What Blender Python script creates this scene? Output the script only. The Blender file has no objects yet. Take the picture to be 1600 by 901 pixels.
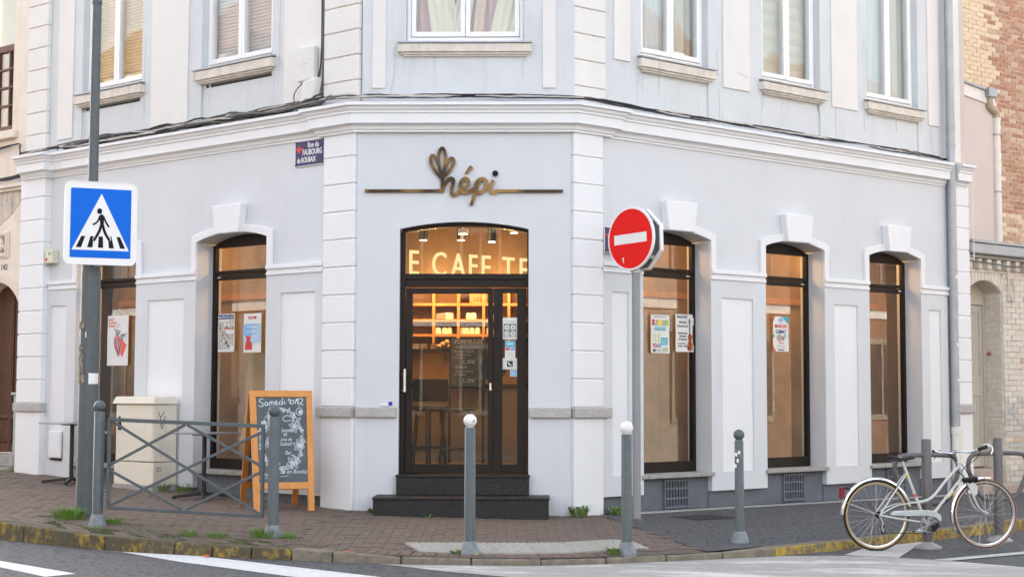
import bpy, bmesh, math, random
from mathutils import Vector, Matrix
from mathutils.geometry import delaunay_2d_cdt
random.seed(11)
R = math.radians
sc = bpy.context.scene
col = sc.collection

# ------------------------------------------------------------------ camera, sky, sun, exposure
PITCH, ROLL, YAW, FPX = R(3.955), R(0.1424), R(-1.094), 2300.0
fw = Vector((math.sin(YAW)*math.cos(PITCH), math.cos(YAW)*math.cos(PITCH), math.sin(PITCH)))
rt = Vector((math.cos(YAW), -math.sin(YAW), 0)); up = rt.cross(fw)
r2 = rt*math.cos(ROLL) + up*math.sin(ROLL); u2 = up*math.cos(ROLL) - rt*math.sin(ROLL)
cam = bpy.data.cameras.new('camera'); camo = bpy.data.objects.new('camera', cam); col.objects.link(camo)
m = Matrix((r2, u2, -fw)).transposed().to_4x4(); m.translation = Vector((0, -16.4, 1.42)); camo.matrix_world = m
cam.sensor_width = 36.0; cam.lens = 36.0*FPX/1600.0; cam.clip_end = 500; cam.clip_start = 0.1
sc.camera = camo

SUN_EL, SUN_AZ = R(24), R(-20)          # azimuth measured from +Y towards +X: the sun stands behind the cafe
world = bpy.data.worlds.new('World'); sc.world = world; world.use_nodes = True
wn = world.node_tree; wn.nodes.clear()
sky = wn.nodes.new('ShaderNodeTexSky'); sky.sky_type = 'NISHITA'; sky.sun_disc = False
sky.sun_elevation = SUN_EL; sky.sun_rotation = SUN_AZ; sky.dust_density = 3.0; sky.air_density = 1.0
hs = wn.nodes.new('ShaderNodeHueSaturation'); hs.inputs['Saturation'].default_value = 0.44
bg = wn.nodes.new('ShaderNodeBackground'); bg.inputs['Strength'].default_value = 0.15
wo = wn.nodes.new('ShaderNodeOutputWorld')
wn.links.new(sky.outputs[0], hs.inputs['Color']); wn.links.new(hs.outputs[0], bg.inputs[0]); wn.links.new(bg.outputs[0], wo.inputs[0])
sun = bpy.data.lights.new('sun', 'SUN'); sun.energy = 3.0; sun.angle = R(0.53); sun.color = (1.0, 0.86, 0.68)
suno = bpy.data.objects.new('sun', sun); col.objects.link(suno)
sd = Vector((math.sin(SUN_AZ)*math.cos(SUN_EL), math.cos(SUN_AZ)*math.cos(SUN_EL), math.sin(SUN_EL)))
suno.rotation_euler = sd.to_track_quat('Z', 'Y').to_euler(); suno.location = sd*60
sc.view_settings.view_transform = 'Standard'; sc.view_settings.look = 'None'; sc.view_settings.gamma = 1.0
sc.view_settings.exposure = 2.32
sc.render.engine = 'CYCLES'
sc.cycles.max_bounces = 8; sc.cycles.diffuse_bounces = 4; sc.cycles.glossy_bounces = 3; sc.cycles.transparent_max_bounces = 12
sc.cycles.caustics_reflective = False; sc.cycles.caustics_refractive = False
sc.cycles.use_denoising = True; sc.cycles.denoiser = 'OPENIMAGEDENOISE'; sc.cycles.denoising_prefilter = 'ACCURATE'
sc.cycles.sample_clamp_indirect = 6.0

# ------------------------------------------------------------------ materials
MATS = {}
def mat(name, c, rough=0.7, var=0.08, scale=6.0, bump=0.0, bscale=60.0, metal=0.0, streak=0.0, spec=0.4, coat=0.0):
    if name in MATS: return MATS[name]
    m = bpy.data.materials.new(name); m.use_nodes = True; n = m.node_tree.nodes; l = m.node_tree.links
    b = n['Principled BSDF']; b.inputs['Roughness'].default_value = rough; b.inputs['Metallic'].default_value = metal
    b.inputs['Specular IOR Level'].default_value = spec
    if coat: b.inputs['Coat Weight'].default_value = coat
    g = n.new('ShaderNodeNewGeometry')
    t = n.new('ShaderNodeTexNoise'); t.inputs['Scale'].default_value = scale; t.inputs['Detail'].default_value = 6; t.inputs['Roughness'].default_value = 0.65
    l.new(g.outputs['Position'], t.inputs['Vector'])
    cr = n.new('ShaderNodeValToRGB')
    cr.color_ramp.elements[0].position = 0.3; cr.color_ramp.elements[1].position = 0.7
    cr.color_ramp.elements[0].color = tuple(max(0, x*(1-var)) for x in c)+(1,)
    cr.color_ramp.elements[1].color = tuple(min(1, x*(1+var)) for x in c)+(1,)
    l.new(t.outputs[0], cr.inputs[0]); out = cr.outputs[0]
    if streak:
        mp = n.new('ShaderNodeMapping'); mp.inputs['Scale'].default_value = (9, 9, 0.8); l.new(g.outputs['Position'], mp.inputs[0])
        t2 = n.new('ShaderNodeTexNoise'); t2.inputs['Scale'].default_value = 1.3; t2.inputs['Detail'].default_value = 7; l.new(mp.outputs[0], t2.inputs['Vector'])
        c2 = n.new('ShaderNodeValToRGB'); c2.color_ramp.elements[0].position = 0.56; c2.color_ramp.elements[1].position = 0.75
        c2.color_ramp.elements[0].color = (1, 1, 1, 1); c2.color_ramp.elements[1].color = (1-streak, 1-streak*1.05, 1-streak*1.2, 1)
        l.new(t2.outputs[0], c2.inputs[0])
        mx = n.new('ShaderNodeMix'); mx.data_type = 'RGBA'; mx.blend_type = 'MULTIPLY'; mx.inputs[0].default_value = 1
        l.new(out, mx.inputs[6]); l.new(c2.outputs[0], mx.inputs[7]); out = mx.outputs[2]
    l.new(out, b.inputs['Base Color'])
    if bump:
        t3 = n.new('ShaderNodeTexNoise'); t3.inputs['Scale'].default_value = bscale; t3.inputs['Detail'].default_value = 4; l.new(g.outputs['Position'], t3.inputs['Vector'])
        bp = n.new('ShaderNodeBump'); bp.inputs['Strength'].default_value = bump; bp.inputs['Distance'].default_value = 0.01
        l.new(t3.outputs[0], bp.inputs['Height']); l.new(bp.outputs[0], b.inputs['Normal'])
    MATS[name] = m; return m
def mat2(name, c1, c2, lo, hi, scale=8.0, rough=0.85, bump=0.3, bscale=80, detail=8, stretch=(1, 1, 1), face=False):
    """two colours split by a noise threshold: worn paint over another surface, or a painted metal sheen"""
    if name in MATS: return MATS[name]
    m = mat(name, c1, rough, 0.12, 14.0, bump, bscale); n = m.node_tree.nodes; l = m.node_tree.links
    b = n['Principled BSDF']; src = b.inputs['Base Color'].links[0].from_socket
    g = n.new('ShaderNodeNewGeometry'); mp = n.new('ShaderNodeMapping'); mp.inputs['Scale'].default_value = stretch; l.new(g.outputs['Position'], mp.inputs[0])
    t = n.new('ShaderNodeTexNoise'); t.inputs['Scale'].default_value = scale; t.inputs['Detail'].default_value = detail; t.inputs['Roughness'].default_value = 0.7; l.new(mp.outputs[0], t.inputs['Vector'])
    cr = n.new('ShaderNodeValToRGB'); cr.color_ramp.elements[0].position = lo; cr.color_ramp.elements[1].position = hi
    l.new(t.outputs[0], cr.inputs[0])
    fac = cr.outputs[0]
    if face:      # the paint lies on the upright face only
        sx = n.new('ShaderNodeSeparateXYZ'); l.new(g.outputs['True Normal'], sx.inputs[0])
        lt = n.new('ShaderNodeMath'); lt.operation = 'LESS_THAN'; lt.inputs[1].default_value = 0.72; l.new(sx.outputs['Z'], lt.inputs[0])
        ml = n.new('ShaderNodeMath'); ml.operation = 'MULTIPLY'; l.new(fac, ml.inputs[0]); l.new(lt.outputs[0], ml.inputs[1]); fac = ml.outputs[0]
    mx = n.new('ShaderNodeMix'); mx.data_type = 'RGBA'; l.new(fac, mx.inputs[0]); l.new(src, mx.inputs[6]); mx.inputs[7].default_value = tuple(c2)+(1,)
    l.new(mx.outputs[2], b.inputs['Base Color']); return m
def emis(name, c, s):
    m = bpy.data.materials.new(name); m.use_nodes = True; n = m.node_tree.nodes; n.clear()
    e = n.new('ShaderNodeEmission'); e.inputs[0].default_value = tuple(c)+(1,); e.inputs[1].default_value = s
    o = n.new('ShaderNodeOutputMaterial'); m.node_tree.links.new(e.outputs[0], o.inputs[0]); MATS[name] = m; return m
def glass_mat(name, tint=(0.93, 0.95, 0.94), gain=1.7, wav=0.0):
    m = bpy.data.materials.new(name); m.use_nodes = True; n = m.node_tree.nodes; l = m.node_tree.links; n.clear()
    tr = n.new('ShaderNodeBsdfTransparent'); tr.inputs[0].default_value = tuple(tint)+(1,)
    gl = n.new('ShaderNodeBsdfGlossy'); gl.inputs['Roughness'].default_value = 0.01; gl.inputs[0].default_value = (1, 1, 1, 1)
    lw = n.new('ShaderNodeLayerWeight'); lw.inputs[0].default_value = 0.5      # Schlick reflectance, the same from both sides of the pane
    pw = n.new('ShaderNodeMath'); pw.operation = 'POWER'; pw.inputs[1].default_value = 5.0; l.new(lw.outputs['Facing'], pw.inputs[0])
    fr = n.new('ShaderNodeMath'); fr.operation = 'MULTIPLY_ADD'; fr.inputs[1].default_value = 0.96; fr.inputs[2].default_value = 0.04; l.new(pw.outputs[0], fr.inputs[0])
    mu = n.new('ShaderNodeMath'); mu.operation = 'MULTIPLY'; mu.inputs[1].default_value = gain; mu.use_clamp = True
    if wav:
        g = n.new('ShaderNodeNewGeometry'); t = n.new('ShaderNodeTexNoise'); t.inputs['Scale'].default_value = 1.6; t.inputs['Detail'].default_value = 1
        l.new(g.outputs['Position'], t.inputs['Vector'])
        bp = n.new('ShaderNodeBump'); bp.inputs['Strength'].default_value = wav; bp.inputs['Distance'].default_value = 0.02
        l.new(t.outputs[0], bp.inputs['Height']); l.new(bp.outputs[0], gl.inputs['Normal'])
    mx = n.new('ShaderNodeMixShader'); o = n.new('ShaderNodeOutputMaterial')
    l.new(fr.outputs[0], mu.inputs[0]); l.new(mu.outputs[0], mx.inputs[0]); l.new(tr.outputs[0], mx.inputs[1]); l.new(gl.outputs[0], mx.inputs[2]); l.new(mx.outputs[0], o.inputs[0])
    MATS[name] = m; return m
M_WALL = mat('pale_blue_grey_paint', (0.625, 0.645, 0.668), 0.75, 0.03, 1.2, 0.12, 90, streak=0.03)
M_WHITE = mat('white_paint', (0.765, 0.775, 0.79), 0.65, 0.015, 2.0, 0.08, 120, streak=0.02)
M_UGREY = mat('upper_grey_render', (0.605, 0.63, 0.642), 0.85, 0.05, 2.2, 0.25, 70, streak=0.08)
M_CREAM = mat('cream_render', (0.725, 0.708, 0.680), 0.85, 0.03, 2.5, 0.25, 70, streak=0.02)
M_SILLST = mat('weathered_sill_stone', (0.66, 0.61, 0.54), 0.9, 0.12, 7, 0.35, 60, streak=0.22)
M_BAND = mat('grey_limestone', (0.44, 0.42, 0.405), 0.9, 0.16, 16, 0.6, 45)
M_PLINTH = mat('dark_grey_plinth_paint', (0.130, 0.145, 0.170), 0.8, 0.10, 3, 0.25, 60)
M_ZINC = mat('zinc', (0.36, 0.38, 0.40), 0.5, 0.12, 5, 0.05, 40, metal=0.5)
M_FRAME = mat('dark_brown_frame', (0.020, 0.0155, 0.0135), 0.5, 0.1, 8, 0.03, 90, spec=0.18)
M_PVC = mat('white_window_plastic', (0.83, 0.84, 0.85), 0.35, 0.01, 4)
M_GLASS = glass_mat('shop_glass', gain=0.6)
M_GLASS2 = glass_mat('side_window_glass', gain=1.0)
M_UGLASS = glass_mat('upstairs_glass', gain=1.2, wav=0.25)
M_DARK = mat('dark_void', (0.015, 0.014, 0.013), 0.9)
M_BLACKM = mat('black_metal', (0.015, 0.015, 0.016), 0.45, 0.1, 20)
M_BOLL = mat2('grey_green_street_paint', (0.088, 0.106, 0.114), (0.20, 0.215, 0.22), 0.63, 0.70, 26, 0.45, 0.08, 60)
M_BALLW = mat('white_ball_paint', (0.78, 0.78, 0.77), 0.45, 0.03, 20)
M_RACK = mat('taupe_grey_street_paint', (0.125, 0.115, 0.115), 0.45, 0.06, 12, 0.05, 60)
M_BRASS = mat2('bronze_painted_sheen', (0.20, 0.125, 0.052), (0.042, 0.030, 0.021), 0.42, 0.60, 2.3, 0.36, 0.0, detail=2); M_BRASS.node_tree.nodes['Principled BSDF'].inputs['Metallic'].default_value = 0.9  # dark-to-gold reflection sheen painted into the bronze colour
M_GRANITE = mat('dark_granite', (0.026, 0.025, 0.025), 0.5, 0.6, 45, 0.05, 80, spec=0.25)
M_STEEL = mat('stainless_steel', (0.55, 0.55, 0.56), 0.3, 0.05, 10, metal=1.0)
M_ASPH = mat2('asphalt_pavement', (0.088, 0.089, 0.092), (0.034, 0.035, 0.037), 0.47, 0.64, 28, 0.92, 0.8, 50, 14, stretch=(1, 0.36, 1))
M_ROAD = mat2('asphalt_road', (0.098, 0.098, 0.100), (0.030, 0.031, 0.033), 0.47, 0.66, 26, 0.9, 0.9, 40, 14, stretch=(1, 0.34, 1))
M_BASE = mat('paver_joint_sand', (0.112, 0.092, 0.074), 0.95, 0.25, 40, 0.4, 90)
PAVERS = [mat('paver_clay_%s' % a, c, 0.9, 0.2, 22, 0.5, 90) for a, c in
          (('rust', (0.148, 0.108, 0.084)), ('brown', (0.142, 0.107, 0.085)), ('dull', (0.136, 0.105, 0.086)), ('pink', (0.152, 0.113, 0.090)))]
M_TACT = mat('tactile_concrete', (0.36, 0.345, 0.31), 0.9, 0.12, 12, 0.4, 60)
M_KERB = mat('kerb_concrete', (0.20, 0.175, 0.135), 0.95, 0.30, 12, 0.7, 55)
M_KERBY = mat2('kerb_worn_yellow', (0.098, 0.084, 0.052), (0.40, 0.27, 0.05), 0.49, 0.66, 9.0, 0.92, 0.6, 60, face=True)
M_KERBY2 = mat2('kerb_fresh_yellow', (0.17, 0.145, 0.095), (0.46, 0.315, 0.055), 0.45, 0.60, 10.0, 0.92, 0.6, 60, face=True)
M_RMARK = mat2('road_paint', (0.62, 0.62, 0.61), (0.25, 0.25, 0.25), 0.58, 0.72, 16.0, 0.85, 0.3, 120)
M_TABLE = mat2('worn_crossing_surface', (0.335, 0.318, 0.295), (0.60, 0.58, 0.555), 0.50, 0.66, 1.6, 0.9, 0.35, 120, stretch=(0.55, 1.9, 1))
M_CHEV = mat2('worn_pale_paint', (0.46, 0.455, 0.435), (0.25, 0.25, 0.245), 0.60, 0.75, 11, 0.9, 0.3, 120)
M_GRASS = mat('grass_blade', (0.12, 0.24, 0.03), 0.7, 0.35, 40)
M_WEED = mat('weed_leaf', (0.14, 0.215, 0.065), 0.6, 0.4, 60)
M_MOSS = mat('moss', (0.085, 0.105, 0.03), 0.95, 0.35, 30)
M_ORANGE = mat('orange_varnished_wood', (0.62, 0.265, 0.062), 0.5, 0.12, 7, 0.08, 60, streak=0.08)
M_ORANGE2 = mat('orange_wood_edge', (0.45, 0.16, 0.03), 0.55, 0.15, 7, 0.08, 60)
M_SLATE = mat('chalkboard', (0.092, 0.110, 0.124), 0.7, 0.22, 5, 0.05, 60)
M_CHALK = mat('chalk', (0.60, 0.65, 0.69), 0.95, 0.12, 60)
M_CAB = mat('cream_cabinet_paint', (0.70, 0.65, 0.545), 0.55, 0.03, 4, 0.03, 90, streak=0.04)
M_CONC = mat('concrete', (0.34, 0.33, 0.31), 0.95, 0.2, 14, 0.5, 60)
M_BLUE = mat('sign_blue', (0.002, 0.135, 0.66), 0.5, 0.02, 3, spec=0.15)
M_SWHITE = mat('sign_white', (0.80, 0.80, 0.79), 0.4, 0.02, 5)
M_SBLACK = mat('sign_black', (0.010, 0.010, 0.015), 0.6, spec=0.15)
M_RED = mat('sign_red', (0.78, 0.014, 0.012), 0.5, 0.02, 3, spec=0.15)
M_ALU = mat('sign_back_aluminium', (0.52, 0.52, 0.51), 0.45, 0.05, 6, metal=0.3)
M_NAVY = mat('enamel_navy', (0.028, 0.026, 0.115), 0.3, 0.05, 5)
M_PLATEW = mat('enamel_white', (0.78, 0.78, 0.80), 0.35)
M_FLEUR = mat('fleur_red', (0.62, 0.06, 0.05), 0.4)
M_CABLEK = mat('cable_black', (0.018, 0.018, 0.022), 0.6, 0.2, 20)
M_CABLEW = mat('cable_pale', (0.50, 0.47, 0.42), 0.7, 0.2, 10)
M_CABLEG = mat('cable_grey', (0.14, 0.135, 0.13), 0.7, 0.2, 10)
M_BOX = mat('pale_plastic_box', (0.66, 0.66, 0.635), 0.5, 0.03, 5)
M_ALARM = mat('ivory_plastic', (0.62, 0.62, 0.46), 0.5, 0.05, 8)
M_HOUSE = mat('neighbour_cream_render', (0.74, 0.665, 0.575), 0.9, 0.07, 3, 0.3, 50, streak=0.12)
M_OAK = mat('red_brown_door_wood', (0.090, 0.036, 0.020), 0.5, 0.3, 9, 0.15, 50)
M_OAKW = mat('brown_window_wood', (0.13, 0.052, 0.032), 0.5, 0.2, 9, 0.1, 50)
M_ROSE = mat('rose_beige_render', (0.62, 0.545, 0.50), 0.9, 0.03, 3, 0.15, 60)
M_PIPEW = mat('white_pipe', (0.74, 0.71, 0.66), 0.45, 0.05, 6)
M_PIPET = mat('tan_pipe', (0.40, 0.32, 0.24), 0.6, 0.1, 8)
M_MORTAR = mat('warm_mortar', (0.62, 0.52, 0.41), 0.95, 0.15, 14, 0.5, 60)
M_MORTW = mat('limewashed_mortar', (0.58, 0.53, 0.46), 0.95, 0.1, 14, 0.5, 60)
BRICK = [mat('red_brick_%s' % a, c, 0.92, 0.22, 25, 0.6, 70) for a, c in (('warm', (0.43, 0.235, 0.155)), ('dusty', (0.49, 0.315, 0.225)), ('dark', (0.38, 0.20, 0.14)), ('pale', (0.55, 0.41, 0.31)))]
BRICK_BUFFGLOW = [mat('buff_glow_brick_%s' % a, c, 0.92, 0.16, 25, 0.5, 70) for a, c in (('straw', (0.71, 0.56, 0.385)), ('sand', (0.73, 0.59, 0.42)), ('peach', (0.70, 0.545, 0.38)))]  # buff tones that also carry the painted warm glow
BRICKW = [mat('whitewashed_brick_%s' % a, c, 0.92, 0.08, 18, 0.7, 50) for a, c in (('ivory', (0.66, 0.615, 0.54)), ('chalk', (0.65, 0.605, 0.535)), ('dirty', (0.62, 0.57, 0.495)))]
M_BRICKG = mat2('grey_washed_brick', (0.47, 0.475, 0.45), (0.57, 0.53, 0.46), 0.48, 0.6, 9, 0.92, 0.6, 60)
M_DOORG = mat('beige_grey_door_paint', (0.50, 0.46, 0.40), 0.6, 0.05, 6, 0.05, 60)
M_PAPER = mat('poster_paper', (0.74, 0.74, 0.72), 0.7, 0.02, 10)
def flat(name, c, rough=0.7): return mat(name, c, rough, 0.04, 12)
P_NAVY = flat('print_navy', (0.03, 0.055, 0.17)); P_CORAL = flat('print_coral', (0.75, 0.13, 0.10)); P_SKY = flat('print_sky', (0.20, 0.45, 0.74)); P_PALE = flat('print_pale_blue', (0.42, 0.60, 0.76))
P_BLACK = flat('print_black', (0.03, 0.03, 0.035)); P_TEAL = flat('print_teal', (0.05, 0.38, 0.50)); P_GREEN = flat('print_green', (0.42, 0.58, 0.17)); P_YELL = flat('print_yellow', (0.80, 0.62, 0.14))
P_GREY = flat('print_grey', (0.28, 0.28, 0.25)); P_VIOLIN = flat('print_violin', (0.50, 0.13, 0.035)); P_TAN = flat('print_tan', (0.45, 0.35, 0.24)); P_LGREY = flat('print_light_grey', (0.52, 0.52, 0.50)); P_RED = flat('print_red', (0.60, 0.05, 0.06)); P_DGREY = flat('print_dark_grey', (0.10, 0.105, 0.11))

# ------------------------------------------------------------------ frames of the three faces and ground heights
aL, aR = R(37.4), R(39.2)
def fr(o, u, n, w=(0, 0, 1)): return (Vector(o), Vector(u).normalized(), Vector(n).normalized(), Vector(w).normalized())
FC = fr((0, 0, 0), (1, 0, 0), (0, -1, 0))
FL = fr((-2.09, 0, 0), (-math.cos(aL), math.sin(aL), 0), (-math.sin(aL), -math.cos(aL), 0))
FRT = fr((0.376, 0, 0), (math.cos(aR), math.sin(aR), 0), (math.sin(aR), -math.cos(aR), 0))
def P(f, u, d, z): return f[0] + f[1]*u + f[2]*d + f[3]*z
def plan(f, u, d): p = P(f, u, d, 0); return (p.x, p.y)
def gz(x, y): return 0.042840 - 0.022295*x + 0.022580*y - 0.00012374*x*x - 0.0003228*x*y - 0.00084546*y*y
def rz(x, y): return -0.117593 - 0.0112*x - 0.002525*y

# ------------------------------------------------------------------ mesh builder
class MB:
    def __init__(s): s.v = []; s.f = []; s.sm = []
    def add(s, vs, fs, smooth=False):
        o = len(s.v); s.v += [Vector(v) for v in vs]
        for f in fs: s.f.append(tuple(i+o for i in f)); s.sm.append(smooth)
        return s
    def box(s, f, u0, u1, d0, d1, z0, z1):
        vs = [P(f, u, d, z) for z in (z0, z1) for d in (d0, d1) for u in (u0, u1)]
        return s.add(vs, [(0, 1, 3, 2), (4, 6, 7, 5), (0, 4, 5, 1), (2, 3, 7, 6), (0, 2, 6, 4), (1, 5, 7, 3)])
    def hexa(s, vs): return s.add(vs, [(0, 1, 3, 2), (4, 6, 7, 5), (0, 4, 5, 1), (2, 3, 7, 6), (0, 2, 6, 4), (1, 5, 7, 3)])
    def quad(s, a, b, c, d): return s.add([a, b, c, d], [(0, 1, 2, 3)])
    def prism(s, f, poly, d0, d1):
        n = len(poly); vs = [P(f, u, d0, z) for u, z in poly] + [P(f, u, d1, z) for u, z in poly]
        return s.add(vs, [tuple(range(n)), tuple(range(2*n-1, n-1, -1))] + [(i, (i+1) % n, n+(i+1) % n, n+i) for i in range(n)])
    def strip(s, f, A, B, d0, d1):
        """solid band between two polylines A and B of equal length in the frame's u,z plane"""
        n = len(A)
        for i in range(n-1):
            q = [A[i], A[i+1], B[i+1], B[i]]
            vs = [P(f, u, d0, z) for u, z in q] + [P(f, u, d1, z) for u, z in q]
            fs = [(0, 1, 2, 3), (7, 6, 5, 4), (0, 4, 5, 1), (2, 6, 7, 3)]
            if i == 0: fs.append((0, 3, 7, 4))
            if i == n-2: fs.append((1, 5, 6, 2))
            s.add(vs, fs)
        return s
    def tube(s, pts, r, n=8, cap=True, smooth=True, closed=False):
        pts = [Vector(p) for p in pts]; rs = r if isinstance(r, (list, tuple)) else [r]*len(pts)
        k = len(pts); rings = []; prev = None
        for i, p in enumerate(pts):
            a = pts[(i-1) % k] if (i > 0 or closed) else p; b = pts[(i+1) % k] if (i < k-1 or closed) else p
            t = (b-a).normalized()
            if prev is None:
                x = t.orthogonal().normalized()
            else:
                x = (prev - t*prev.dot(t)); x = x.normalized() if x.length > 1e-6 else t.orthogonal().normalized()
            prev = x; y = t.cross(x)
            rings.append([p + (x*math.cos(2*math.pi*j/n) + y*math.sin(2*math.pi*j/n))*rs[i] for j in range(n)])
        vs = [v for q in rings for v in q]; fs = []
        for i in range(k if closed else k-1):
            i2 = (i+1) % k
            for j in range(n): fs.append((i*n+j, i*n+(j+1) % n, i2*n+(j+1) % n, i2*n+j))
        s.add(vs, fs, smooth)
        if cap and not closed:
            s.add(rings[0], [tuple(range(n-1, -1, -1))]); s.add(rings[-1], [tuple(range(n))])
        return s
    def lathe(s, o, prof, n=20, smooth=True, axis=None):
        """profile of (radius, height) round a vertical axis (or the given frame's W axis)"""
        o = Vector(o); X, Y, Z = axis or (Vector((1, 0, 0)), Vector((0, 1, 0)), Vector((0, 0, 1)))
        vs = [o + (X*math.cos(2*math.pi*j/n) + Y*math.sin(2*math.pi*j/n))*r + Z*h for r, h in prof for j in range(n)]
        fs = [(i*n+j, i*n+(j+1) % n, (i+1)*n+(j+1) % n, (i+1)*n+j) for i in range(len(prof)-1) for j in range(n)]
        s.add(vs, fs, smooth)
        s.add([o + (X*math.cos(2*math.pi*j/n) + Y*math.sin(2*math.pi*j/n))*prof[0][0] + Z*prof[0][1] for j in range(n)], [tuple(range(n-1, -1, -1))])
        s.add([o + (X*math.cos(2*math.pi*j/n) + Y*math.sin(2*math.pi*j/n))*prof[-1][0] + Z*prof[-1][1] for j in range(n)], [tuple(range(n))])
        return s
    def sphere(s, o, r, n=16, k=10):
        return s.lathe(o, [(max(0.0005, r*math.sin(math.pi*i/k)), -r*math.cos(math.pi*i/k)) for i in range(k+1)], n)
    def disc(s, f, cu, cz, r, d0, d1, n=32, ru=None):
        return s.prism(f, [(cu+(ru or r)*math.cos(2*math.pi*i/n), cz+r*math.sin(2*math.pi*i/n)) for i in range(n)], d0, d1)
    def ribbon(s, f, pts, w, d0, d1, closed=False, sub=5):
        """a stroke of width w (number or list) along a smoothed line in the frame's u,z plane"""
        ws = w if isinstance(w, (list, tuple)) else [w]*len(pts)
        q, qw = smooth_line(pts, ws, sub, closed)
        n = len(q); A = []; B = []
        for i in range(n):
            a = q[(i-1) % n] if (i > 0 or closed) else q[i]; b = q[(i+1) % n] if (i < n-1 or closed) else q[i]
            tx, tz = b[0]-a[0], b[1]-a[1]; L = math.hypot(tx, tz) or 1
            nx, nz = -tz/L*qw[i]/2, tx/L*qw[i]/2
            A.append((q[i][0]+nx, q[i][1]+nz)); B.append((q[i][0]-nx, q[i][1]-nz))
        if closed: A.append(A[0]); B.append(B[0]); n += 1
        e = abs(d1-d0)*0.0008 + 0.000008
        vs = []
        for i in range(n):
            k = i*e*(1 if d1 > d0 else -1)
            vs += [P(f, *_uz(A[i], d0)), P(f, *_uz(B[i], d0)), P(f, *_uz(A[i], d1+k)), P(f, *_uz(B[i], d1+k))]
        fs = []
        for i in range(n-1):
            o, p = 4*i, 4*i+4
            fs += [(o+2, p+2, p+3, o+3), (o, o+2, p+2, p)[::-1], (o+1, o+3, p+3, p+1), (o, o+1, p+1, p)]
        if not closed: fs += [(0, 1, 3, 2), (4*n-4, 4*n-2, 4*n-1, 4*n-3)]
        return s.add(vs, fs)
    def build(s, name, material, parent=None, bevel=0.0, smooth_all=False, seg=1):
        off = Vector((0, 0, 0)); q = parent
        while q is not None: off += q.location; q = q.parent
        me = bpy.data.meshes.new(name); me.from_pydata([tuple(v-off) for v in s.v], [], s.f)
        bm = bmesh.new(); bm.from_mesh(me)
        bmesh.ops.remove_doubles(bm, verts=bm.verts, dist=1e-6); bmesh.ops.recalc_face_normals(bm, faces=bm.faces); bm.to_mesh(me); bm.free()
        if any(s.sm) or smooth_all:
            for p in me.polygons: p.use_smooth = True
            try: me.set_sharp_from_angle(angle=R(38))
            except Exception: pass
        me.materials.append(material)
        o = bpy.data.objects.new(name, me); col.objects.link(o); o.parent = parent
        if bevel:
            b = o.modifiers.new('bevel', 'BEVEL'); b.width = bevel; b.segments = seg; b.limit_method = 'ANGLE'; b.angle_limit = R(40)
        return o
def _uz(a, d): return (a[0], d, a[1])
def smooth_line(pts, ws, sub, closed):
    n = len(pts); q = []; qw = []
    if n < 3 or sub <= 1: return list(pts), list(ws)
    rng = range(n) if closed else range(n-1)
    for i in rng:
        p0 = pts[(i-1) % n] if (i > 0 or closed) else pts[0]; p1 = pts[i]; p2 = pts[(i+1) % n]; p3 = pts[(i+2) % n] if (i < n-2 or closed) else pts[-1]
        for k in range(sub):
            t = k/sub
            q.append(tuple(0.5*((2*b) + (-a+c)*t + (2*a-5*b+4*c-d)*t*t + (-a+3*b-3*c+d)*t**3) for a, b, c, d in zip(p0, p1, p2, p3)))
            qw.append(ws[i]*(1-t) + ws[(i+1) % n]*t)
    if not closed: q.append(tuple(pts[-1])); qw.append(ws[-1])
    return q, qw
def smooth3(pts, sub=6): return [Vector(p) for p in smooth_line([tuple(p) for p in pts], [1]*len(pts), sub, False)[0]]
def tag(o, label=None, cat=None, group=None, kind=None):
    if label: o['label'] = label
    if cat: o['category'] = cat
    if group: o['group'] = group
    if kind: o['kind'] = kind
    return o
def thing(name, label, cat, loc=(0, 0, 0), group=None):
    o = bpy.data.objects.new(name, None); o.empty_display_size = 0.2; col.objects.link(o); o.location = Vector(loc)
    return tag(o, label, cat, group)
def dup(o, parent=None):
    c = o.copy(); col.objects.link(c); c.parent = parent
    for ch in list(o.children): dup(ch, c)
    return c
def inst(name, me, parent, loc, rot=(0, 0, 0), material=None):
    off = Vector((0, 0, 0)); q = parent
    while q is not None: off += q.location; q = q.parent
    o = bpy.data.objects.new(name, me); col.objects.link(o); o.parent = parent; o.location = Vector(loc)-off; o.rotation_euler = rot
    if material:
        o.material_slots[0].link = 'OBJECT'; o.material_slots[0].material = material
    return o
def text(f, s, u, z, size, d, material, name='lettering', parent=None, align='LEFT', thick=0.002, xs=1.0, shear=0.0, mirror=False, bold=0.0):
    """lettering as a thin mesh in a frame; u grows to the reader's right unless mirror"""
    c = bpy.data.curves.new(name, 'FONT'); c.body = s; c.size = size; c.align_x = align; c.extrude = thick/2; c.shear = shear; c.offset = bold; c.resolution_u = 3
    o = bpy.data.objects.new('tmp', c); col.objects.link(o); dg = bpy.context.evaluated_depsgraph_get()
    me = bpy.data.meshes.new_from_object(o.evaluated_get(dg)); col.objects.unlink(o); bpy.data.objects.remove(o)
    b = MB(); sg = -1 if mirror else 1
    b.v = [P(f, u + sg*v.co.x*xs, d + thick/2 + v.co.z, z + v.co.y) for v in me.vertices]
    b.f = [tuple(p.vertices) for p in me.polygons]; b.sm = [False]*len(b.f)
    return b.build(name, material, parent)
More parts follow.
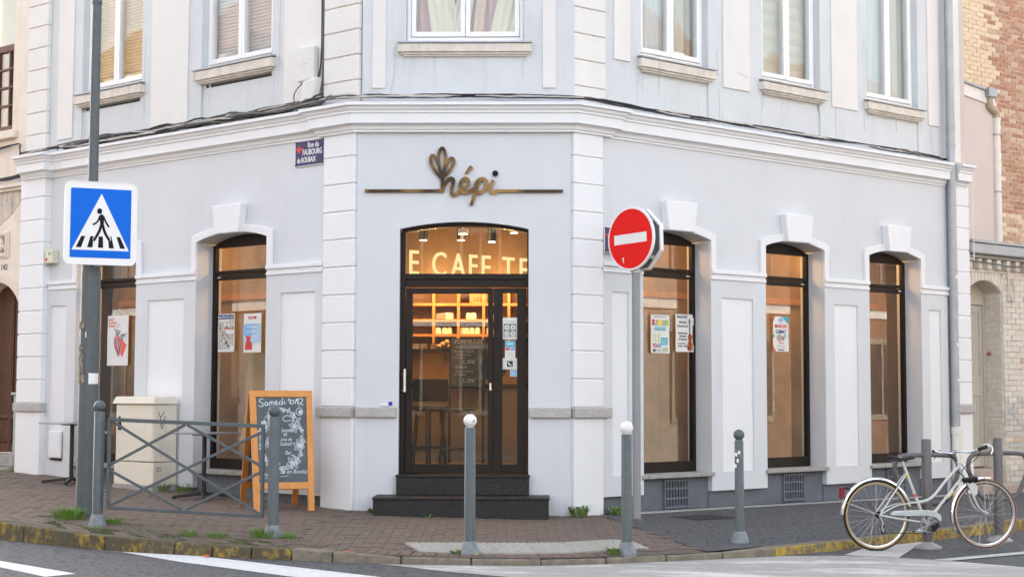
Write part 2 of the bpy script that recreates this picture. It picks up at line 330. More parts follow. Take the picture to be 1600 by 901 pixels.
def sheet(poly, zf, step, off=0.0, name='pavement', material=None, parent=None):
    pts = [Vector(p) for p in poly]; n = len(pts); edges = [(i, (i+1) % n) for i in range(n)]
    if step:
        x0, x1 = min(p.x for p in pts), max(p.x for p in pts); y0, y1 = min(p.y for p in pts), max(p.y for p in pts)
        x = x0+step/2
        while x < x1:
            y = y0+step/2
            while y < y1:
                if inside((x, y), poly): pts.append(Vector((x, y)))
                y += step
            x += step
    v, e, f, _, _, _ = delaunay_2d_cdt(pts, edges, [], 1, 1e-5)
    b = MB().add([(p.x, p.y, zf(p.x, p.y)+off) for p in v], [tuple(q) for q in f])
    o = b.build(name, material, parent)
    return o
def inside(p, poly):
    x, y = p; c = False; n = len(poly); j = n-1
    for i in range(n):
        xi, yi = poly[i]; xj, yj = poly[j]
        if (yi > y) != (yj > y) and x < (xj-xi)*(y-yi)/(yj-yi)+xi: c = not c
        j = i
    return c
def arc(u0, u1, zs, zc, n=14):
    """segmental arch from (u0,zs) over crown height zc to (u1,zs)"""
    w = (u1-u0)/2; h = zc-zs; rr = (w*w+h*h)/(2*h); cz = zc-rr; a0 = math.asin(w/rr); cu = (u0+u1)/2
    return [(cu + rr*math.sin(-a0+2*a0*i/n), cz + rr*math.cos(-a0+2*a0*i/n)) for i in range(n+1)]

# ================================================================== THE CORNER CAFE BUILDING
B = thing('corner_building', 'pale blue grey corner building with white quoins and a cafe on its ground floor', 'building', (-0.85, 0.3, 0))
DW = -0.05            # wall plane; the quoined pilasters stand at 0
SOL = (0.0, -0.5)
# openings of the ground floor: (u0, u1)
OPL = [(1.46, 2.745), (3.93, 5.215)]
OPR = [(1.08, 2.201), (3.177, 4.298), (5.208, 6.331)]
ZS, ZC, ZB, ZTOP = 3.235, 3.325, 0.43, 4.45
TH = 0.38
def ground_wall(f, ops, u0, u1):
    mb = MB(); e = u0
    for a, b in ops:
        mb.box(f, e, a, DW-TH, DW, 0.225, ZTOP)
        mb.prism(f, arc(a, b, ZS, ZC) + [(b, ZTOP), (a, ZTOP)], DW-TH, DW)
        e = b
    mb.box(f, e, u1, DW-TH, DW, 0.225, ZTOP)
    return mb.build('wall', M_WALL, B)
ground_wall(FL, OPL, 0.42, 6.42)
ground_wall(FRT, OPR, 0.40, 7.50)
# centre face with the door opening
DU0, DU1, DZ0, DZS, DZC = -1.575, -0.128, 0.49, 3.225, 3.305
mb = MB()
mb.box(FC, -2.06, DU0, -0.40, -0.03, -0.1, ZTOP); mb.box(FC, DU1, 0.345, -0.40, -0.03, -0.1, ZTOP)
mb.prism(FC, arc(DU0, DU1, DZS, DZC) + [(DU1, ZTOP), (DU0, ZTOP)], -0.40, -0.03)
mb.build('wall', M_WALL, B)
# plinths below the side walls
def plinth(f, ops, u0, u1, base):
    mb = MB(); e = u0
    for a, b in ops:
        mb.box(f, e, a, DW-TH, DW-0.03, -0.2, 0.225); mb.box(f, a, b, DW-TH, DW-0.045, -0.2, 0.40); e = b
    mb.box(f, e, u1, DW-TH, DW-0.03, -0.2, 0.225)
    return mb.build('plinth', M_PLINTH, B)
plinth(FL, [OPL[0], OPL[1]], 0.45, 5.25, 0)
plinth(FRT, OPR, 0.44, 7.05, 0)
MB().box(FL, 5.25, 5.9, DW-TH, DW-0.002, -0.1, 0.225).build('plinth', M_WALL, B)
# piers with sunk panels between the windows (below the dado)
def pier(f, u0, u1, p0, p1, zb=0.225, zt=2.765, zp0=0.45, zp1=2.55):
    d0, d1 = DW+0.001, DW+0.028
    mb = MB()
    mb.box(f, u0, p0, d0, d1, zb, zt); mb.box(f, p1, u1, d0, d1, zb, zt); mb.box(f, p0, p1, d0, d1, zb, zp0); mb.box(f, p0, p1, d0, d1, zp1, zt)
    o = mb.build('pier', M_WALL, B)
    MB().box(f, p0+0.001, p1-0.001, d0, DW+0.008, zp0+0.001, zp1-0.001).build('panel', M_WHITE, o)
pier(FL, 0.505, 1.46, 0.63, 1.215); pier(FL, 2.745, 3.93, 2.97, 3.69); pier(FL, 5.215, 5.87, 5.43, 5.78, 0.1)
pier(FRT, 0.448, 1.08, 0.595, 0.85); pier(FRT, 2.201, 3.177, 2.39, 2.94); pier(FRT, 4.298, 5.208, 4.485, 4.96); pier(FRT, 6.331, 6.93, 6.51, 6.77)
# dado mouldings and window surrounds
def dado(f, ops, u0, u1):
    e = u0
    segs = []
    for a, b in ops: segs.append((e, a)); e = b
    segs.append((e, u1))
    for a, b in segs:
        mb = MB(); mb.box(f, a, b, DW, DW+0.045, 2.765, 2.80); mb.box(f, a, b, DW, DW+0.032, 2.80, 2.835); mb.box(f, a, b, DW, DW+0.055, 2.835, 2.885)
        mb.build('dado_moulding', M_WHITE, B, bevel=0.006)
    for a, b in ops:
        w = 0.09
        inn = [(a, 2.886)] + arc(a, b, ZS, ZC) + [(b, 2.886)]
        out = [(a-w, 2.886)] + arc(a-w, b+w, ZS+0.075, ZC+0.09) + [(b+w, 2.886)]
        MB().strip(f, inn, out, DW+0.0, DW+0.04).build('window_surround', M_WHITE, B, bevel=0.005)
dado(FL, OPL, 0.505, 5.87); dado(FRT, OPR, 0.448, 7.0)
for f, ops in ((FL, OPL), (FRT, OPR)):
    for a, b in ops:
        c = (a+b)/2; sh = 0.02
        fr1 = [(c-0.215, 3.305), (c+0.215, 3.305), (c+0.265, 3.655), (c-0.265, 3.655)]
        MB().prism(f, fr1, DW, DW+0.115).build('keystone', M_WHITE, B, bevel=0.008)
# quoined pilasters: a core with separate blocks
M_BASEW = mat2('splashed_white_paint', (0.765, 0.775, 0.79), (0.66, 0.65, 0.63), 0.72, 0.86, 44, 0.7, 0.1, 90)
def pilaster(f, u0, u1, dcore, zlist, z_low, ret, mblk, mcore, low_bottom, band=True):
    core = MB().box(f, u0+0.012, u1-0.012, -0.3, dcore, z_low, zlist[-1]+0.2 if not band else 4.45).build('pilaster', mcore, B)
    for a, b in zip(zlist[:-1], zlist[1:]):
        MB().box(f, u0, u1, dcore-ret, dcore+0.016, a+0.007, b-0.007).build('block', mblk, core, bevel=0.007)
    if low_bottom is not None:
        MB().box(f, u0, u1, dcore-ret, dcore+0.014, low_bottom, 1.115).build('base_block', M_WHITE, core, bevel=0.006)
    return core
ZJ = [1.232 + 0.3135*k for k in range(10)] + [4.35]
ZJ[9] = 4.053
pilaster(FL, 0.004, 0.495, -0.014, ZJ, 0.0, 0.09, M_WHITE, M_WHITE, -0.1)
pilaster(FRT, 0.004, 0.443, -0.014, ZJ, 0.0, 0.09, M_WHITE, M_WHITE, -0.1)
pilaster(FL, 5.87, 6.44, 0.045, ZJ, 0.0, 0.16, M_WHITE, M_WHITE, 0.05)
pilaster(FRT, 7.06, 7.45, -0.014, ZJ, -0.1, 0.09, M_WHITE, M_WHITE, -0.2)
MB().box(FRT, 6.93, 7.06, DW-TH, DW-0.004, -0.2, 4.45).build('wall', M_WALL, B)
# limestone band, in pieces
def band(f, pieces, d):
    for a, b in pieces: MB().box(f, a, b, d-0.16, d+0.045, 1.115, 1.231).build('band_stone', M_BAND, B, bevel=0.012, seg=2)
band(FL, [(-0.0, 0.545)], 0.0); band(FRT, [(0.0, 0.54)], 0.0); band(FL, [(5.83, 6.47)], 0.05); band(FRT, [(7.02, 7.47)], 0.0)
for a, b in ((-2.055, -1.60), (-0.122, 0.345)): MB().box(FC, a, b, -0.1, 0.022, 1.116, 1.230).build('band_stone', M_BAND, B, bevel=0.012, seg=2)
# cornice: a profile swept along the facade with mitred breaks at the pilasters
path = [plan(FL, 6.38, 0.075), plan(FL, 5.83, 0.075), plan(FL, 5.83, DW), plan(FL, 0.54, DW), plan(FL, 0.54, 0.012), plan(FL, 0.0, 0.012), ]
path += [plan(FRT, 0.0, 0.012), plan(FRT, 0.54, 0.012), plan(FRT, 0.54, DW), plan(FRT, 6.945, DW)]
prof = [(-0.12, 4.315), (0.018, 4.315), (0.018, 4.335), (0.035, 4.345), (0.045, 4.375), (0.075, 4.402), (0.105, 4.402), (0.105, 4.512), (0.122, 4.516), (0.122, 4.538), (0.140, 4.556), (0.150, 4.585), (0.182, 4.592), (0.182, 4.628), (0.15, 4.634), (-0.30, 4.68)]
def sweep(path, prof, name, material, parent, bevel=0.0):
    pts = [Vector((p[0], p[1])) for p in path]; n = len(pts); offs = []
    for i in range(n):
        ns = []
        if i > 0: t = (pts[i]-pts[i-1]).normalized(); ns.append(Vector((t.y, -t.x)))
        if i < n-1: t = (pts[i+1]-pts[i]).normalized(); ns.append(Vector((t.y, -t.x)))
        if len(ns) == 2:
            s = ns[0]+ns[1]; offs.append(s*(2/s.length_squared) if s.length > 0.3 else ns[0])
        else: offs.append(ns[0])
    k = len(prof); vs = []
    for i in range(n):
        for d, z in prof: q = pts[i]+offs[i]*d; vs.append((q.x, q.y, z))
    fs = [(i*k+j, i*k+j+1, (i+1)*k+j+1, (i+1)*k+j) for i in range(n-1) for j in range(k-1)]
    fs += [tuple(range(k)), tuple(range((n-1)*k, n*k))]
    return MB().add(vs, fs).build(name, material, parent, bevel)
# path runs left to right, so the outward side is on the right-hand side of travel
cor = sweep(path, prof, 'cornice', M_WHITE, B)
sweep([plan(FRT, 7.085, -0.01), plan(FRT, 7.40, -0.01)], prof, 'cornice', M_WHITE, B)      # the downpipe passes through the gap
# ------------------------------------------------------------------ shop windows
ZF0 = 0.455
def shop_window(f, a, b, mirror):
    w = MB()
    d0, d1 = -0.345, -0.285
    s = 0.055
    w.box(f, a+0.002, a+s, d0, d1, ZF0, ZS-0.02); w.box(f, b-s, b-0.002, d0, d1, ZF0, ZS-0.02)
    w.prism(f, [(a+s, 3.18)] + arc(a+s, b-s, ZS-0.008, ZC-0.004) + [(b-s, 3.18)], d0, d1)
    w.box(f, a+s, b-s, d0, d1, 2.775, 2.842); w.box(f, a+s, b-s, d0, d1+0.02, 2.850, 2.888); w.box(f, a+s, b-s, d0, d1, ZF0, 0.575)
    o = w.build('shop_window', M_FRAME, B, bevel=0.004)
    MB().box(f, a+s, b-s, d0+0.028, d1-0.028, 2.885, 3.182).build('transom_pane', M_GLASS2, o)
    MB().box(f, a+s, b-s, d0+0.028, d1-0.028, 0.572, 2.778).build('pane', M_GLASS2, o)
    v = (a+0.13) if f is FRT and False else (b-0.16 if not mirror else b-0.16)
    MB().box(f, v, v+0.055, d1, d1+0.008, 2.80, 2.818).build('trickle_vent', M_LG, o)
    MB().box(f, a-0.03, b+0.03, DW-0.24, DW+0.055, 0.402, 0.450).build('sill', M_CONC, o, bevel=0.006)
    return o
M_LG = mat('light_grey_plastic', (0.5, 0.5, 0.48), 0.5)
for a, b in OPL: shop_window(FL, a, b, True)
for a, b in OPR: shop_window(FRT, a, b, False)
# cellar vents in the right plinth
for u in (1.655, 3.725, 5.795):
    g = MB(); d0, d1 = DW-0.044, DW-0.015
    u0, u1, z0, z1 = u-0.19, u+0.19, 0.05, 0.375
    g.box(FRT, u0-0.012, u0+0.014, d0, d1, z0-0.012, z1+0.012); g.box(FRT, u1-0.014, u1+0.012, d0, d1, z0-0.012, z1+0.012)
    g.box(FRT, u0, u1, d0, d1-0.003, z1-0.02, z1+0.008); g.box(FRT, u0, u1, d0, d1-0.003, z0-0.008, z0+0.02)
    for zz in (0.147, 0.262): g.box(FRT, u0, u1, d0, d1-0.006, zz, zz+0.022)
    vo = g.build('cellar_vent', M_PLINTH, B)
    for k in range(7): MB().box(FRT, u0+0.048+k*0.047, u0+0.066+k*0.047, d0+0.003, d1-0.009, z0, z1).build('bar', M_PLINTH, vo)
    MB().box(FRT, u0, u1, d0-0.0, d0+0.003, z0, z1).build('vent_hole', M_DARK, vo)
# ------------------------------------------------------------------ entrance: arched dark frame, door leaf, side light, steps
w = MB(); d0, d1 = -0.20, -0.115
w.box(FC, DU0+0.002, -1.515, d0, d1, DZ0, 3.205); w.box(FC, -0.145, DU1-0.002, d0, d1, DZ0, 3.205)
inn = arc(-1.515, -0.145, 3.195, 3.262); out = arc(DU0+0.002, DU1-0.002, DZS-0.004, DZC-0.003)
w.strip(FC, inn, out, d0, d1)
w.box(FC, -1.515, -0.145, d0, d1, 2.665, 2.728); w.box(FC, -1.515, -0.145, d0, d1-0.012, 2.578, 2.662)
door = w.build('entrance', M_FRAME, B, bevel=0.004)
MB().prism(FC, arc(-1.515, -0.145, 3.195, 3.262) + [(-0.145, 2.728), (-1.515, 2.728)], -0.165, -0.15).build('transom_pane', M_GLASS, door)
def leaf(name, a, b, sl, sr, bot, top):
    l = MB(); e0, e1 = -0.19, -0.128
    l.box(FC, a, a+sl, e0, e1, DZ0+0.01, 2.568); l.box(FC, b-sr, b, e0, e1, DZ0+0.01, 2.568); l.box(FC, a+sl, b-sr, e0, e1, DZ0+0.01, bot); l.box(FC, a+sl, b-sr, e0, e1, top, 2.568)
    o = l.build(name, M_FRAME, B, bevel=0.004)
    MB().box(FC, a+sl, b-sr, -0.165, -0.152, bot, top).build('pane', M_GLASS, o); return o
lf = leaf('door_leaf', -1.510, -0.525, 0.072, 0.058, 0.595, 2.506); sl_ = leaf('side_light', -0.521, -0.150, 0.098, 0.105, 0.595, 2.512)
h = MB(); h.tube([P(FC, -1.512, -0.055, 1.40), P(FC, -1.512, -0.055, 1.655)], 0.019, 12)
for z in (1.435, 1.62): h.tube([P(FC, -1.512, -0.055, z-0.01), P(FC, -1.535, -0.07, z-0.02), P(FC, -1.545, -0.125, z-0.02)], 0.008, 8)
h.build('handle', M_STEEL, lf)
MB().box(FC, -0.566, -0.545, -0.128, -0.115, 1.42, 1.50).build('lock', M_STEEL, lf)
for a, b, d, z0, z1 in ((-1.587, -0.118, 0.06, 0.27, 0.488), (-1.80, 0.098, 0.44, -0.12, 0.268)):
    s = MB().box(FC, a, b, -0.25 if z1 > 0.4 else -0.029, d, z0, z1-0.028).build('step', M_GRANITE, B, bevel=0.004)
    MB().box(FC, a-0.008, b+0.008, -0.25 if z1 > 0.4 else -0.029, d+0.012, z1-0.027, z1).build('tread', M_GRANITE, s, bevel=0.004)
# ------------------------------------------------------------------ upper storey
DU = -0.10; UT = 9.5
UPL = [(1.50, 2.80), (4.0, 5.30)]; UPR = [(1.13, 2.26), (3.23, 4.35), (5.31, 6.44)]
def upper_wall(f, ops, u0, u1, zsill=5.18):
    mb = MB(); e = u0
    for a, b in ops:
        mb.box(f, e, a, DU-0.4, DU, 4.60, UT); mb.box(f, a, b, DU-0.4, DU-0.022, 4.60, zsill); mb.box(f, a, b, DU-0.4, DU, 7.4, UT); e = b
    mb.box(f, e, u1, DU-0.4, DU, 4.60, UT)
    return mb.build('upper_wall', M_UGREY, B)
upper_wall(FL, UPL, 0.40, 6.42); upper_wall(FRT, UPR, 0.40, 7.50)
mb = MB(); UC = (-1.525, -0.185)
mb.box(FC, -2.02, UC[0], -0.45, -0.06, 4.6, UT); mb.box(FC, UC[1], 0.383, -0.45, -0.06, 4.6, UT); mb.box(FC, UC[0], UC[1], -0.45, -0.06, 4.6, 5.34); mb.box(FC, UC[0], UC[1], -0.45, -0.06, 7.6, UT)
mb.build('upper_wall', M_UGREY, B)
ZQ = [4.63] + [4.90 + 0.302*k for k in range(15)]
pilaster(FL, 0.006, 0.56, -0.062, [4.63]+[4.93+0.2905*k for k in range(15)], 4.6, 0.05, M_CREAM, M_SILLST, None, False)
pilaster(FRT, 0.045, 0.53, -0.062, [4.63]+[4.865+0.302*k for k in range(15)], 4.6, 0.05, M_CREAM, M_SILLST, None, False)
pilaster(FL, 6.03, 6.50, -0.05, [4.66]+[4.96+0.305*k for k in range(14)], 4.6, 0.05, M_CREAM, M_SILLST, None, False)
# cream strips
def strip_(f, u0, u1, zb, d): MB().box(f, u0, u1, d, d+0.018, zb, UT).build('pilaster_strip', M_CREAM, B, bevel=0.005)
for u0, u1, zb in ((0.58, 1.28, 4.79), (3.05, 3.79, 4.79), (5.49, 5.84, 4.84)): strip_(FL, u0, u1, zb, DU)
for u0, u1, zb in ((0.69, 0.95, 5.26), (2.51, 2.99, 5.165), (4.57, 5.10, 5.175), (6.66, 6.92, 5.165), (7.12, 7.49, 4.7)): strip_(FRT, u0, u1, zb, DU)
for u0, u1 in ((-1.905, -1.752), (0.025, 0.178)): strip_(FC, u0, u1, 4.825, -0.06)
def upper_window(f, a, b, dw, zb, zsill0, zsill1, over, bev=0.02):
    d0, d1 = dw-0.165, dw-0.095
    o = MB(); s = 0.05; ztop = 7.38
    o.box(f, a+0.003, a+s, d0, d1, zb, ztop); o.box(f, b-s, b-0.003, d0, d1, zb, ztop); o.box(f, a+s, b-s, d0, d1, zb, zb+s); o.box(f, a+s, b-s, d0, d1, ztop-s, ztop)
    fo = o.build('window', M_PVC, B, bevel=0.004)
    c = (a+b)/2
    for x0, x1 in ((a+s+0.004, c-0.003), (c+0.003, b-s-0.004)):
        q = MB(); t = 0.052
        z0, z1 = zb+s+0.004, ztop-s-0.004
        q.box(f, x0, x0+t, d0+0.01, d1+0.014, z0, z1); q.box(f, x1-t, x1, d0+0.01, d1+0.014, z0, z1); q.box(f, x0+t, x1-t, d0+0.01, d1+0.014, z0, z0+t+0.005); q.box(f, x0+t, x1-t, d0+0.01, d1+0.014, z1-t, z1)
        q.build('sash', M_PVC, fo, bevel=0.004)
        MB().box(f, x0+t, x1-t, d0+0.03, d0+0.045, z0+t, z1-t).build('pane', M_UGLASS, fo)
    MB().hexa([P(f, a-over*0.7, dw-0.15, zsill1+0.035), P(f, b+over*0.7, dw-0.15, zsill1+0.035), P(f, a-over-0.01, dw+0.10, zsill1+0.004), P(f, b+over+0.01, dw+0.10, zsill1+0.004),
               P(f, a-over*0.7, dw-0.15, zsill1+0.055), P(f, b+over*0.7, dw-0.15, zsill1+0.055), P(f, a-over-0.01, dw+0.10, zsill1+0.022), P(f, b+over+0.01, dw+0.10, zsill1+0.022)]).build('zinc_flashing', M_ZINC, fo)
    si = MB(); si.box(f, a-over, b+over, dw-0.14, dw+0.085, zsill0+0.045, zsill1); si.box(f, a-over+0.03, b+over-0.03, dw-0.14, dw+0.06, zsill0+0.02, zsill0+0.044); si.box(f, a-over+0.055, b+over-0.055, dw-0.14, dw+0.04, zsill0, zsill0+0.019)
    si.build('sill', M_SILLST, fo, bevel=0.009, seg=2)
    return fo
for a, b in UPL: upper_window(FL, a, b, DU, 5.435, 5.225, 5.385, 0.07)
for a, b in UPR: upper_window(FRT, a, b, DU, 5.385, 5.175, 5.325, 0.06)
upper_window(FC, UC[0], UC[1], -0.06, 5.385, 5.185, 5.325, 0.085)
# dark core of the house above the cafe, rear walls and roof (they close the rooms and stop the sun)
def pz(u, d, f): p = P(f, u, d, 0); return (p.x, p.y)
foot = [pz(6.42, -1.0, FL), pz(0.2, -1.0, FL), (-1.75, 1.0), (0.05, 1.0), pz(0.2, -1.0, FRT), pz(7.48, -1.0, FRT), (5.0, 9.5), (-6.2, 9.5)]
def pillar(poly, z0, z1): n = len(poly); return MB().add([(x, y, z0) for x, y in poly]+[(x, y, z1) for x, y in poly], [tuple(range(n)), tuple(range(n, 2*n))]+[(i, (i+1) % n, n+(i+1) % n, n+i) for i in range(n)])
M_ROOMW = mat('upstairs_room', (0.30, 0.26, 0.22), 0.9)
pillar(foot, 4.0, UT-0.1).build('upper_rooms', M_ROOMW, B)
foot2 = [pz(6.5, -0.12, FL), pz(0.1, -0.12, FL), pz(0.1, -0.12, FRT), pz(7.5, -0.12, FRT), (5.2, 9.6), (-6.4, 9.6)]
pillar(foot2, UT, UT+0.25).build('roof', M_ZINC, B)
rear = MB(); ring = [pz(6.44, -0.05, FL), (-6.4, 9.6), (5.2, 9.6), pz(7.46, -0.05, FRT)]
for p, q in zip(ring[:-1], ring[1:]):
    t = Vector((q[0]-p[0], q[1]-p[1], 0)).normalized(); rear.box(fr((p[0], p[1], 0), t, (-t.y, t.x, 0)), 0, (Vector(q)-Vector(p)).length, -0.25, 0.0, -0.3, UT)
rear.build('rear_wall', M_ROSE, B)
# downpipe on the right
dp = MB(); dpu, dpd = 7.008, 0.025
dp.tube([P(FRT, dpu, dpd, 0.93), P(FRT, dpu, dpd, 4.28), P(FRT, dpu, dpd, 9.2)], 0.062, 16)
for z in (2.62, 2.66): dp.lathe(P(FRT, dpu, dpd, z), [(0.068, -0.012), (0.068, 0.012)], 16)
for z in (4.9, 5.15, 7.2): dp.lathe(P(FRT, dpu, dpd, z), [(0.069, -0.014), (0.069, 0.014)], 16)
d_ = dp.build('downpipe', M_ZINC, B)
lw = MB(); lw.tube([P(FRT, dpu+0.02, dpd, -0.1), P(FRT, dpu+0.02, dpd, 0.93)], 0.072, 16); lw.lathe(P(FRT, dpu+0.02, dpd, 0.83), [(0.083, 0.0), (0.083, 0.09), (0.074, 0.10)], 16)
lw.build('lower_pipe', M_PIPEW, d_)
for z in (3.0, 2.05, 1.55): MB().box(FRT, dpu-0.02, dpu+0.012, dpd+0.055, dpd+0.064, z, z+0.05).build('sticker', M_SWHITE, d_, bevel=0.004)
# meter box in the first pier
mb = MB().box(FL, 5.46, 5.745, DW+0.02, DW+0.052, 0.50, 0.86).build('meter_box', M_WHITE, B, bevel=0.008)
MB().box(FL, 5.485, 5.72, DW+0.052, DW+0.058, 0.53, 0.835).build('lid', M_WHITE, mb, bevel=0.004)
MB().box(FL, 5.47, 5.70, DW+0.02, DW+0.045, 0.468, 0.499).build('vent_slot', M_DARK, mb)

# hairline cracks in the old upper render
for f, d, pts in ((FRT, DU, [(2.42, 5.62), (2.40, 5.5), (2.43, 5.42), (2.41, 5.3)]), (FRT, DU, [(2.30, 5.35), (2.46, 5.31)]), (FRT, DU+0.018, [(2.75, 5.38), (2.86, 5.36), (2.95, 5.33)]), (FRT, DU, [(4.66, 5.16), (4.65, 4.95), (4.67, 4.72)]), (FRT, DU, [(6.74, 5.15), (6.73, 4.98), (6.76, 4.75)]), (FRT, DU, [(2.44, 5.15), (2.45, 4.9), (2.44, 4.7)]), (FC, -0.06, [(-1.66, 5.3), (-1.65, 5.1), (-1.67, 4.9), (-1.72, 4.7)]), (FC, -0.06, [(-2.0, 4.75), (-1.88, 4.80), (-1.78, 4.76)]), (FL, DU, [(1.36, 6.2), (1.37, 5.7), (1.36, 5.3)]), (FL, DU, [(3.93, 6.0), (3.94, 5.6), (3.92, 5.0)])):
    MB().ribbon(f, pts, 0.0045, d+0.0003, d+0.0012).build('crack', mat('crack_dark', (0.30, 0.29, 0.28), 0.95, 0.2, 30), B)

# rain drips below the upper sills
M_DRIP = mat('rain_drip_stain', (0.535, 0.565, 0.58), 0.9, 0.06, 20)
rd = random.Random(9)
for f, ops, z, d in ((FL, UPL, 5.22, DU-0.022), (FRT, UPR, 5.17, DU-0.022), (FC, [UC], 5.18, -0.06)):
    for a, b in ops:
        for k in range(5):
            u = rd.choice((a-0.03, b+0.03, a+0.02, b-0.02)) + rd.uniform(-0.04, 0.04) if k < 4 else rd.uniform(a, b)
            dd = d if a+0.01 < u < b-0.01 or f is FC else d+0.022
            L = rd.uniform(0.10, 0.42)
            MB().ribbon(f, [(u, z), (u+rd.uniform(-.008, .008), z-L*0.5), (u+rd.uniform(-.01, .01), z-L)], [rd.uniform(0.02, 0.05), rd.uniform(0.012, 0.03), 0.002], dd+0.0003, dd+0.0009+0.0003*k).build('drip_stain', M_DRIP, B)

# ================================================================== INSIDE THE CAFE
M_FLOORI = mat('cafe_floor', (0.16, 0.12, 0.09), 0.5, 0.15, 4)
M_CEIL = mat('cafe_ceiling', (0.60, 0.48, 0.36), 0.85, 0.03, 3)
M_PART = mat('brown_partition', (0.33, 0.212, 0.115), 0.7, 0.32, 1.7, 0.1, 30)
M_WOOD = mat('shelf_oak', (0.52, 0.24, 0.085), 0.5, 0.15, 8)
M_IWALL = mat('cafe_back_wall', (0.20, 0.11, 0.055), 0.8, 0.05, 3)
M_CUP = mat('white_crockery', (0.78, 0.74, 0.68), 0.25, 0.02, 10)
M_KRAFT = mat('kraft_paper', (0.42, 0.285, 0.16), 0.85, 0.10, 5, 0.25, 12)
M_RIB = mat('ribbed_counter', (0.34, 0.26, 0.165), 0.6, 0.10, 6)
rm = [pz(6.3, -0.62, FL), pz(0.0, -0.62, FL), (-2.0, 0.42), (0.30, 0.42), pz(0.0, -0.62, FRT), pz(7.35, -0.62, FRT), (4.9, 9.2), (-6.1, 9.2)]
I = thing('cafe_room', 'warm lit cafe interior with brown partitions seen through the shop windows', 'room', (-0.85, 3.0, 0.5))
pillar(rm, 0.38, 0.50).build('floor', M_FLOORI, I); pillar(rm, 3.72, 3.80).build('ceiling', M_CEIL, I)
MB().box(FC, -3.4, 1.9, -3.75, -3.65, 0.5, 3.72).build('back_wall', M_IWALL, I)
MB().box(FC, -3.3, 1.8, -3.64, -3.30, 2.95, 3.70).build('added_bulkhead', mat('added_bulkhead_brown', (0.085, 0.055, 0.032), 0.8, 0.15, 5), I)  # dark box added to tone down the overlit wall above the shelves
# partitions a step behind the side windows, in upright boards
def partition(f, u0, u1, d):
    o = MB().box(f, u0, u1, d-0.05, d-0.02, 0.5, 3.72).build('partition', M_PART, I)
    u = u0; 
    while u < u1-0.05:
        w_ = 0.145; MB().box(f, u, min(u1, u+w_), d-0.02, d-0.003+0.003*random.random(), 0.5, 3.715).build('board', M_PART, o); u += w_+0.0012
    MB().box(f, u0, u1, d, d+0.03, 2.62, 2.70).build('rail', M_WOOD, o)
partition(FL, 0.9, 6.2, -1.45); partition(FRT, 0.8, 7.2, -1.30)
# brick nib at the right of each right-hand window (seen just inside the glass)
for a, b in OPR[:1]:
    nib = MB().box(FRT, b+0.90, b+1.25, -1.26, -1.05, 0.5, 3.7).build('brick_nib', M_MORTAR, I)
    z = 1.9; k = 0
    while z < 3.4:
        for q in range(2): MB().box(FRT, b+0.90+q*0.175-(0.0 if k % 2 or q == 0 else 0.06), b+1.065+q*0.175-(0.06 if k % 2 == 0 and q == 0 else 0), -1.05, -1.038, z, z+0.06).build('brick', BRICK[(k+q) % 3], nib)
        z += 0.075; k += 1
# glowing letters hung inside behind the transom
FT = fr((-1.522, 0.42, 0), (math.cos(aR), math.sin(aR), 0), (math.sin(aR), -math.cos(aR), 0))
E_LET = emis('lit_letters', (1.0, 0.70, 0.32), 0.28)
ls = thing('lit_lettering', 'row of glowing letters reading E CAFE TE hung inside above the cafe door', 'sign', P(FT, 0, 0, 2.9))
u = 0.0
for ch, adv in (('E', 0.327), ('C', 0.281), ('A', 0.243), ('F', 0.19), ('E', 0.325), ('T', 0.252), ('E', 0.25)):
    if ch != ' ': text(FT, ch, u, 2.748, 0.405, 0, E_LET, 'letter', ls, thick=0.02, xs=0.78)
    u += adv
# lamps: a track with spots and one recessed light over the door
tr = thing('lamp_track', 'black lighting track with spotlights under the cafe ceiling', 'light fitting', (-0.9, 1.8, 3.5))
MB().box(FC, -2.2, 0.4, -1.82, -1.78, 3.50, 3.53).build('rail', M_BLACKM, tr)
MB().box(FC, -2.2, 0.4, -1.2, -1.15, 3.66, 3.70).build('rail', M_BLACKM, tr)
E_LAMP = emis('lamp_glow', (1.0, 0.80, 0.52), 6.0)
for u, y, z in ((-1.45, 1.8, 3.44), (-0.98, 1.8, 3.44), (-0.60, 1.8, 3.42), (-0.32, 1.5, 3.5)):
    s = MB().lathe((u, y, z-0.16), [(0.050, 0), (0.055, 0.005), (0.055, 0.16), (0.012, 0.165), (0.012, 0.23)], 16).build('spotlight', M_BLACKM, tr)
    MB().lathe((u, y, z-0.166), [(0.042, 0), (0.042, 0.004)], 16).build('bulb', E_LAMP, s)
rc = thing('ceiling_light', 'round recessed light just inside above the cafe door', 'lamp', (-0.92, 0.75, 3.4))
MB().lathe((-0.90, 0.72, 3.24), [(0.058, 0.0), (0.062, 0.01), (0.062, 0.06), (0.01, 0.065), (0.01, 0.46)], 20).build('housing', M_SWHITE, rc)
MB().lathe((-0.90, 0.72, 3.236), [(0.05, 0), (0.05, 0.004)], 20).build('bulb', E_LAMP, rc)
def lamp(x, y, z, e, r=0.12, c=(1.0, 0.54, 0.20), name='cafe_lamp'):
    l = bpy.data.lights.new(name, 'POINT'); l.energy = e; l.shadow_soft_size = r; l.color = c
    o = bpy.data.objects.new(name, l); col.objects.link(o); o.location = (x, y, z)
LK = 1.0
lamp(-1.4, 2.9, 2.88, 15.0); lamp(-0.5, 2.9, 2.88, 15.0); lamp(-0.9, 1.6, 3.3, 2.5, 0.06)
WN = iter(('window behind the chalkboard', 'far left shop window', 'window behind the no entry sign', 'middle window of the right side', 'window beside the zinc downpipe'))
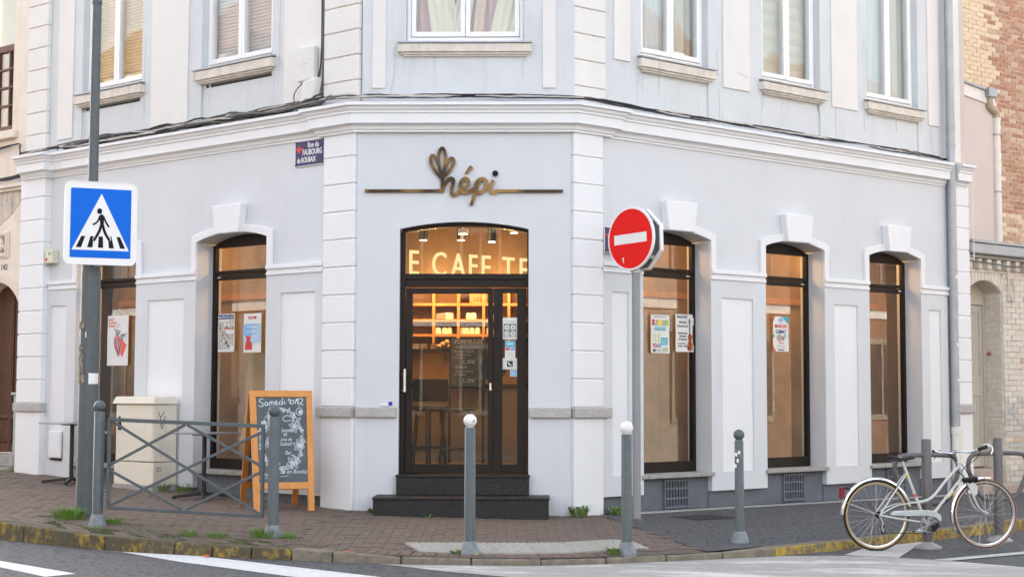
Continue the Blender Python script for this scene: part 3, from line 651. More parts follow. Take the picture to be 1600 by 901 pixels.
for f, us, d in ((FL, (2.1, 4.6), -1.05), (FRT, (1.7, 3.75, 5.8), -0.95)):
    for u in us:
        p = P(f, u, d, 3.4); lamp(p.x, p.y, p.z, 9)
        q = P(f, u, d, 0)
        t = thing('pendant_lamp', 'small warm lamp hanging inside the '+next(WN), 'lamp', p, 'small lamps inside the shop windows')
        MB().lathe(p+Vector((0, 0, 0.06)), [(0.05, 0), (0.045, 0.08), (0.012, 0.10), (0.012, 0.26)], 14).build('lamp_shade', M_BLACKM, t)
        MB().sphere(p+Vector((0, 0, 0.05)), 0.035, 12, 8).build('bulb', E_LAMP, t)
# shelves with crockery
sh = thing('wall_shelves', 'oak shelf unit full of cups on the back wall of the cafe', 'shelves', (-1.2, 3.6, 2.1))
for z in (2.14, 2.34, 2.555): MB().box(FC, -1.95, -0.05, -3.64, -3.40, z, z+0.035).build('shelf', M_WOOD, sh)
for u in (-1.435, -1.10, -0.76, -0.42): MB().box(FC, u-0.018, u+0.018, -3.64, -3.395, 2.05, 2.78).build('upright', M_WOOD, sh)
cup = MB().lathe((0, 0, 0), [(0.028, 0), (0.036, 0.02), (0.04, 0.09), (0.036, 0.09), (0.03, 0.02)], 12).build('cup', M_CUP)
tag(cup, 'white cup standing upside down on a cafe shelf', 'cup', 'cups on the cafe shelves'); first = True
for z, us in ((2.176, (-1.38, -1.29, -1.22, -1.05, -0.99, -0.92, -0.84, -0.69, -0.6)), (2.376, (-1.26, -1.20, -0.97, -0.90, -0.66, -0.58))):
    for u in us:
        o = cup if first else dup(cup); first = False
        o.location = (u, 3.5, z + 0.09); o.rotation_euler = (math.pi, 0, 0); s = random.uniform(0.85, 1.15); o.scale = (s, s, 1)
pl = MB()
for k in range(6): pl.lathe((-1.34, 3.5, 2.376+k*0.013), [(0.05, 0), (0.085, 0.010), (0.085, 0.013)], 16)
tag(pl.build('plate_stack', M_CUP), 'stack of white plates on the middle cafe shelf', 'plates')
for u in (-1.86, -1.74, -1.62, -1.52):
    o = MB().lathe((u, 3.52, 2.376), [(0.03, 0), (0.04, 0.11), (0.037, 0.11), (0.028, 0.01)], 12).build('tumbler', MATS['shop_glass'])
    tag(o, 'clear glass tumbler on the left cafe shelf', 'glass', 'tumblers on the cafe shelf')
bk = MB().box(FC, -0.95, -0.72, -3.6, -3.42, 2.59, 2.72).build('crate', M_WOOD); tag(bk, 'small wooden crate marked 1521 on the top cafe shelf', 'crate')
text(FC, '1521', -0.90, 2.62, 0.075, -3.418, P_BLACK, 'lettering', bk)
# counter
cn = thing('counter', 'cafe counter with a ribbed tan front and a dark top', 'counter', (-0.9, 3.0, 0.5))
MB().box(FC, -2.3, 0.6, -3.3, -2.88, 0.5, 1.45).build('counter_body', M_RIB, cn)
k = -2.3
while k < 0.6: MB().box(FC, k, k+0.045, -2.88, -2.862, 0.62, 1.43).build('slat', M_RIB, cn); k += 0.062
MB().box(FC, -2.32, 0.62, -3.34, -2.80, 1.45, 1.50).build('counter_top', M_BLACKM, cn)
MB().box(FC, -2.3, 0.6, -2.88, -2.85, 0.5, 0.61).build('kickboard', M_CONC, cn)
cm = thing('display_case', 'glazed pastry case with an amber back on the cafe counter', 'display case', (-1.4, 2.95, 1.5))
MB().box(FC, -1.58, -1.27, -3.15, -3.12, 1.56, 1.92).build('back_panel', mat('amber_panel', (0.70, 0.33, 0.06), 0.5, 0.05, 4), cm); MB().box(FC, -1.85, -1.0, -3.2, -2.86, 1.93, 1.96).build('top', M_BLACKM, cm); MB().box(FC, -1.86, -1.82, -3.2, -2.86, 1.5, 1.93).build('post', M_BLACKM, cm); MB().box(FC, -1.04, -1.0, -3.2, -2.86, 1.5, 1.93).build('post', M_BLACKM, cm)
M_CROI = mat('pastry_crust', (0.55, 0.36, 0.16), 0.6, 0.3, 30)
for i in range(9):
    u = -1.32 + 0.045*i + random.uniform(-.01, .01)
    o = MB().sphere((0, 0, 0), 0.045, 10, 6).build('pastry', M_CROI); o.location = (u, 2.98+random.uniform(-.05, .05), 1.992+0.03*(i % 3)); o.scale = (1.2, 0.8, 0.75); o.rotation_euler = (0, 0, random.random()*3)
    tag(o, 'golden pastry heaped on the pastry case behind the cafe door', 'pastry', 'pastries on the pastry case')
for u in (-1.66, -1.50, -1.42):
    b_ = MB()
    for k in range(4): b_.box(FC, u-0.06, u+0.06, -3.05, -2.93, 1.962+k*0.018, 1.975+k*0.018)
    tag(b_.build('waffle_stack', M_CROI), 'stack of flat golden waffles on the pastry case', 'waffles', 'waffle stacks on the pastry case')
# menu board standing in front of the counter
FM = fr((-1.14, 2.45, 1.47), (1, 0.05, 0), (0.05, -1, 0.03))
mn = thing('menu_board', 'black chalk menu board with prices standing behind the cafe door', 'menu board', (-0.94, 2.45, 1.4))
MB().box(FM, 0, 0.42, -0.02, 0, 0, 0.61).build('board', M_SLATE, mn)
MB().box(FM, -0.02, 0.0, -0.022, 0.004, -0.02, 0.63).build('frame', M_BLACKM, mn); MB().box(FM, 0.42, 0.44, -0.022, 0.004, -0.02, 0.63).build('frame', M_BLACKM, mn)
for i, (s, z, sz) in enumerate((('FORMULES', 0.545, 0.075), ('midi', 0.49, 0.05), ('Boisson chaude', 0.435, 0.04), ('croissant ou', 0.395, 0.036), ('pain choc', 0.355, 0.036), ('5,30\u20ac', 0.29, 0.07), ('Go\u00fbter', 0.23, 0.055), ('Boisson chaude', 0.18, 0.036), ('ou cookie', 0.14, 0.036), ('5,30\u20ac', 0.05, 0.07))):
    text(FM, s, 0.04 + (0.10 if '5,' in s else 0.02*(i % 2)), z, sz, 0.001, M_CHALK, 'lettering', mn, shear=0.25)
MB().box(fr((-0.95, 2.45, 0.5), (1, 0, 0), (0, -1, 0)), -0.22, -0.19, -0.02, 0, 0, 0.97).build('leg', M_BLACKM, mn); MB().box(fr((-0.95, 2.45, 0.5), (1, 0, 0), (0, -1, 0)), 0.21, 0.24, -0.02, 0, 0, 0.97).build('leg', M_BLACKM, mn)
# big round black lid/sign on the door side
o = MB().disc(fr((-0.55, 1.0, 0), (1, 0, 0), (0, -1, 0)), 0.0, 1.68, 0.155, -0.02, 0.0).build('round_sign', M_BLACKM); tag(o, 'round black disc sign hanging just inside the cafe door', 'sign')
# high table and stools by the door
ht = thing('high_table', 'dark bar table just inside the cafe door', 'table', (-1.5, 1.2, 0.5))
MB().box(FC, -2.0, -1.10, -1.5, -0.95, 1.20, 1.24).build('tabletop', mat('dark_wood', (0.05, 0.035, 0.025), 0.45, 0.2, 9), ht)
for u, y in ((-1.95, 1.0), (-1.33, 1.0), (-1.95, 1.45), (-1.33, 1.45)): MB().tube([(u, y, 0.5), (u, y, 1.2)], 0.014, 8).build('leg', M_BLACKM, ht)
MB().tube([(-1.95, 1.0, 0.72), (-1.33, 1.0, 0.72)], 0.011, 8).build('rail', M_BLACKM, ht)
def stool(x, y, lab, zr):
    t = thing('bar_stool', lab, 'stool', (x, y, 0.5))
    f = fr((x, y, 0.5), (math.cos(zr), math.sin(zr), 0), (math.sin(zr), -math.cos(zr), 0))
    MB().box(f, -0.19, 0.19, -0.17, 0.17, 0.66, 0.70).build('seat', M_BLACKM, t, bevel=0.012)
    for a, b in ((-1, -1), (1, -1), (-1, 1), (1, 1)): MB().tube([P(f, a*0.20, b*0.19, 0), P(f, a*0.15, b*0.14, 0.66)], 0.012, 8).build('leg', M_BLACKM, t)
    for b in (-1, 1): MB().tube([P(f, -0.187, b*0.178, 0.22), P(f, 0.187, b*0.178, 0.22)], 0.009, 8).build('foot_rail', M_BLACKM, t)
    return t, f
t, f = stool(-1.0, 1.35, 'black bar stool with splayed legs at the right of the bar table', 0.1)
t, f = stool(-1.36, 1.75, 'black bar stool with an upholstered back at the bar table', 0.0)
MB().box(f, -0.22, 0.22, -0.19, -0.15, 0.78, 1.06).build('backrest', mat('black_fabric', (0.012, 0.013, 0.014), 0.8), t, bevel=0.05, seg=3)
# kraft paper sheets behind window W2, leaning in the lower half
for u0, u1, z0, z1, d, lab in ((1.62, 2.56, 0.62, 1.86, -0.66, 'crumpled kraft paper sheet behind the lower glass beside the chalkboard'), (1.74, 2.22, 1.90, 2.50, -0.70, 'plain brown card behind the two posters of the left window')):
    v = []; n1, n2 = 12, 14
    for j in range(n2+1):
        for i in range(n1+1):
            a, b = i/n1, j/n2
            fold = 0.03*math.sin(7*a+5*b)+0.02*math.sin(11*b-6*a)+0.035*abs(math.sin(4*a-3*b))
            v.append(P(FL, u0+(u1-u0)*a, d-0.18*b*0.4+fold*(1 if z0 < 1 else 0.15), z0+(z1-z0)*b))
    b_ = MB().add(v, [(j*(n1+1)+i, j*(n1+1)+i+1, (j+1)*(n1+1)+i+1, (j+1)*(n1+1)+i) for j in range(n2) for i in range(n1)], False)
    tag(b_.build('paper_sheet', M_KRAFT), lab, 'paper')
# ------------------------------------------------------------------ upstairs curtains and blinds
def curtain(f, a, b, d, z0, z1, amp, waves, material, lab, cat='curtain', name='curtain', lean=0.0, top=None, ph=0.0):
    n = waves*8; vs = []
    for zz, t_ in ((z0, 0), ((z0+z1)/2, 0.5), (z1, 1)):
        for i in range(n+1):
            q = i/n; uu = a+(b-a)*q + lean*(t_-0.0)*(1 if True else 0); dd = d + amp*math.sin(2*math.pi*waves*q+ph+0.3*t_)
            if top: uu = uu + (top*(q-0.5))*t_
            vs.append(P(f, uu, dd, zz))
    fs = [(r_*(n+1)+i, r_*(n+1)+i+1, (r_+1)*(n+1)+i+1, (r_+1)*(n+1)+i) for r_ in range(2) for i in range(n)]
    return tag(MB().add(vs, fs, True).build(name, material), lab, cat)
C_PEACH = mat('peach_curtain', (0.74, 0.50, 0.36), 0.9, 0.05, 6); C_CREAM = mat('cream_curtain', (0.80, 0.70, 0.54), 0.9, 0.04, 6); C_WHITE = mat('white_net', (0.78, 0.80, 0.80), 0.9, 0.03, 6); C_PINK = mat('pink_curtain', (0.62, 0.36, 0.30), 0.9, 0.05, 6); C_TAN = mat('tan_blind', (0.80, 0.58, 0.33), 0.85, 0.12, 5); C_MAUVE = mat('pale_mauve_blind', (0.80, 0.72, 0.70), 0.9, 0.04, 5); C_SAND = mat('sand_blind', (0.72, 0.66, 0.55), 0.9, 0.05, 5)
curtain(FC, -1.50, -1.02, -0.33, 5.3, 7.4, 0.02, 4, C_PINK, 'pink curtain at the left behind the window above the cafe door', ph=1)
curtain(FC, -0.92, -0.45, -0.33, 5.3, 7.4, 0.02, 4, C_PINK, 'pink curtain at the right behind the window above the cafe door', ph=2)
curtain(FC, -1.22, -0.90, -0.28, 5.3, 7.4, 0.018, 4, C_CREAM, 'cream drape falling across the left sash above the cafe door', lean=-0.30)
curtain(FC, -1.06, -0.86, -0.26, 5.3, 7.4, 0.012, 3, C_CREAM, 'narrow cream drape beside the middle bar above the cafe door', lean=0.35)
curtain(FC, -0.80, -0.68, -0.26, 5.3, 7.4, 0.012, 2, C_PEACH, 'peach drape slanting beside the middle bar of the right sash', lean=0.22)
curtain(FC, -0.62, -0.28, -0.28, 5.3, 7.4, 0.018, 4, C_CREAM, 'cream drape slanting across the right sash above the cafe door', lean=0.45, ph=1)
def blind(f, a, b, d, z0, z1, n, material, lab):
    o = MB(); dz = (z1-z0)/n
    vs = []
    for i in range(n*2+1):
        z = z0+dz*i/2; dd = d+(0.012 if i % 2 else 0)
        vs += [P(f, a, dd, z), P(f, b, dd, z)]
    o.add(vs, [(2*i, 2*i+1, 2*i+3, 2*i+2) for i in range(n*2)])
    return tag(o.build('window_blind', material), lab, 'blind')
blind(FL, 4.03, 5.27, -0.33, 5.3, 7.3, 46, C_TAN, 'tan pleated paper blind behind the window above the blue crossing sign')
blind(FL, 1.53, 2.77, -0.33, 5.3, 7.3, 46, C_MAUVE, 'pale mauve pleated blind behind the window left of the wall boxes')
curtain(FRT, 1.2, 1.70, -0.34, 5.3, 7.4, 0.025, 5, C_WHITE, 'white net curtain in the first upstairs window right of the corner')
curtain(FRT, 1.72, 2.22, -0.38, 5.3, 7.4, 0.02, 3, C_SAND, 'sand coloured curtain in the first upstairs window right of the corner')
blind(FRT, 3.26, 4.32, -0.34, 5.3, 7.3, 12, C_SAND, 'sand coloured blind in the middle upstairs window of the right side')
curtain(FRT, 5.35, 5.95, -0.34, 5.3, 7.4, 0.03, 4, C_WHITE, 'white curtain in the upstairs window beside the zinc downpipe')
curtain(FRT, 5.95, 6.42, -0.36, 5.3, 7.4, 0.02, 3, C_SAND, 'sand coloured curtain added in place of bright reflections in the window beside the zinc downpipe')  # pale curtain added where the pane only mirrors a bright facade

# ================================================================== NEIGHBOURS
# left: cream house with an arched door
HL = thing('neighbour_house', 'weathered cream house with an arched brown door at the left edge', 'house', tuple(P(FL, 8, -0.3, 0)))
DH = -0.16
mb = MB(); A0, A1 = 6.69, 7.85
mb.box(FL, 6.425, A0, DH-0.4, DH, -0.2, 4.6); mb.box(FL, A1, 11.5, DH-0.4, DH, -0.2, 4.6)
mb.prism(FL, arc(A0, A1, 2.56, 2.945) + [(A1, 4.6), (A0, 4.6)], DH-0.4, DH)
WU0, WU1 = 7.04, 8.2
mb.box(FL, 6.505, WU0, DH-0.4, DH, 4.601, UT); mb.box(FL, WU1, 11.5, DH-0.4, DH, 4.601, UT); mb.box(FL, WU0, WU1, DH-0.4, DH, 4.601, 5.14); mb.box(FL, WU0, WU1, DH-0.4, DH, 7.6, UT)
mb.build('wall', M_HOUSE, HL)
inn = [(A0, 0.9)] + arc(A0, A1, 2.56, 2.945) + [(A1, 0.9)]
for k, (w0, w1, dd) in enumerate(((0.0, 0.055, 0.03), (0.055, 0.10, 0.05))):
    a = [(A0-w0, 1.36)] + arc(A0-w0, A1+w0, 2.56, 2.945+w0*1.2) + [(A1+w0, 1.36)]; b = [(A0-w1, 1.36)] + arc(A0-w1, A1+w1, 2.56, 2.945+w1*1.2) + [(A1+w1, 1.36)]
    MB().strip(FL, a, b, DH, DH+dd).build('door_moulding', M_HOUSE, HL)
MB().box(FL, 6.62, 6.70, DH, DH+0.09, 0.2, 1.34).build('base_stone', MATS['zinc'], HL, bevel=0.01)
MB().box(FL, 6.56, 6.72, DH-0.02, DH+0.12, 1.335, 1.375).build('base_cap', MATS['zinc'], HL, bevel=0.008)
# the door: leaf with chevron boards
dl = MB().box(FL, A0, A1, DH-0.30, DH-0.27, 0.52, 3.0).build('door', M_OAK, HL)
for lo, hi in ((A0+0.02, (A0+A1)/2-0.006), ((A0+A1)/2+0.006, A1-0.02)):
    mb = MB(); mb.box(FL, lo, lo+0.03, DH-0.27, DH-0.235, 0.52, 3.0); mb.box(FL, hi-0.03, hi, DH-0.27, DH-0.235, 0.52, 3.0); mb.box(FL, lo+0.03, hi-0.03, DH-0.27, DH-0.235, 0.52, 0.64); mb.box(FL, lo+0.03, hi-0.03, DH-0.27, DH-0.232, 1.0, 1.06)
    mb.build('door_frame', M_OAK, dl, bevel=0.005)
    MB().box(FL, lo+0.05, hi-0.05, DH-0.27, DH-0.255, 0.66, 0.98).build('door_panel', M_OAK, dl, bevel=0.01)
    us = lo+0.22 if lo < 7 else hi-0.22
    for (a, b, rise) in ((lo+0.03, us, 1), (us, hi-0.03, -1)):
        z = 0.75; W_ = b-a; k = 1.55*W_
        while z < 3.0:
            za, zb_ = (z, z+k) if rise > 0 else (z+1.55*(us-lo-0.03), z+1.55*(us-lo-0.03)-k)
            q = [(a, max(1.06, za)), (b, max(1.06, zb_)), (b, max(1.062, zb_+0.088)), (a, max(1.062, za+0.088))]
            if max(za, zb_)+0.088 > 1.07 and min(za, zb_) < 2.95: MB().prism(FL, q, DH-0.27, DH-0.253).build('board', M_OAK, dl)
            z += 0.094
kn = MB().sphere(P(FL, 6.88, DH-0.22, 0.90), 0.022).build('door_knob', M_STEEL, dl)
MB().box(FL, 6.76, 6.96, DH-0.255, DH-0.245, 0.75, 0.83).build('letter_slot', M_BLACKM, dl)
for z0, z1, dd in ((0.34, 0.50, 0.10), (0.1, 0.335, 0.14)): MB().box(FL, 6.66, 8.0, DH-0.35, DH+dd, z0, z1).build('doorstep', M_CONC, HL, bevel=0.01)
# relief panel, number and mouldings
mb = MB(); a, b = 7.03, 7.6
mb.box(FL, a, b, DH, DH+0.02, 3.29, 3.68)
rl = mb.build('relief_panel', M_HOUSE, HL, bevel=0.006)
MB().strip(FL, [(a+0.03, 3.32), (b-0.03, 3.32), (b-0.03, 3.65), (a+0.03, 3.65), (a+0.03, 3.32)], [(a+0.06, 3.35), (b-0.06, 3.35), (b-0.06, 3.62), (a+0.06, 3.62), (a+0.06, 3.35)], DH+0.02, DH+0.04).build('relief_frame', M_HOUSE, rl)
MB().box(FL, a+0.075, b-0.075, DH+0.02, DH+0.024, 3.365, 3.605).build('relief_ground', mat('relief_dark_stone', (0.30, 0.26, 0.22), 0.95, 0.2, 20), rl)  # ground of the relief in a darker stone colour
for k in range(12):
    cu, cz = random.uniform(a+0.11, b-0.11), random.uniform(3.4, 3.58)
    MB().ribbon(FL, [(cu-0.05, cz-0.03), (cu, cz+0.03), (cu+0.05, cz), (cu+0.03, cz-0.04)], [0.012, 0.03, 0.025, 0.01], DH+0.022, DH+0.045).build('carved_leaf', M_HOUSE, rl)
text(FL, '142', 7.235, 3.12, 0.115, DH+0.002, mat('number_grey', (0.10, 0.095, 0.095), 0.8), 'house_number', HL, mirror=True, thick=0.003, bold=0.002)
MB().box(FL, 6.51, 11.5, DH, DH+0.05, 4.24, 4.28).build('string_course', M_HOUSE, HL); MB().box(FL, 6.51, 11.5, DH, DH+0.09, 4.285, 4.34).build('string_course', M_HOUSE, HL)
M_LICH = mat2('stained_frieze', (0.60, 0.53, 0.45), (0.30, 0.27, 0.24), 0.48, 0.62, 9, 0.95, 0.5, 50, stretch=(2, 2, 0.4))
MB().prism(FL, [(6.48, 4.235), (6.48, 3.86), (6.62, 3.98), (6.72, 4.14), (6.80, 4.06), (7.0, 3.90), (7.3, 3.75), (8.5, 3.75), (8.5, 4.235)], DH, DH+0.006).build('stained_frieze', M_LICH, HL)
MB().box(FL, 6.9, 11, DH, DH+0.08, 5.0, 5.12).build('sill_course', M_HOUSE, HL, bevel=0.01)
# its brown upstairs window
mb = MB(); d0, d1 = DH-0.20, DH-0.12
mb.box(FL, WU0, WU0+0.06, d0, d1, 5.14, 7.6); mb.box(FL, WU1-0.06, WU1, d0, d1, 5.14, 7.6); mb.box(FL, WU0+0.06, WU1-0.06, d0, d1, 5.14, 5.24); mb.box(FL, WU0+0.06, WU1-0.06, d0, d1, 6.34, 6.44)
wf = mb.build('window', M_OAKW, HL, bevel=0.006)
for u in (7.21, 7.33, 7.62, 7.9): MB().box(FL, u, u+0.028, d0+0.02, d1-0.005, 5.24, 6.34).build('glazing_bar', M_OAKW, wf)
for z in (5.53, 5.80, 6.07): MB().box(FL, WU0+0.06, WU1-0.06, d0+0.022, d1-0.008, z, z+0.026).build('glazing_bar', M_OAKW, wf)
MB().box(FL, WU0+0.06, WU1-0.06, d0+0.03, d0+0.04, 5.24, 7.6).build('pane', M_UGLASS, wf)
MB().box(FL, WU0, WU1, d0-0.3, d0-0.28, 5.0, 7.6).build('curtain', C_CREAM, wf)
MB().box(FL, 6.51, 11.4, -3.0, DH-0.42, UT-0.2, UT).build('roof', M_ZINC, HL)
MB().box(FL, 6.51, 11.5, -3.3, -2.9, -0.2, UT-0.21).build('rear_wall', M_ROSE, HL)

# right: low limewashed brick wall with a door, behind it the rose gable and the tall brick wall
def bricks(owner, name, f, u0, u1, z0, z1, d, mats, bw, bh, joint, thick=0.022, keep=None, jit=0.004, maxn=10**9):
    """single bricks as parts; pieces share three meshes"""
    mes = []
    for q in range(3):
        w_ = bw-joint; h_ = bh-joint; e = random.uniform(0.003, 0.007); jj = [random.uniform(-jit, jit) for _ in range(8)]
        F0 = fr((0, 0, 0), f[1], f[2])
        b_ = MB(); vs = [P(F0, u+jj[i], dd, z+jj[7-i]*0.7) for i, (dd, z, u) in enumerate([(dd, z, u) for z in (0, h_) for dd in (-0.01, thick) for u in (0, w_)])]
        b_.hexa(vs); o = b_.build('brick', mats[0]); me = o.data; col.objects.unlink(o); bpy.data.objects.remove(o); mes.append(me)
    halves = []
    b_ = MB().box(fr((0, 0, 0), f[1], f[2]), 0, bw/2-joint, -0.01, thick, 0, bh-joint); o = b_.build('brick', mats[0]); halves.append(o.data); col.objects.unlink(o); bpy.data.objects.remove(o)
    z = z0; k = 0; n = 0
    while z < z1-bh*0.5:
        u = u0 - (bw/2 if k % 2 else 0)
        while u < u1:
            me = random.choice(mes); a, b = u, u+bw
            if a < u0-1e-4: me = halves[0]; a = u0
            elif b > u1+bw*0.26: me = halves[0]
            if keep is None or keep((a+b)/2, z+bh/2):
                p = P(f, a, d+random.uniform(-0.004, 0.004), z)
                inst(name, me, owner, p, (0, 0, 0), mats(( a+b)/2, z) if callable(mats) else random.choice(mats)); n += 1
            u += bw
        z += bh; k += 1
    return n
GW = thing('garden_wall', 'low limewashed brick outbuilding with a beige door beside the white quoins', 'outbuilding', tuple(P(FRT, 8.5, -0.3, 0)))
DG = -0.16
g0, g1 = 7.60, 8.44
mb = MB(); mb.box(FRT, 7.46, g0, DG-0.45, DG, -0.3, 3.46); mb.box(FRT, g1, 11.5, DG-0.45, DG, -0.3, 3.46)
mb.prism(FRT, arc(g0, g1, 2.86, 3.04) + [(g1, 3.46), (g0, 3.46)], DG-0.45, DG); mb.box(FRT, g0, g1, DG-0.45, DG, -0.3, 0.18)
mb.build('wall', M_MORTW, GW)
def wmat(u, z): return M_BRICKG if z < 1.32 and random.random() < 0.85 else random.choice(BRICKW + ([BRICK[3]] if random.random() < 0.06 else []))
class _C(list):
    def __call__(s, u, z): return wmat(u, z)
bricks(GW, 'brick', FRT, 8.46, 9.85, -0.15, 3.18, DG, _C(BRICKW), 0.218, 0.083, 0.011, 0.016)
# bricks of the door reveal (the return of the wall)
FREV = fr(P(FRT, g1, DG, 0), -FRT[2], -FRT[1])
bricks(GW, 'brick', FREV, 0.005, 0.42, 0.30, 2.85, 0.0, BRICKW, 0.205, 0.083, 0.010, 0.008)
# soldier arch over the door
pa = arc(g0-0.02, g1+0.02, 2.87, 3.05, 12); pb = arc(g0-0.06, g1+0.06, 3.06, 3.25, 12)
for i in range(12): MB().strip(FRT, [pa[i], (pa[i+1][0]-0.008, pa[i+1][1])], [pb[i], (pb[i+1][0]-0.008, pb[i+1][1])], DG, DG+0.012).build('arch_brick', random.choice(BRICKW), GW)
# dentils, ledge and zinc gutter
MB().box(FRT, 7.48, 11.5, DG, DG+0.03, 3.155, 3.185).build('ledge', BRICKW[1], GW)
u = 7.52
while u < 9.9:
    MB().box(FRT, u, u+0.10, DG, DG+0.095, 3.20, 3.345).build('dentil', random.choice(BRICKW), GW, bevel=0.006); u += 0.235
MB().box(FRT, 7.48, 11.5, DG, DG+0.11, 3.35, 3.395).build('ledge', M_CONC, GW)
MB().box(FRT, 7.475, 11.5, DG-0.4, DG+0.18, 3.40, 3.56).build('gutter', M_ZINC, GW, bevel=0.02, seg=2)
MB().box(FRT, 7.475, 11.5, DG-1.2, DG+0.20, 3.562, 3.60).build('gutter_lip', M_ZINC, GW)
# its door
dg = MB(); dd = DG-0.30
dg.box(FRT, g0, g0+0.05, dd-0.05, dd+0.02, 0.30, 2.9); dg.box(FRT, g1-0.05, g1, dd-0.05, dd+0.02, 0.30, 2.9); dg.box(FRT, g0+0.05, g1-0.05, dd-0.05, dd+0.02, 2.70, 3.05)
dfo = dg.build('door', M_DOORG, GW, bevel=0.005)
lf2 = MB(); lf2.box(FRT, g0+0.055, g1-0.055, dd-0.045, dd-0.02, 0.32, 2.69)
for z0, z1 in ((0.32, 0.46), (1.36, 1.66), (2.58, 2.69)): lf2.box(FRT, g0+0.055, g1-0.055, dd-0.02, dd+0.002, z0, z1)
lf2.box(FRT, g0+0.055, g0+0.13, dd-0.02, dd+0.0035, 0.32, 2.69); lf2.box(FRT, g1-0.13, g1-0.055, dd-0.02, dd+0.0035, 0.32, 2.69)
lo_ = lf2.build('door_leaf', M_DOORG, dfo)
u = g0+0.135
while u < g1-0.14:
    for z0, z1 in ((0.465, 1.355), (1.665, 2.575)): MB().box(FRT, u, u+0.058, dd-0.02, dd-0.008, z0, z1).build('plank', M_DOORG, dfo, bevel=0.003)
    u += 0.062
MB().tube([P(FRT, 7.66, dd+0.035, 1.585), P(FRT, 7.84, dd+0.035, 1.585)], [0.012, 0.018], 10).build('door_handle', M_BLACKM, dfo)
MB().box(FRT, 7.68, 7.84, dd+0.003, dd+0.016, 1.42, 1.50).build('letter_slot', M_BAND, dfo, bevel=0.004)
MB().sphere(P(FRT, 8.35, DG-0.16, 1.98), 0.035).build('bell_push', mat('rusty_knob', (0.30, 0.15, 0.08), 0.8, 0.3, 30), GW)
for z0, z1, d_1, u1_ in ((-0.2, 0.10, 0.30, 8.9), (0.105, 0.30, 0.02, 8.44)): MB().box(FRT, 7.46, u1_, DG-0.44, DG+d_1, z0, z1).build('doorstep', mat('pinkish_step_stone', (0.40, 0.33, 0.285), 0.95, 0.2, 12, 0.5, 50), GW, bevel=0.015, seg=2)
# rose rendered gable and tall brick wall behind
DRR = -1.3
RG = thing('rendered_annex', 'rose beige rendered annex wall with a white coping above the outbuilding', 'annex', tuple(P(FRT, 9.0, DRR-0.2, 3.5)))
MB().prism(FRT, [(7.0, 3.3), (10.06, 3.3), (10.06, 6.03), (7.0, 6.32)], DRR-0.3, DRR).build('wall', M_ROSE, RG)
MB().prism(FRT, [(7.0, 6.32), (10.06, 6.03), (10.06, 6.22), (7.0, 6.51)], DRR-0.3, DRR+0.03).build('coping', M_PIPEW, RG)
MB().prism(FRT, [(7.0, 6.512), (10.14, 6.215), (10.14, 6.245), (7.0, 6.542)], DRR-0.4, DRR+0.07).build('flashing', M_ZINC, RG)
TB = thing('brick_house', 'tall old brick house wall, painted with a warm buff glow turning red, in the top right corner', 'house', tuple(P(FRT, 10.5, DRR-0.5, 3.5)))
MB().box(FRT, 6.9, 13.5, DRR-0.8, DRR-0.35, -0.2, UT).build('wall', M_MORTAR, TB)
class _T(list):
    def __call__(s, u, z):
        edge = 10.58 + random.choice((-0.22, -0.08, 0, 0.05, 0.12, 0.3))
        if u < edge: return random.choice(BRICK_BUFFGLOW)  # warm sunlight glow painted as buff bricks left of the edge
        if z < 4.35: return random.choice(BRICK_BUFFGLOW[:1]+BRICK[3:]+BRICK[1:2])
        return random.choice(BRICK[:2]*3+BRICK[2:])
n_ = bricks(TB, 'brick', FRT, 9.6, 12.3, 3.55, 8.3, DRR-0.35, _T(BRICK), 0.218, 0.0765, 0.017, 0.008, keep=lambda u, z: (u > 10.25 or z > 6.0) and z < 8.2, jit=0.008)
print('tall bricks', n_)
# white downpipe of the annex
wp = thing('white_downpipe', 'white plastic downpipe with a tan bend between rose wall and red brick', 'downpipe', tuple(P(FRT, 10.12, DRR+0.0, 3.6)))
MB().tube([P(FRT, 10.10, DRR+0.02, 3.60), P(FRT, 10.10, DRR+0.02, 5.86)], 0.062, 14).build('pipe', M_PIPEW, wp)
MB().tube(smooth3([P(FRT, 10.10, DRR+0.02, 5.84), P(FRT, 10.08, DRR+0.02, 5.93), P(FRT, 9.93, DRR+0.03, 5.99), P(FRT, 9.90, DRR+0.03, 6.06), P(FRT, 9.90, DRR+0.03, 6.15)]), 0.066, 14).build('bend', M_PIPET, wp)
MB().box(FRT, 9.79, 10.01, DRR-0.02, DRR+0.12, 6.14, 6.30).build('hopper', M_ZINC, wp, bevel=0.015)
for z in (5.55, 4.62): MB().lathe(P(FRT, 10.10, DRR+0.02, z), [(0.072, 0), (0.072, 0.025)], 14).build('clip', M_ZINC, wp)

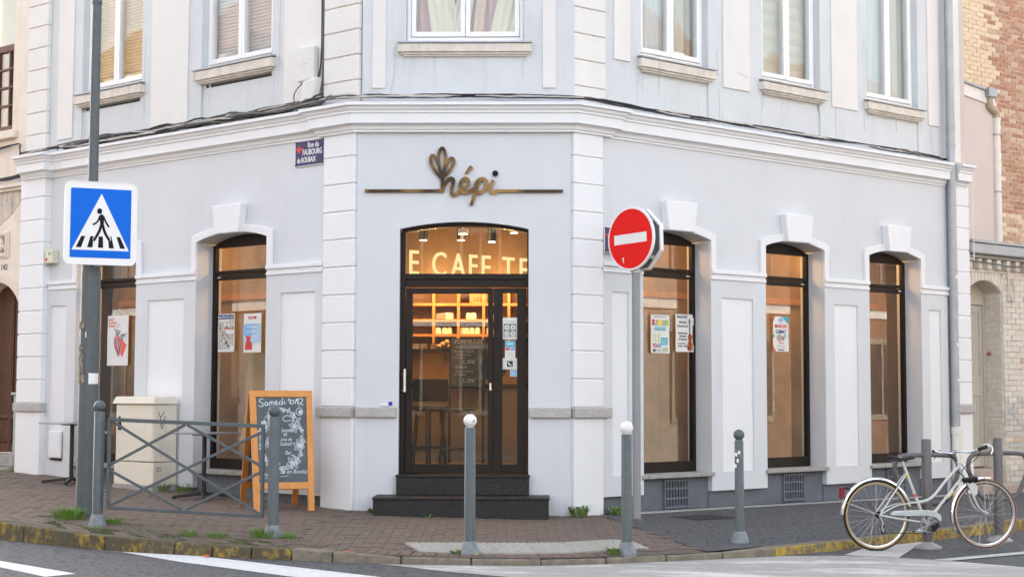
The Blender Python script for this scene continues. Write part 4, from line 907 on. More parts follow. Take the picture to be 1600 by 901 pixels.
# ================================================================== HOUSES ACROSS THE STREETS (they stand in the window reflections)
def far_house(f, u0, u1, h, wm, lab, nw, rm_, shut):
    p = P(f, (u0+u1)/2, -3, 0)
    t = thing('street_house', lab, 'house', p)
    MB().box(f, u0+0.01, u1-0.01, -7, 0, -1.5, h).build('wall', wm, t)
    MB().prism(fr(P(f, u0, 0, 0), -f[2], -f[1]), [(-0.35, h-0.05), (3.5, h+2.6), (7.3, h-0.05)], -(u1-u0)+0.02, -0.01).build('roof', rm_, t)
    MB().box(f, u0+0.02, u1-0.02, 0, 0.25, h-0.4, h-0.06).build('cornice', M_SWHITE, t)
    MB().box(f, u0+0.02, u1-0.02, 0, 0.08, 3.4, 3.6).build('string_course', M_SWHITE, t)
    st = (u1-u0)/nw
    for i in range(nw):
        for z in (0.8, 4.4, 7.6):
            if z+2 > h-0.5: continue
            c = u0+st*(i+0.5); w_ = 0.55
            fo = MB().box(f, c-w_-0.1, c+w_+0.1, 0, 0.07, z-0.15, z+2.05).build('window', shut, t)
            MB().box(f, c-w_, c+w_, 0.07, 0.085, z, z+1.9).build('pane', mat('far_window_dark', (0.05, 0.055, 0.06), 0.1), fo)
            MB().box(f, c-0.04, c+0.04, 0.085, 0.10, z, z+1.9).build('glazing_bar', M_FB4, fo)
    return t
M_FB1 = mat('street_brick', (0.25, 0.165, 0.13), 0.9, 0.2, 3); M_FB2 = mat('street_cream', (0.74, 0.66, 0.55), 0.9, 0.06, 2); M_FB5 = mat('dark_brick', (0.12, 0.08, 0.065), 0.9, 0.2, 3); M_FB4 = mat('street_brown', (0.31, 0.29, 0.265), 0.9, 0.08, 2); M_FB3 = mat('street_pale', (0.66, 0.62, 0.58), 0.9, 0.05, 2); M_TILE = mat('roof_tile', (0.20, 0.10, 0.075), 0.9, 0.25, 8)
oL = Vector((-2.09, 0, 0)) + FL[2]*12.5; oR = Vector((0.376, 0, 0)) + FRT[2]*12.5
GL_ = fr(oL, FL[1], -FL[2]); GR_ = fr(oR, FRT[1], -FRT[2])
GB = fr((0, -29.0, 0), (1, 0, 0), (0, 1, 0))
for f, a, b, h, wm, lab, nw in ((GL_, 3.0, 10, 9.5, M_FB1, 'red brick house across the left street', 3), (GL_, 10, 17, 8.6, M_FB4, 'brown house across the left street', 3), (GL_, 17, 26, 10, M_FB1, 'tall red brick house across the left street', 3),
                                (GR_, 3.0, 9.5, 9.0, M_FB4, 'brown house across the right street', 3), (GR_, 9.5, 16, 9.6, M_FB4, 'tall brown house across the right street', 3), (GR_, 16, 26, 8.6, M_FB1, 'red brick house across the right street', 4),
                                (GB, -13, -5.5, 8.4, M_FB2, 'cream house facing the cafe', 3), (GB, -5.5, 1.8, 7.2, M_FB5, 'dark brick house facing the cafe', 3), (GB, 1.8, 9, 8.2, M_FB2, 'tall cream house facing the cafe', 3)):
    far_house(f, a, b, h, wm, lab, nw, M_TILE, M_FB4)

# ================================================================== GROUND
RX0, RX1, RY0, RY1 = -70, 70, -70, 60
tag(MB().quad((RX0, RY0, rz(RX0, RY0)), (RX1, RY0, rz(RX1, RY0)), (RX1, RY1, rz(RX1, RY1)), (RX0, RY1, rz(RX0, RY1))).build('road', M_ROAD), kind='structure')
KF = [(-11.5, 3.35), (-8.0, 0.35), (-6.4, -1.02), (-5.311, -1.875), (-4.8, -2.25), (-4.285, -2.60), (-3.7, -2.86), (-3.05, -3.06), (-2.53, -3.20), (-2.0, -3.33), (-1.37, -3.43), (-0.8, -3.478), (-0.07, -3.42), (0.45, -3.25), (0.9, -3.043), (1.57, -2.692), (2.235, -2.30), (2.787, -1.85), (4.025, -0.656), (5.614, 0.93), (9.5, 4.75), (13, 8.2)]
def offset_line(pts, d):
    out = []
    for i, p in enumerate(pts):
        a = Vector(pts[max(0, i-1)]); b = Vector(pts[min(len(pts)-1, i+1)]); t = (b-a).normalized(); e = d(p[0]) if callable(d) else d; out.append((p[0]-t.y*e, p[1]+t.x*e))
    return out
def ramp(x): return min(1, max(0, (x+1.9)/0.55)) * min(1, max(0, (2.2-x)/0.6))      # 1 along the dropped kerb
def koff(x): return 0.155 - 0.105*ramp(x)
KB = offset_line(KF, koff)
wall_line = [plan(FRT, 12, -0.5), plan(FRT, 0.25, -0.2), plan(FL, 0.25, -0.2), plan(FL, 12, -0.5)]
pav = sheet(KB + wall_line, gz, 0.5, -0.0085, 'pavement', M_BASE); tag(pav, kind='structure')
# asphalt half of the pavement, right of a slanting joint
AL = [(0.60, 0.40), (0.722, 0.104), (1.035, -1.038), (1.50, -2.58)]
iK = [p for p in KB if p[0] > 1.5]
asph = [(0.60, 0.40)] + AL[1:] + iK + [plan(FRT, 12, -0.5), plan(FRT, 0.25, -0.2)]
sheet(asph, gz, 0.5, 0.001, 'asphalt', M_ASPH, pav)
MB().add([(x, y, gz(x, y)+0.012) for x, y in (plan(FRT, 0.75, 0.03), plan(FRT, 7.0, 0.03), plan(FRT, 7.0, 0.14), plan(FRT, 0.85, 0.14))]+[(x, y, gz(x, y)-0.01) for x, y in (plan(FRT, 0.75, 0.03), plan(FRT, 7.0, 0.03), plan(FRT, 7.0, 0.145), plan(FRT, 0.85, 0.145))], [(0, 1, 2, 3), (2, 3, 7, 6)]).build('wall_foot_strip', M_CONC, pav)
cv = [(1.45, 0.22), (1.95, 0.60), (2.22, 0.30), (1.74, -0.08)]
MB().add([(x, y, gz(x, y)+0.006) for x, y in cv], [(0, 1, 2, 3)]).build('asphalt_patch', mat('dark_patch', (0.03, 0.028, 0.027), 0.9, 0.2, 60, 0.4, 120), pav)
# tactile slabs
TQ = [(-1.255, -2.63), (-1.06, -3.20), (-0.36, -3.16), (0.325, -2.99), (0.685, -2.72), (1.034, -2.60), (0.871, -2.13), (0.692, -2.03), (0.222, -2.33), (-0.498, -2.51)]
tops = [(-1.255, -2.63), (-0.875, -2.57), (-0.498, -2.51), (-0.13, -2.43), (0.222, -2.33), (0.46, -2.18), (0.692, -2.03), (0.871, -2.10)]
bots = [(-1.06, -3.20), (-0.71, -3.19), (-0.36, -3.16), (-0.02, -3.09), (0.325, -2.99), (0.51, -2.86), (0.70, -2.72), (1.02, -2.57)]
for i in range(7):
    q = [tops[i], tops[i+1], bots[i+1], bots[i]]; c = (sum(p[0] for p in q)/4, sum(p[1] for p in q)/4)
    q = [(p[0]+(c[0]-p[0])*0.015, p[1]+(c[1]-p[1])*0.015) for p in q]
    sl = MB(); sl.add([(x, y, gz(x, y)+0.008) for x, y in q]+[(x, y, gz(x, y)-0.016) for x, y in q], [(0, 1, 2, 3), (0, 4, 5, 1), (1, 5, 6, 2), (2, 6, 7, 3), (3, 7, 4, 0)])
    so = sl.build('tactile_slab', M_TACT, pav)
    st = MB(); nu, nv = 6, 10
    for a in range(nu):
        for b in range(nv):
            s_, t_ = (a+0.5)/nu, (b+0.5)/nv
            x = (q[0][0]*(1-s_)+q[1][0]*s_)*(1-t_)+(q[3][0]*(1-s_)+q[2][0]*s_)*t_; y = (q[0][1]*(1-s_)+q[1][1]*s_)*(1-t_)+(q[3][1]*(1-s_)+q[2][1]*s_)*t_
            st.lathe((x, y, gz(x, y)+0.007), [(0.020, 0), (0.018, 0.006), (0.010, 0.009)], 8)
    tag(st.build('studs', M_TACT, so), kind='stuff')
# clay pavers: the 300 that show largest are single parts, the rest one part
pp = KB[:17] + [(1.50, -2.58), (1.035, -1.038), (0.722, 0.104), (0.5, 0.35), plan(FL, 0.25, -0.2), plan(FL, 12, -0.5)]
def paver_quads():
    out = []
    PL_, PW = 0.203, 0.102
    def field(o, ang, reg):
        ca, sa = math.cos(ang), math.sin(ang)
        for j in range(-60, 110):
            for i in range(-50, 60):
                a0 = i*PL_ + (PL_/2 if j % 2 else 0); b0 = j*PW
                cx, cy = o[0]+ca*(a0+PL_/2)-sa*(b0+PW/2), o[1]+sa*(a0+PL_/2)+ca*(b0+PW/2)
                if cx < -9 or not reg(cx, cy) or not inside((cx, cy), pp): continue
                out.append((cx, cy, ang))
    sep = lambda x, y: (x+2.09)*0.97 + (y)*(-0.10) < 0.0        # joint that runs from the corner to the kerb
    KBs = offset_line(KF, lambda x: koff(x)+0.245)
    ins = [(p[0], p[1]) for p in KBs[:17]] + [(1.50, -2.58), (1.035, -1.038), (0.722, 0.104), (0.5, 0.35), plan(FL, 0.25, -0.2), plan(FL, 12, -0.5)]
    field((-2.09, 0), 0.02, lambda x, y: not sep(x, y) and inside((x, y), ins) and not inside((x, y), TQ))
    field((-2.09, 0), math.pi-aL, lambda x, y: sep(x, y) and (inside((x, y), ins) or x < -2.3))
    # soldier course along the dropped kerb
    line = [p for p in zip(KB, KBs) if -2.4 < p[0][0] < 1.5]
    for (a, c), (b, d) in zip(line[:-1], line[1:]):
        L = (Vector(b)-Vector(a)).length; n = max(1, int(L/PW))
        for k in range(n):
            t = (k+0.5)/n; m1 = Vector(a).lerp(Vector(b), t); m2 = Vector(c).lerp(Vector(d), t); mid = (m1+m2)/2; dv = m2-m1
            out.append((mid.x, mid.y, math.atan2(dv.y, dv.x)))
    return out
pq = paver_quads()
def seen(q):
    v = Vector((q[0], q[1], gz(q[0], q[1]))) - camo.location; dz = v.dot(fw); px = 800+2300*v.dot(r2)/dz; py = 450-2300*v.dot(u2)/dz
    vis = -10 < px < 1610 and py < 905
    return (0 if vis else 1, dz)
pq.sort(key=seen); print('pavers', len(pq))
pm = []
for k in range(4):
    b = MB(); j = [random.uniform(-0.003, 0.003) for _ in range(4)]
    w_, h_ = 0.0985, 0.048
    b.add([(-w_, -h_, -0.02), (w_, -h_, -0.02), (w_, h_, -0.02), (-w_, h_, -0.02), (-w_, -h_, -0.003), (w_, -h_, -0.003), (w_, h_, -0.003), (-w_, h_, -0.003),
           (-w_+.005, -h_+.005, j[0]), (w_-.005, -h_+.005, j[1]), (w_-.005, h_-.005, j[2]), (-w_+.005, h_-.005, j[3])],
          [(0, 1, 5, 4), (1, 2, 6, 5), (2, 3, 7, 6), (3, 0, 4, 7), (4, 5, 9, 8), (5, 6, 10, 9), (6, 7, 11, 10), (7, 4, 8, 11), (8, 9, 10, 11)])
    o = b.build('paver', PAVERS[0]); pm.append(o.data); col.objects.unlink(o); bpy.data.objects.remove(o)
rest = [MB() for _ in PAVERS]
for i, (x, y, a) in enumerate(pq):
    z = gz(x, y) + random.uniform(-0.003, 0.003); me = random.choice(pm); q = int(random.random()**1.3*4) % 4
    slope = (gz(x+0.1, y)-gz(x-0.1, y))/0.2, (gz(x, y+0.1)-gz(x, y-0.1))/0.2
    rot = Matrix.Rotation(-slope[0]*0+math.atan(slope[1]), 3, 'X') @ Matrix.Rotation(-math.atan(slope[0]), 3, 'Y') @ Matrix.Rotation(a, 3, 'Z')
    if i < 300:
        inst('paver', me, pav, (x, y, z), rot.to_euler(), PAVERS[q])
    else:
        rest[q].add([rot @ v.co + Vector((x, y, z)) for v in me.vertices], [tuple(p.vertices) for p in me.polygons])
big = MB(); mi = []
for q, b in enumerate(rest):
    mi += [q]*len(b.f); big.add(b.v, b.f)
me = bpy.data.meshes.new('paver_field'); me.from_pydata([tuple(v) for v in big.v], [], big.f)
for p_ in PAVERS: me.materials.append(p_)
me.polygons.foreach_set('material_index', mi)
o = bpy.data.objects.new('paver_field', me); col.objects.link(o); o.parent = pav; tag(o, kind='stuff')
# kerb stones
def along(line, s0, s1, step):
    pts = [Vector(p) for p in line]; acc = [0]
    for a, b in zip(pts[:-1], pts[1:]): acc.append(acc[-1]+(b-a).length)
    def at(s):
        for i in range(len(pts)-1):
            if s <= acc[i+1]: return pts[i].lerp(pts[i+1], (s-acc[i])/(acc[i+1]-acc[i]))
        return pts[-1]
    return at, acc
at, acc = along(KF, 0, 0, 0)
total = acc[-1]; s = 0.0
while s < total-0.1:
    p = at(s); L = 0.385 if p.x < -2.0 else (0.62 if p.x < 2.2 else 0.95)
    e = min(total, s+L); a, b = at(s), at(e); t = (b-a).normalized(); nrm = Vector((-t.y, t.x)); g = 0.006
    a2, b2 = a+t*g, b-t*g; vs = []
    def ktop(q):
        g_ = gz(*(q+nrm*0.155))+0.004; lo = max(rz(*q)+0.03, g_-0.02); return g_*(1-ramp(q.x)) + lo*ramp(q.x)
    top0, top1 = ktop(a2), ktop(b2)
    jz = random.uniform(-0.004, 0.004)
    k = MB()
    for zz in (0, 1):
        for (q, off, tp) in ((a2, 0.0, top0), (b2, 0.0, top1), (a2, koff(a2.x)-0.003, top0), (b2, koff(b2.x)-0.003, top1)):
            sh = 0.012 if (zz == 1 and off == 0) else 0
            w2 = q + nrm*(off+sh); vs.append((w2.x, w2.y, (tp+jz if zz else rz(*q)-0.15)))
    k.hexa(vs)
    cx = (a.x+b.x)/2
    k.build('kerb_stone', M_KERBY if -5.6 < cx < -2.15 else (M_KERBY2 if cx > 2.55 else M_KERB), pav, bevel=0.014, seg=2)
    s = e
# road markings and the worn crossing surface
def mark(name, pts, m_, off=0.004): return tag(sheet(pts, rz, 0, off, name, m_), kind='structure')
mark('road_marking', [(-5.6, -3.28), (-4.647, -3.677), (-3.744, -4.463), (-3.911, -4.693), (-4.483, -4.124), (-5.75, -3.6)], M_RMARK)
mark('road_marking', [(-4.171, -2.72), (-3.05, -3.075), (-1.355, -4.316), (-0.6, -4.95), (-1.0, -5.1), (-2.034, -4.406), (-3.153, -3.514), (-3.873, -2.80)], M_RMARK)
mark('crossing_surface', [(-1.395, -3.45), (-0.797, -3.485), (-0.074, -3.427), (0.45, -3.257), (0.899, -3.05), (1.569, -2.70), (2.244, -2.33), (2.781, -2.193), (3.257, -2.234), (3.746, -2.434), (4.363, -2.91), (6.5, -5.0), (4.5, -8), (0.8, -5.4), (-0.279, -4.217), (-0.769, -3.935)], M_TABLE)
mark('road_marking', [(2.9, -2.16), (3.29, -1.39), (4.039, -0.70), (3.386, -2.31)], M_CHEV, 0.008)
mark('road_marking', [(3.659, -2.447), (4.806, -1.55), (6.5, -0.3), (6.6, -0.42), (4.726, -1.795), (3.817, -2.50)], M_CHEV, 0.008)

# ================================================================== SIGNS AND LETTERING ON THE WALLS
# brass logo over the door
LG = thing('shop_sign', 'bronze cut-out shop sign reading h\u00e9pi with an ear of wheat and a long bar', 'sign', (-0.85, -0.0, 3.65))
def lq(X, Y): return (-1.971 + (X-133)*0.001622, 3.652 - (Y-391)*0.00163)
s_ = 0.00163; D0, D1 = -0.012, 0.006
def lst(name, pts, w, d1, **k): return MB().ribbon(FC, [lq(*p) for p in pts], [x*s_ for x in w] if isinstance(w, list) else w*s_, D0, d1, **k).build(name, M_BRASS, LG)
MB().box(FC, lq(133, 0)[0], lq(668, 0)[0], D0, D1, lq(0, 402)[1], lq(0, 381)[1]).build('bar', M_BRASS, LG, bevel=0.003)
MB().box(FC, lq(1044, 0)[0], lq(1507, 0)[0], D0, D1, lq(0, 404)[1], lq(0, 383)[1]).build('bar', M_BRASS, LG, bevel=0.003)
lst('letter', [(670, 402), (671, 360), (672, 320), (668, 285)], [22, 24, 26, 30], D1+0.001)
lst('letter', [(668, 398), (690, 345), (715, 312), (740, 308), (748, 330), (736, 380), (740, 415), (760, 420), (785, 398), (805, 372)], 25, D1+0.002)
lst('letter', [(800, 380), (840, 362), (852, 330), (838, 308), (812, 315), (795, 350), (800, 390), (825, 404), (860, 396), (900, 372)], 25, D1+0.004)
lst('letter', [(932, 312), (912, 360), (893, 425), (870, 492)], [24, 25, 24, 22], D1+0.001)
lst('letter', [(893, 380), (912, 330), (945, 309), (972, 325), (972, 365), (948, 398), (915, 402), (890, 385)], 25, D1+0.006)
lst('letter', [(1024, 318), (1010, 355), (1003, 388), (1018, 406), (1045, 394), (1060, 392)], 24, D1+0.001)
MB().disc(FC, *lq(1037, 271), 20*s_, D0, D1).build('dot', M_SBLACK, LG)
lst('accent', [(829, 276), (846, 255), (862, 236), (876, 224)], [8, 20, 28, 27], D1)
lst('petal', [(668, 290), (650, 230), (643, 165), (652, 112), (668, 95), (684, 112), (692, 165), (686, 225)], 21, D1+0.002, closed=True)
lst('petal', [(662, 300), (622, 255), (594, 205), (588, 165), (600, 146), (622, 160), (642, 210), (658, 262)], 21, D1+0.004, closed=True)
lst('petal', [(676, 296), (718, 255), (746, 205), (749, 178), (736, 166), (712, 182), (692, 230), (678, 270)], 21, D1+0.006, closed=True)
# enamel street plates
def street_plate(f, ua, ub, za, zb, d, lab, lines, mir, slope=0.0):
    t = thing('street_plate', lab, 'street sign', P(f, (ua+ub)/2, d, (za+zb)/2))
    lo, hi = min(ua, ub), max(ua, ub)
    b = MB().box(f, lo, hi, d-0.004, d+0.006, za, zb).build('plate', M_PLATEW, t, bevel=0.003)
    MB().box(f, lo+0.010, hi-0.010, d+0.006, d+0.008, za+0.010, zb-0.010).build('field', M_NAVY, t)
    for uu in (lo+0.02, hi-0.02):
        for zz in (za+0.02, zb-0.02): MB().disc(f, uu, zz, 0.013, d+0.008, d+0.012, 10).build('screw', M_BLACKM, t)
    sg = -1 if mir else 1; x0 = hi if mir else lo
    X = lambda q: x0 + sg*q
    fl = MB()
    cx, cz = 0.075, zb-0.105
    fl.ribbon(f, [(X(cx), cz-0.04), (X(cx-0.002), cz), (X(cx), cz+0.055)], [0.018, 0.045, 0.004], d+0.008, d+0.011)
    for q in (-1, 1): fl.ribbon(f, [(X(cx), cz-0.025), (X(cx+q*0.03), cz+0.005), (X(cx+q*0.047), cz+0.012), (X(cx+q*0.052), cz-0.008)], [0.012, 0.020, 0.018, 0.006], d+0.008, d+0.012+q*0.0005)
    fl.box(f, min(X(cx-0.028), X(cx+0.028)), max(X(cx-0.028), X(cx+0.028)), d+0.008, d+0.0125, cz-0.030, cz-0.018)
    fl.build('fleur_de_lis', M_FLEUR, t)
    for s, q, z, sz, xs in lines: text(f, s, X(q), za+z, sz, d+0.008, M_PLATEW, 'lettering', t, mirror=mir, xs=xs, bold=0.0015)
    return t
street_plate(FL, 1.005, 0.515, 4.01, 4.315, DW+0.014, 'navy enamel street plate reading Rue du FAUBOURG de ROUBAIX left of the corner', [('Rue du', 0.215, 0.215, 0.088, 0.74), ('FAUBOURG', 0.128, 0.130, 0.095, 0.65), ('de ROUBAIX', 0.040, 0.045, 0.090, 0.62)], True)
street_plate(FRT, 0.455, 0.93, 2.985, 3.285, DW+0.045, 'navy enamel street plate half hidden behind the red no entry sign', [('PL', 0.10, 0.06, 0.105, 0.70)], False)
# bell plate, alarm box, boxes on the upper wall
bp_ = thing('bell_plate', 'small white intercom plate with a blue square left of the cafe door', 'intercom', P(FC, -1.71, -0.03, 1.25))
MB().box(FC, -1.775, -1.695, -0.03, -0.012, 1.243, 1.275).build('plate', M_SWHITE, bp_, bevel=0.003); MB().box(FC, -1.70, -1.655, -0.03, -0.018, 1.243, 1.262).build('plate', M_SWHITE, bp_)
MB().box(FC, -1.685, -1.642, -0.012, -0.006, 1.25, 1.292).build('blue_tag', mat('tag_blue', (0.01, 0.05, 0.38), 0.5), bp_)
MB().box(FC, -1.685, -1.642, -0.03, -0.012, 1.25, 1.292).build('tag_base', M_SWHITE, bp_)
al = thing('alarm_box', 'small ivory alarm box with a red dot beside the far left quoins', 'alarm', P(FL, 5.80, DW, 3.2))
f_ = fr(P(FL, 5.87, DW+0.002, 3.13), (-FL[1]), FL[2])
MB().box(f_, 0.02, 0.20, 0, 0.10, 0, 0.185).build('case', M_ALARM, al, bevel=0.01, seg=2)
MB().disc(f_, 0.065, 0.055, 0.022, 0.10, 0.104, 16).build('red_lamp', P_RED, al); MB().box(f_, 0.11, 0.15, 0.10, 0.103, 0.11, 0.15).build('speaker_slot', P_GREY, al)
MB().tube([P(f_, 0.07, 0.05, 0), P(f_, 0.07, 0.05, -0.035)], 0.016, 8).build('cable_gland', P_GREY, al)
bx = thing('wall_box', 'tall pale plastic utility box high on the cream strip left of the corner', 'utility box', P(FL, 0.85, DU, 5.2))
o = MB().box(FL, 0.67, 0.94, DU+0.02, DU+0.13, 4.99, 5.42).build('case', M_BOX, bx, bevel=0.035, seg=3)
MB().box(FL, 0.74, 0.87, DU+0.13, DU+0.133, 5.20, 5.206).build('label_line', P_LGREY, bx)
bx2 = thing('wall_box', 'smaller white junction box tilted over the cables left of the corner', 'utility box', P(FL, 0.72, DU, 4.88))
a_ = R(-14); fb = fr(P(FL, 0.86, DU+0.06, 4.735), (FL[1]*math.cos(a_)*-1 + Vector((0, 0, 1))*math.sin(a_)*-0.6), FL[2], (FL[1]*-0.22 + Vector((0, 0, 1))))
MB().box(fb, 0, 0.24, 0, 0.10, 0, 0.255).build('case', M_BOX, bx2, bevel=0.02, seg=2)
MB().box(fb, 0.10, 0.13, 0.10, 0.104, 0.01, 0.03).build('screw', P_GREY, bx2)
# cables lying along the cornice
def cable(pts, r, m_, lab, grp='cables lying along the cornice', wob=0.012, seg=5):
    q = smooth3(pts, seg); q = [p + Vector((random.uniform(-1, 1), random.uniform(-1, 1), random.uniform(-1, 1)))*wob*0.3 for p in q]
    o = MB().tube(q, r, 6).build('cable', m_); return tag(o, lab, 'cable', grp)
def facade_run(u_start, u_end_r, zbase, dz, r, m_, lab, dens=0.45, d0=0.02):
    pts = []; u = u_start
    while u > 0.15: pts.append(P(FL, u, d0+random.uniform(-0.03, 0.05)+(0.06 if u < 0.6 else 0), zbase+random.uniform(-dz, dz)+(0.03 if u < 0.7 else 0))); u -= dens*random.uniform(0.7, 1.3)
    if u_end_r is not None:
        x = -2.0
        while x < 0.35: pts.append(Vector((x, -0.04+random.uniform(-0.02, 0.02), zbase+0.015+random.uniform(-dz, dz)*0.5))); x += 0.4
        u = 0.1
        while u < u_end_r: pts.append(P(FRT, u, 0.05 if u < 0.6 else random.uniform(-0.04, 0.02), zbase+random.uniform(-dz, dz)*0.7 + 0.01)); u += 0.5
    return cable(pts, r, m_, lab)
for k in range(3): facade_run(6.55, 7.4, 4.69+0.012*k, 0.018, 0.009, M_CABLEK, 'long black cable running over the cornice past all three faces')
for k in range(2): facade_run(6.5, 7.4, 4.70+0.015*k, 0.018, 0.010, M_CABLEW, 'long pale cable running over the cornice past all three faces')
for k in range(9): facade_run(random.uniform(4.4, 5.6), None, 4.655+0.012*k, 0.028, random.uniform(0.009, 0.016), M_CABLEK if k % 3 else M_CABLEG, 'thick dark cable in the tangled bundle over the left cornice', 0.35)
for k in range(5): facade_run(random.uniform(3.4, 6.3), None, 4.68+0.014*k, 0.025, random.uniform(0.008, 0.012), M_CABLEW if k % 2 else M_CABLEG, 'pale cable in the tangled bundle over the left cornice', 0.5, 0.05)
for k in range(3): cable([P(FL, 6.5, 0.05, 4.66+0.01*k), P(FL, 6.62, -0.02, 4.80), P(FL, 6.8, DH+0.05, 4.90), P(FL, 7.3, DH+0.06, 4.86+0.01*k), P(FL, 8.4, DH+0.06, 4.84), P(FL, 10, DH+0.05, 4.86)], 0.010, M_CABLEK, 'black cable looping from the left cornice onto the cream house', 'cables looping onto the cream house')
for k in range(3): cable([P(FL, 10, DH+0.09, 4.42+0.02*k), P(FL, 8, DH+0.09, 4.40+0.02*k), P(FL, 7, DH+0.10, 4.39+0.015*k), P(FL, 6.6, DH+0.10, 4.41+0.02*k)], 0.012, M_CABLEK, 'black cable along the moulding of the cream house', 'cables along the moulding of the cream house')
cable([P(FL, 0.62, DU+0.02, 7.5), P(FL, 0.625, DU+0.03, 6.4), P(FL, 0.62, DU+0.03, 5.5), P(FL, 0.64, DU+0.04, 5.1), P(FL, 0.75, DU+0.05, 4.9), P(FL, 0.8, DU+0.08, 4.72)], 0.009, M_CABLEK, 'thin black cable hanging down beside the upper left quoins', None, 0.004)
cable([P(FL, 0.595, DU+0.02, 7.5), P(FL, 0.60, DU+0.03, 5.4), P(FL, 0.60, DU+0.03, 4.75)], 0.012, M_CABLEG, 'grey conduit running straight down beside the upper left quoins', None, 0.002)
cable([P(FL, 0.90, DU+0.06, 5.0), P(FL, 0.98, DU+0.10, 4.9), P(FL, 1.02, DU+0.08, 4.80), P(FL, 0.9, DU+0.10, 4.71)], 0.006, M_CABLEK, 'short black cable looping under the tall utility box', None, 0.003)
cable([P(FRT, 7.50, 0.02, 4.64), P(FRT, 7.505, 0.03, 4.2), P(FRT, 7.50, 0.03, 3.6), P(FRT, 7.52, 0.02, 3.3)], 0.010, M_PIPEW, 'white cable running down the edge of the right hand quoins', None, 0.003)
cable([P(FRT, 7.5, DG+0.12, 3.30), P(FRT, 8.0, DG+0.13, 3.28), P(FRT, 8.5, DG+0.13, 3.26), P(FRT, 9.2, DG+0.13, 3.28), P(FRT, 9.9, DG+0.13, 3.25)], 0.010, M_CABLEG, 'grey cable under the dentils of the outbuilding', None, 0.01)
cable([P(FRT, 8.35, DG+0.13, 3.27), P(FRT, 8.52, DG+0.06, 3.22), P(FRT, 8.56, DG+0.05, 2.9), P(FRT, 8.66, DG+0.06, 2.75), P(FRT, 8.72, DG+0.05, 2.85), P(FRT, 8.66, DG+0.05, 3.1)], 0.010, M_CABLEW, 'pale cable hanging in a loop right of the outbuilding door', None, 0.004)

# ================================================================== POSTERS BEHIND THE GLASS
def poster(f, ua, ub, za, zb, d, lab, mir, name='poster'):
    """returns a reader's frame on the poster: x right 0..W, z up 0..H"""
    t = thing(name, lab, 'poster', P(f, (ua+ub)/2, d, (za+zb)/2))
    W_ = abs(ub-ua); H_ = zb-za
    g = fr(P(f, max(ua, ub) if mir else min(ua, ub), d, za), -f[1] if mir else f[1], f[2])
    nx, nz = 6, 8; vs = []
    for j in range(nz+1):
        for i in range(nx+1): vs.append(P(g, W_*i/nx, -0.003-0.002*math.sin(i*1.7+j*1.1), H_*j/nz))
    fs = [(j*(nx+1)+i, j*(nx+1)+i+1, (j+1)*(nx+1)+i+1, (j+1)*(nx+1)+i) for j in range(nz) for i in range(nx)]
    MB().add(vs, fs, True).build('sheet', M_PAPER, t)
    return t, g, W_, H_
DPOS = -0.283
def rect(g, t, x0, x1, z0, z1, m_, d=0.001, name='print'): return MB().box(g, x0, x1, d-0.0004, d+0.0004, z0, z1).build(name, m_, t)
# heart
t, g, W_, H_ = poster(FL, 4.87, 4.42, 1.735, 2.40, DPOS, 'white poster with a red and blue anatomical heart in the far left window', True)
for i, s in enumerate(('JAZZ', 'en Nord', 'festival')): text(g, s, 0.03, H_-0.07-0.042*i, 0.05, 0.001, P_CORAL, 'lettering', t)
MB().prism(g, [(0.20, 0.40), (0.30, 0.36), (0.42, 0.27), (0.33, 0.11), (0.22, 0.25)], 0.0005, 0.0012).build('print', P_CORAL, t)
MB().prism(g, [(0.14, 0.36), (0.19, 0.41), (0.27, 0.38), (0.31, 0.31), (0.30, 0.20), (0.26, 0.13), (0.22, 0.15), (0.16, 0.24)], 0.0013, 0.0018).build('print', flat('print_pink', (0.72, 0.30, 0.27)), t)
h_ = MB()
for q in ([(0.18, 0.36), (0.20, 0.27), (0.26, 0.14)], [(0.22, 0.38), (0.25, 0.28), (0.27, 0.16)], [(0.26, 0.36), (0.29, 0.28), (0.27, 0.2)], [(0.15, 0.32), (0.19, 0.22), (0.25, 0.12)], [(0.2, 0.40), (0.19, 0.46), (0.15, 0.49)], [(0.22, 0.40), (0.23, 0.48)], [(0.24, 0.40), (0.28, 0.47)], [(0.27, 0.38), (0.33, 0.41), (0.36, 0.38)], [(0.31, 0.36), (0.36, 0.40), (0.39, 0.42)], [(0.3, 0.33), (0.34, 0.35)]): h_.ribbon(g, q, 0.013, 0.0019, 0.0024)
h_.build('print', P_NAVY, t)
h_ = MB()
for q in ([(0.23, 0.49), (0.21, 0.55)], [(0.23, 0.49), (0.25, 0.56)], [(0.23, 0.52), (0.29, 0.55)], [(0.36, 0.40), (0.41, 0.43), (0.39, 0.36)]): h_.ribbon(g, q, 0.008, 0.0006, 0.0012)
h_.build('print', P_PALE, t)
# W2 left: market poster
t, g, W_, H_ = poster(FL, 2.625, 2.315, 1.885, 2.355, DPOS, 'grey photo poster under a navy title bar in the window behind the chalkboard', True)
rect(g, t, 0.012, W_-0.012, H_-0.065, H_-0.012, P_NAVY); text(g, 'march\u00e9 de no\u00ebl', W_/2, H_-0.052, 0.048, 0.002, M_PAPER, 'lettering', t, 'CENTER')
rect(g, t, 0.012, W_-0.012, 0.03, H_-0.07, P_LGREY); rect(g, t, 0.015, 0.20, H_-0.095, H_-0.073, M_PAPER, 0.002)
for k in range(46): MB().disc(g, random.uniform(0.03, W_-0.03), random.uniform(0.04, H_-0.12)**1.0, random.uniform(0.008, 0.03), 0.0015, 0.002+k*0.00003, 7).build('print', random.choice([P_GREY, P_TAN, P_DGREY, P_LGREY, M_PAPER, P_GREY]), t)
rect(g, t, 0.15, W_-0.005, 0.22, 0.275, M_PAPER, 0.005); rect(g, t, 0.13, W_-0.02, 0.278, 0.29, P_CORAL, 0.005)
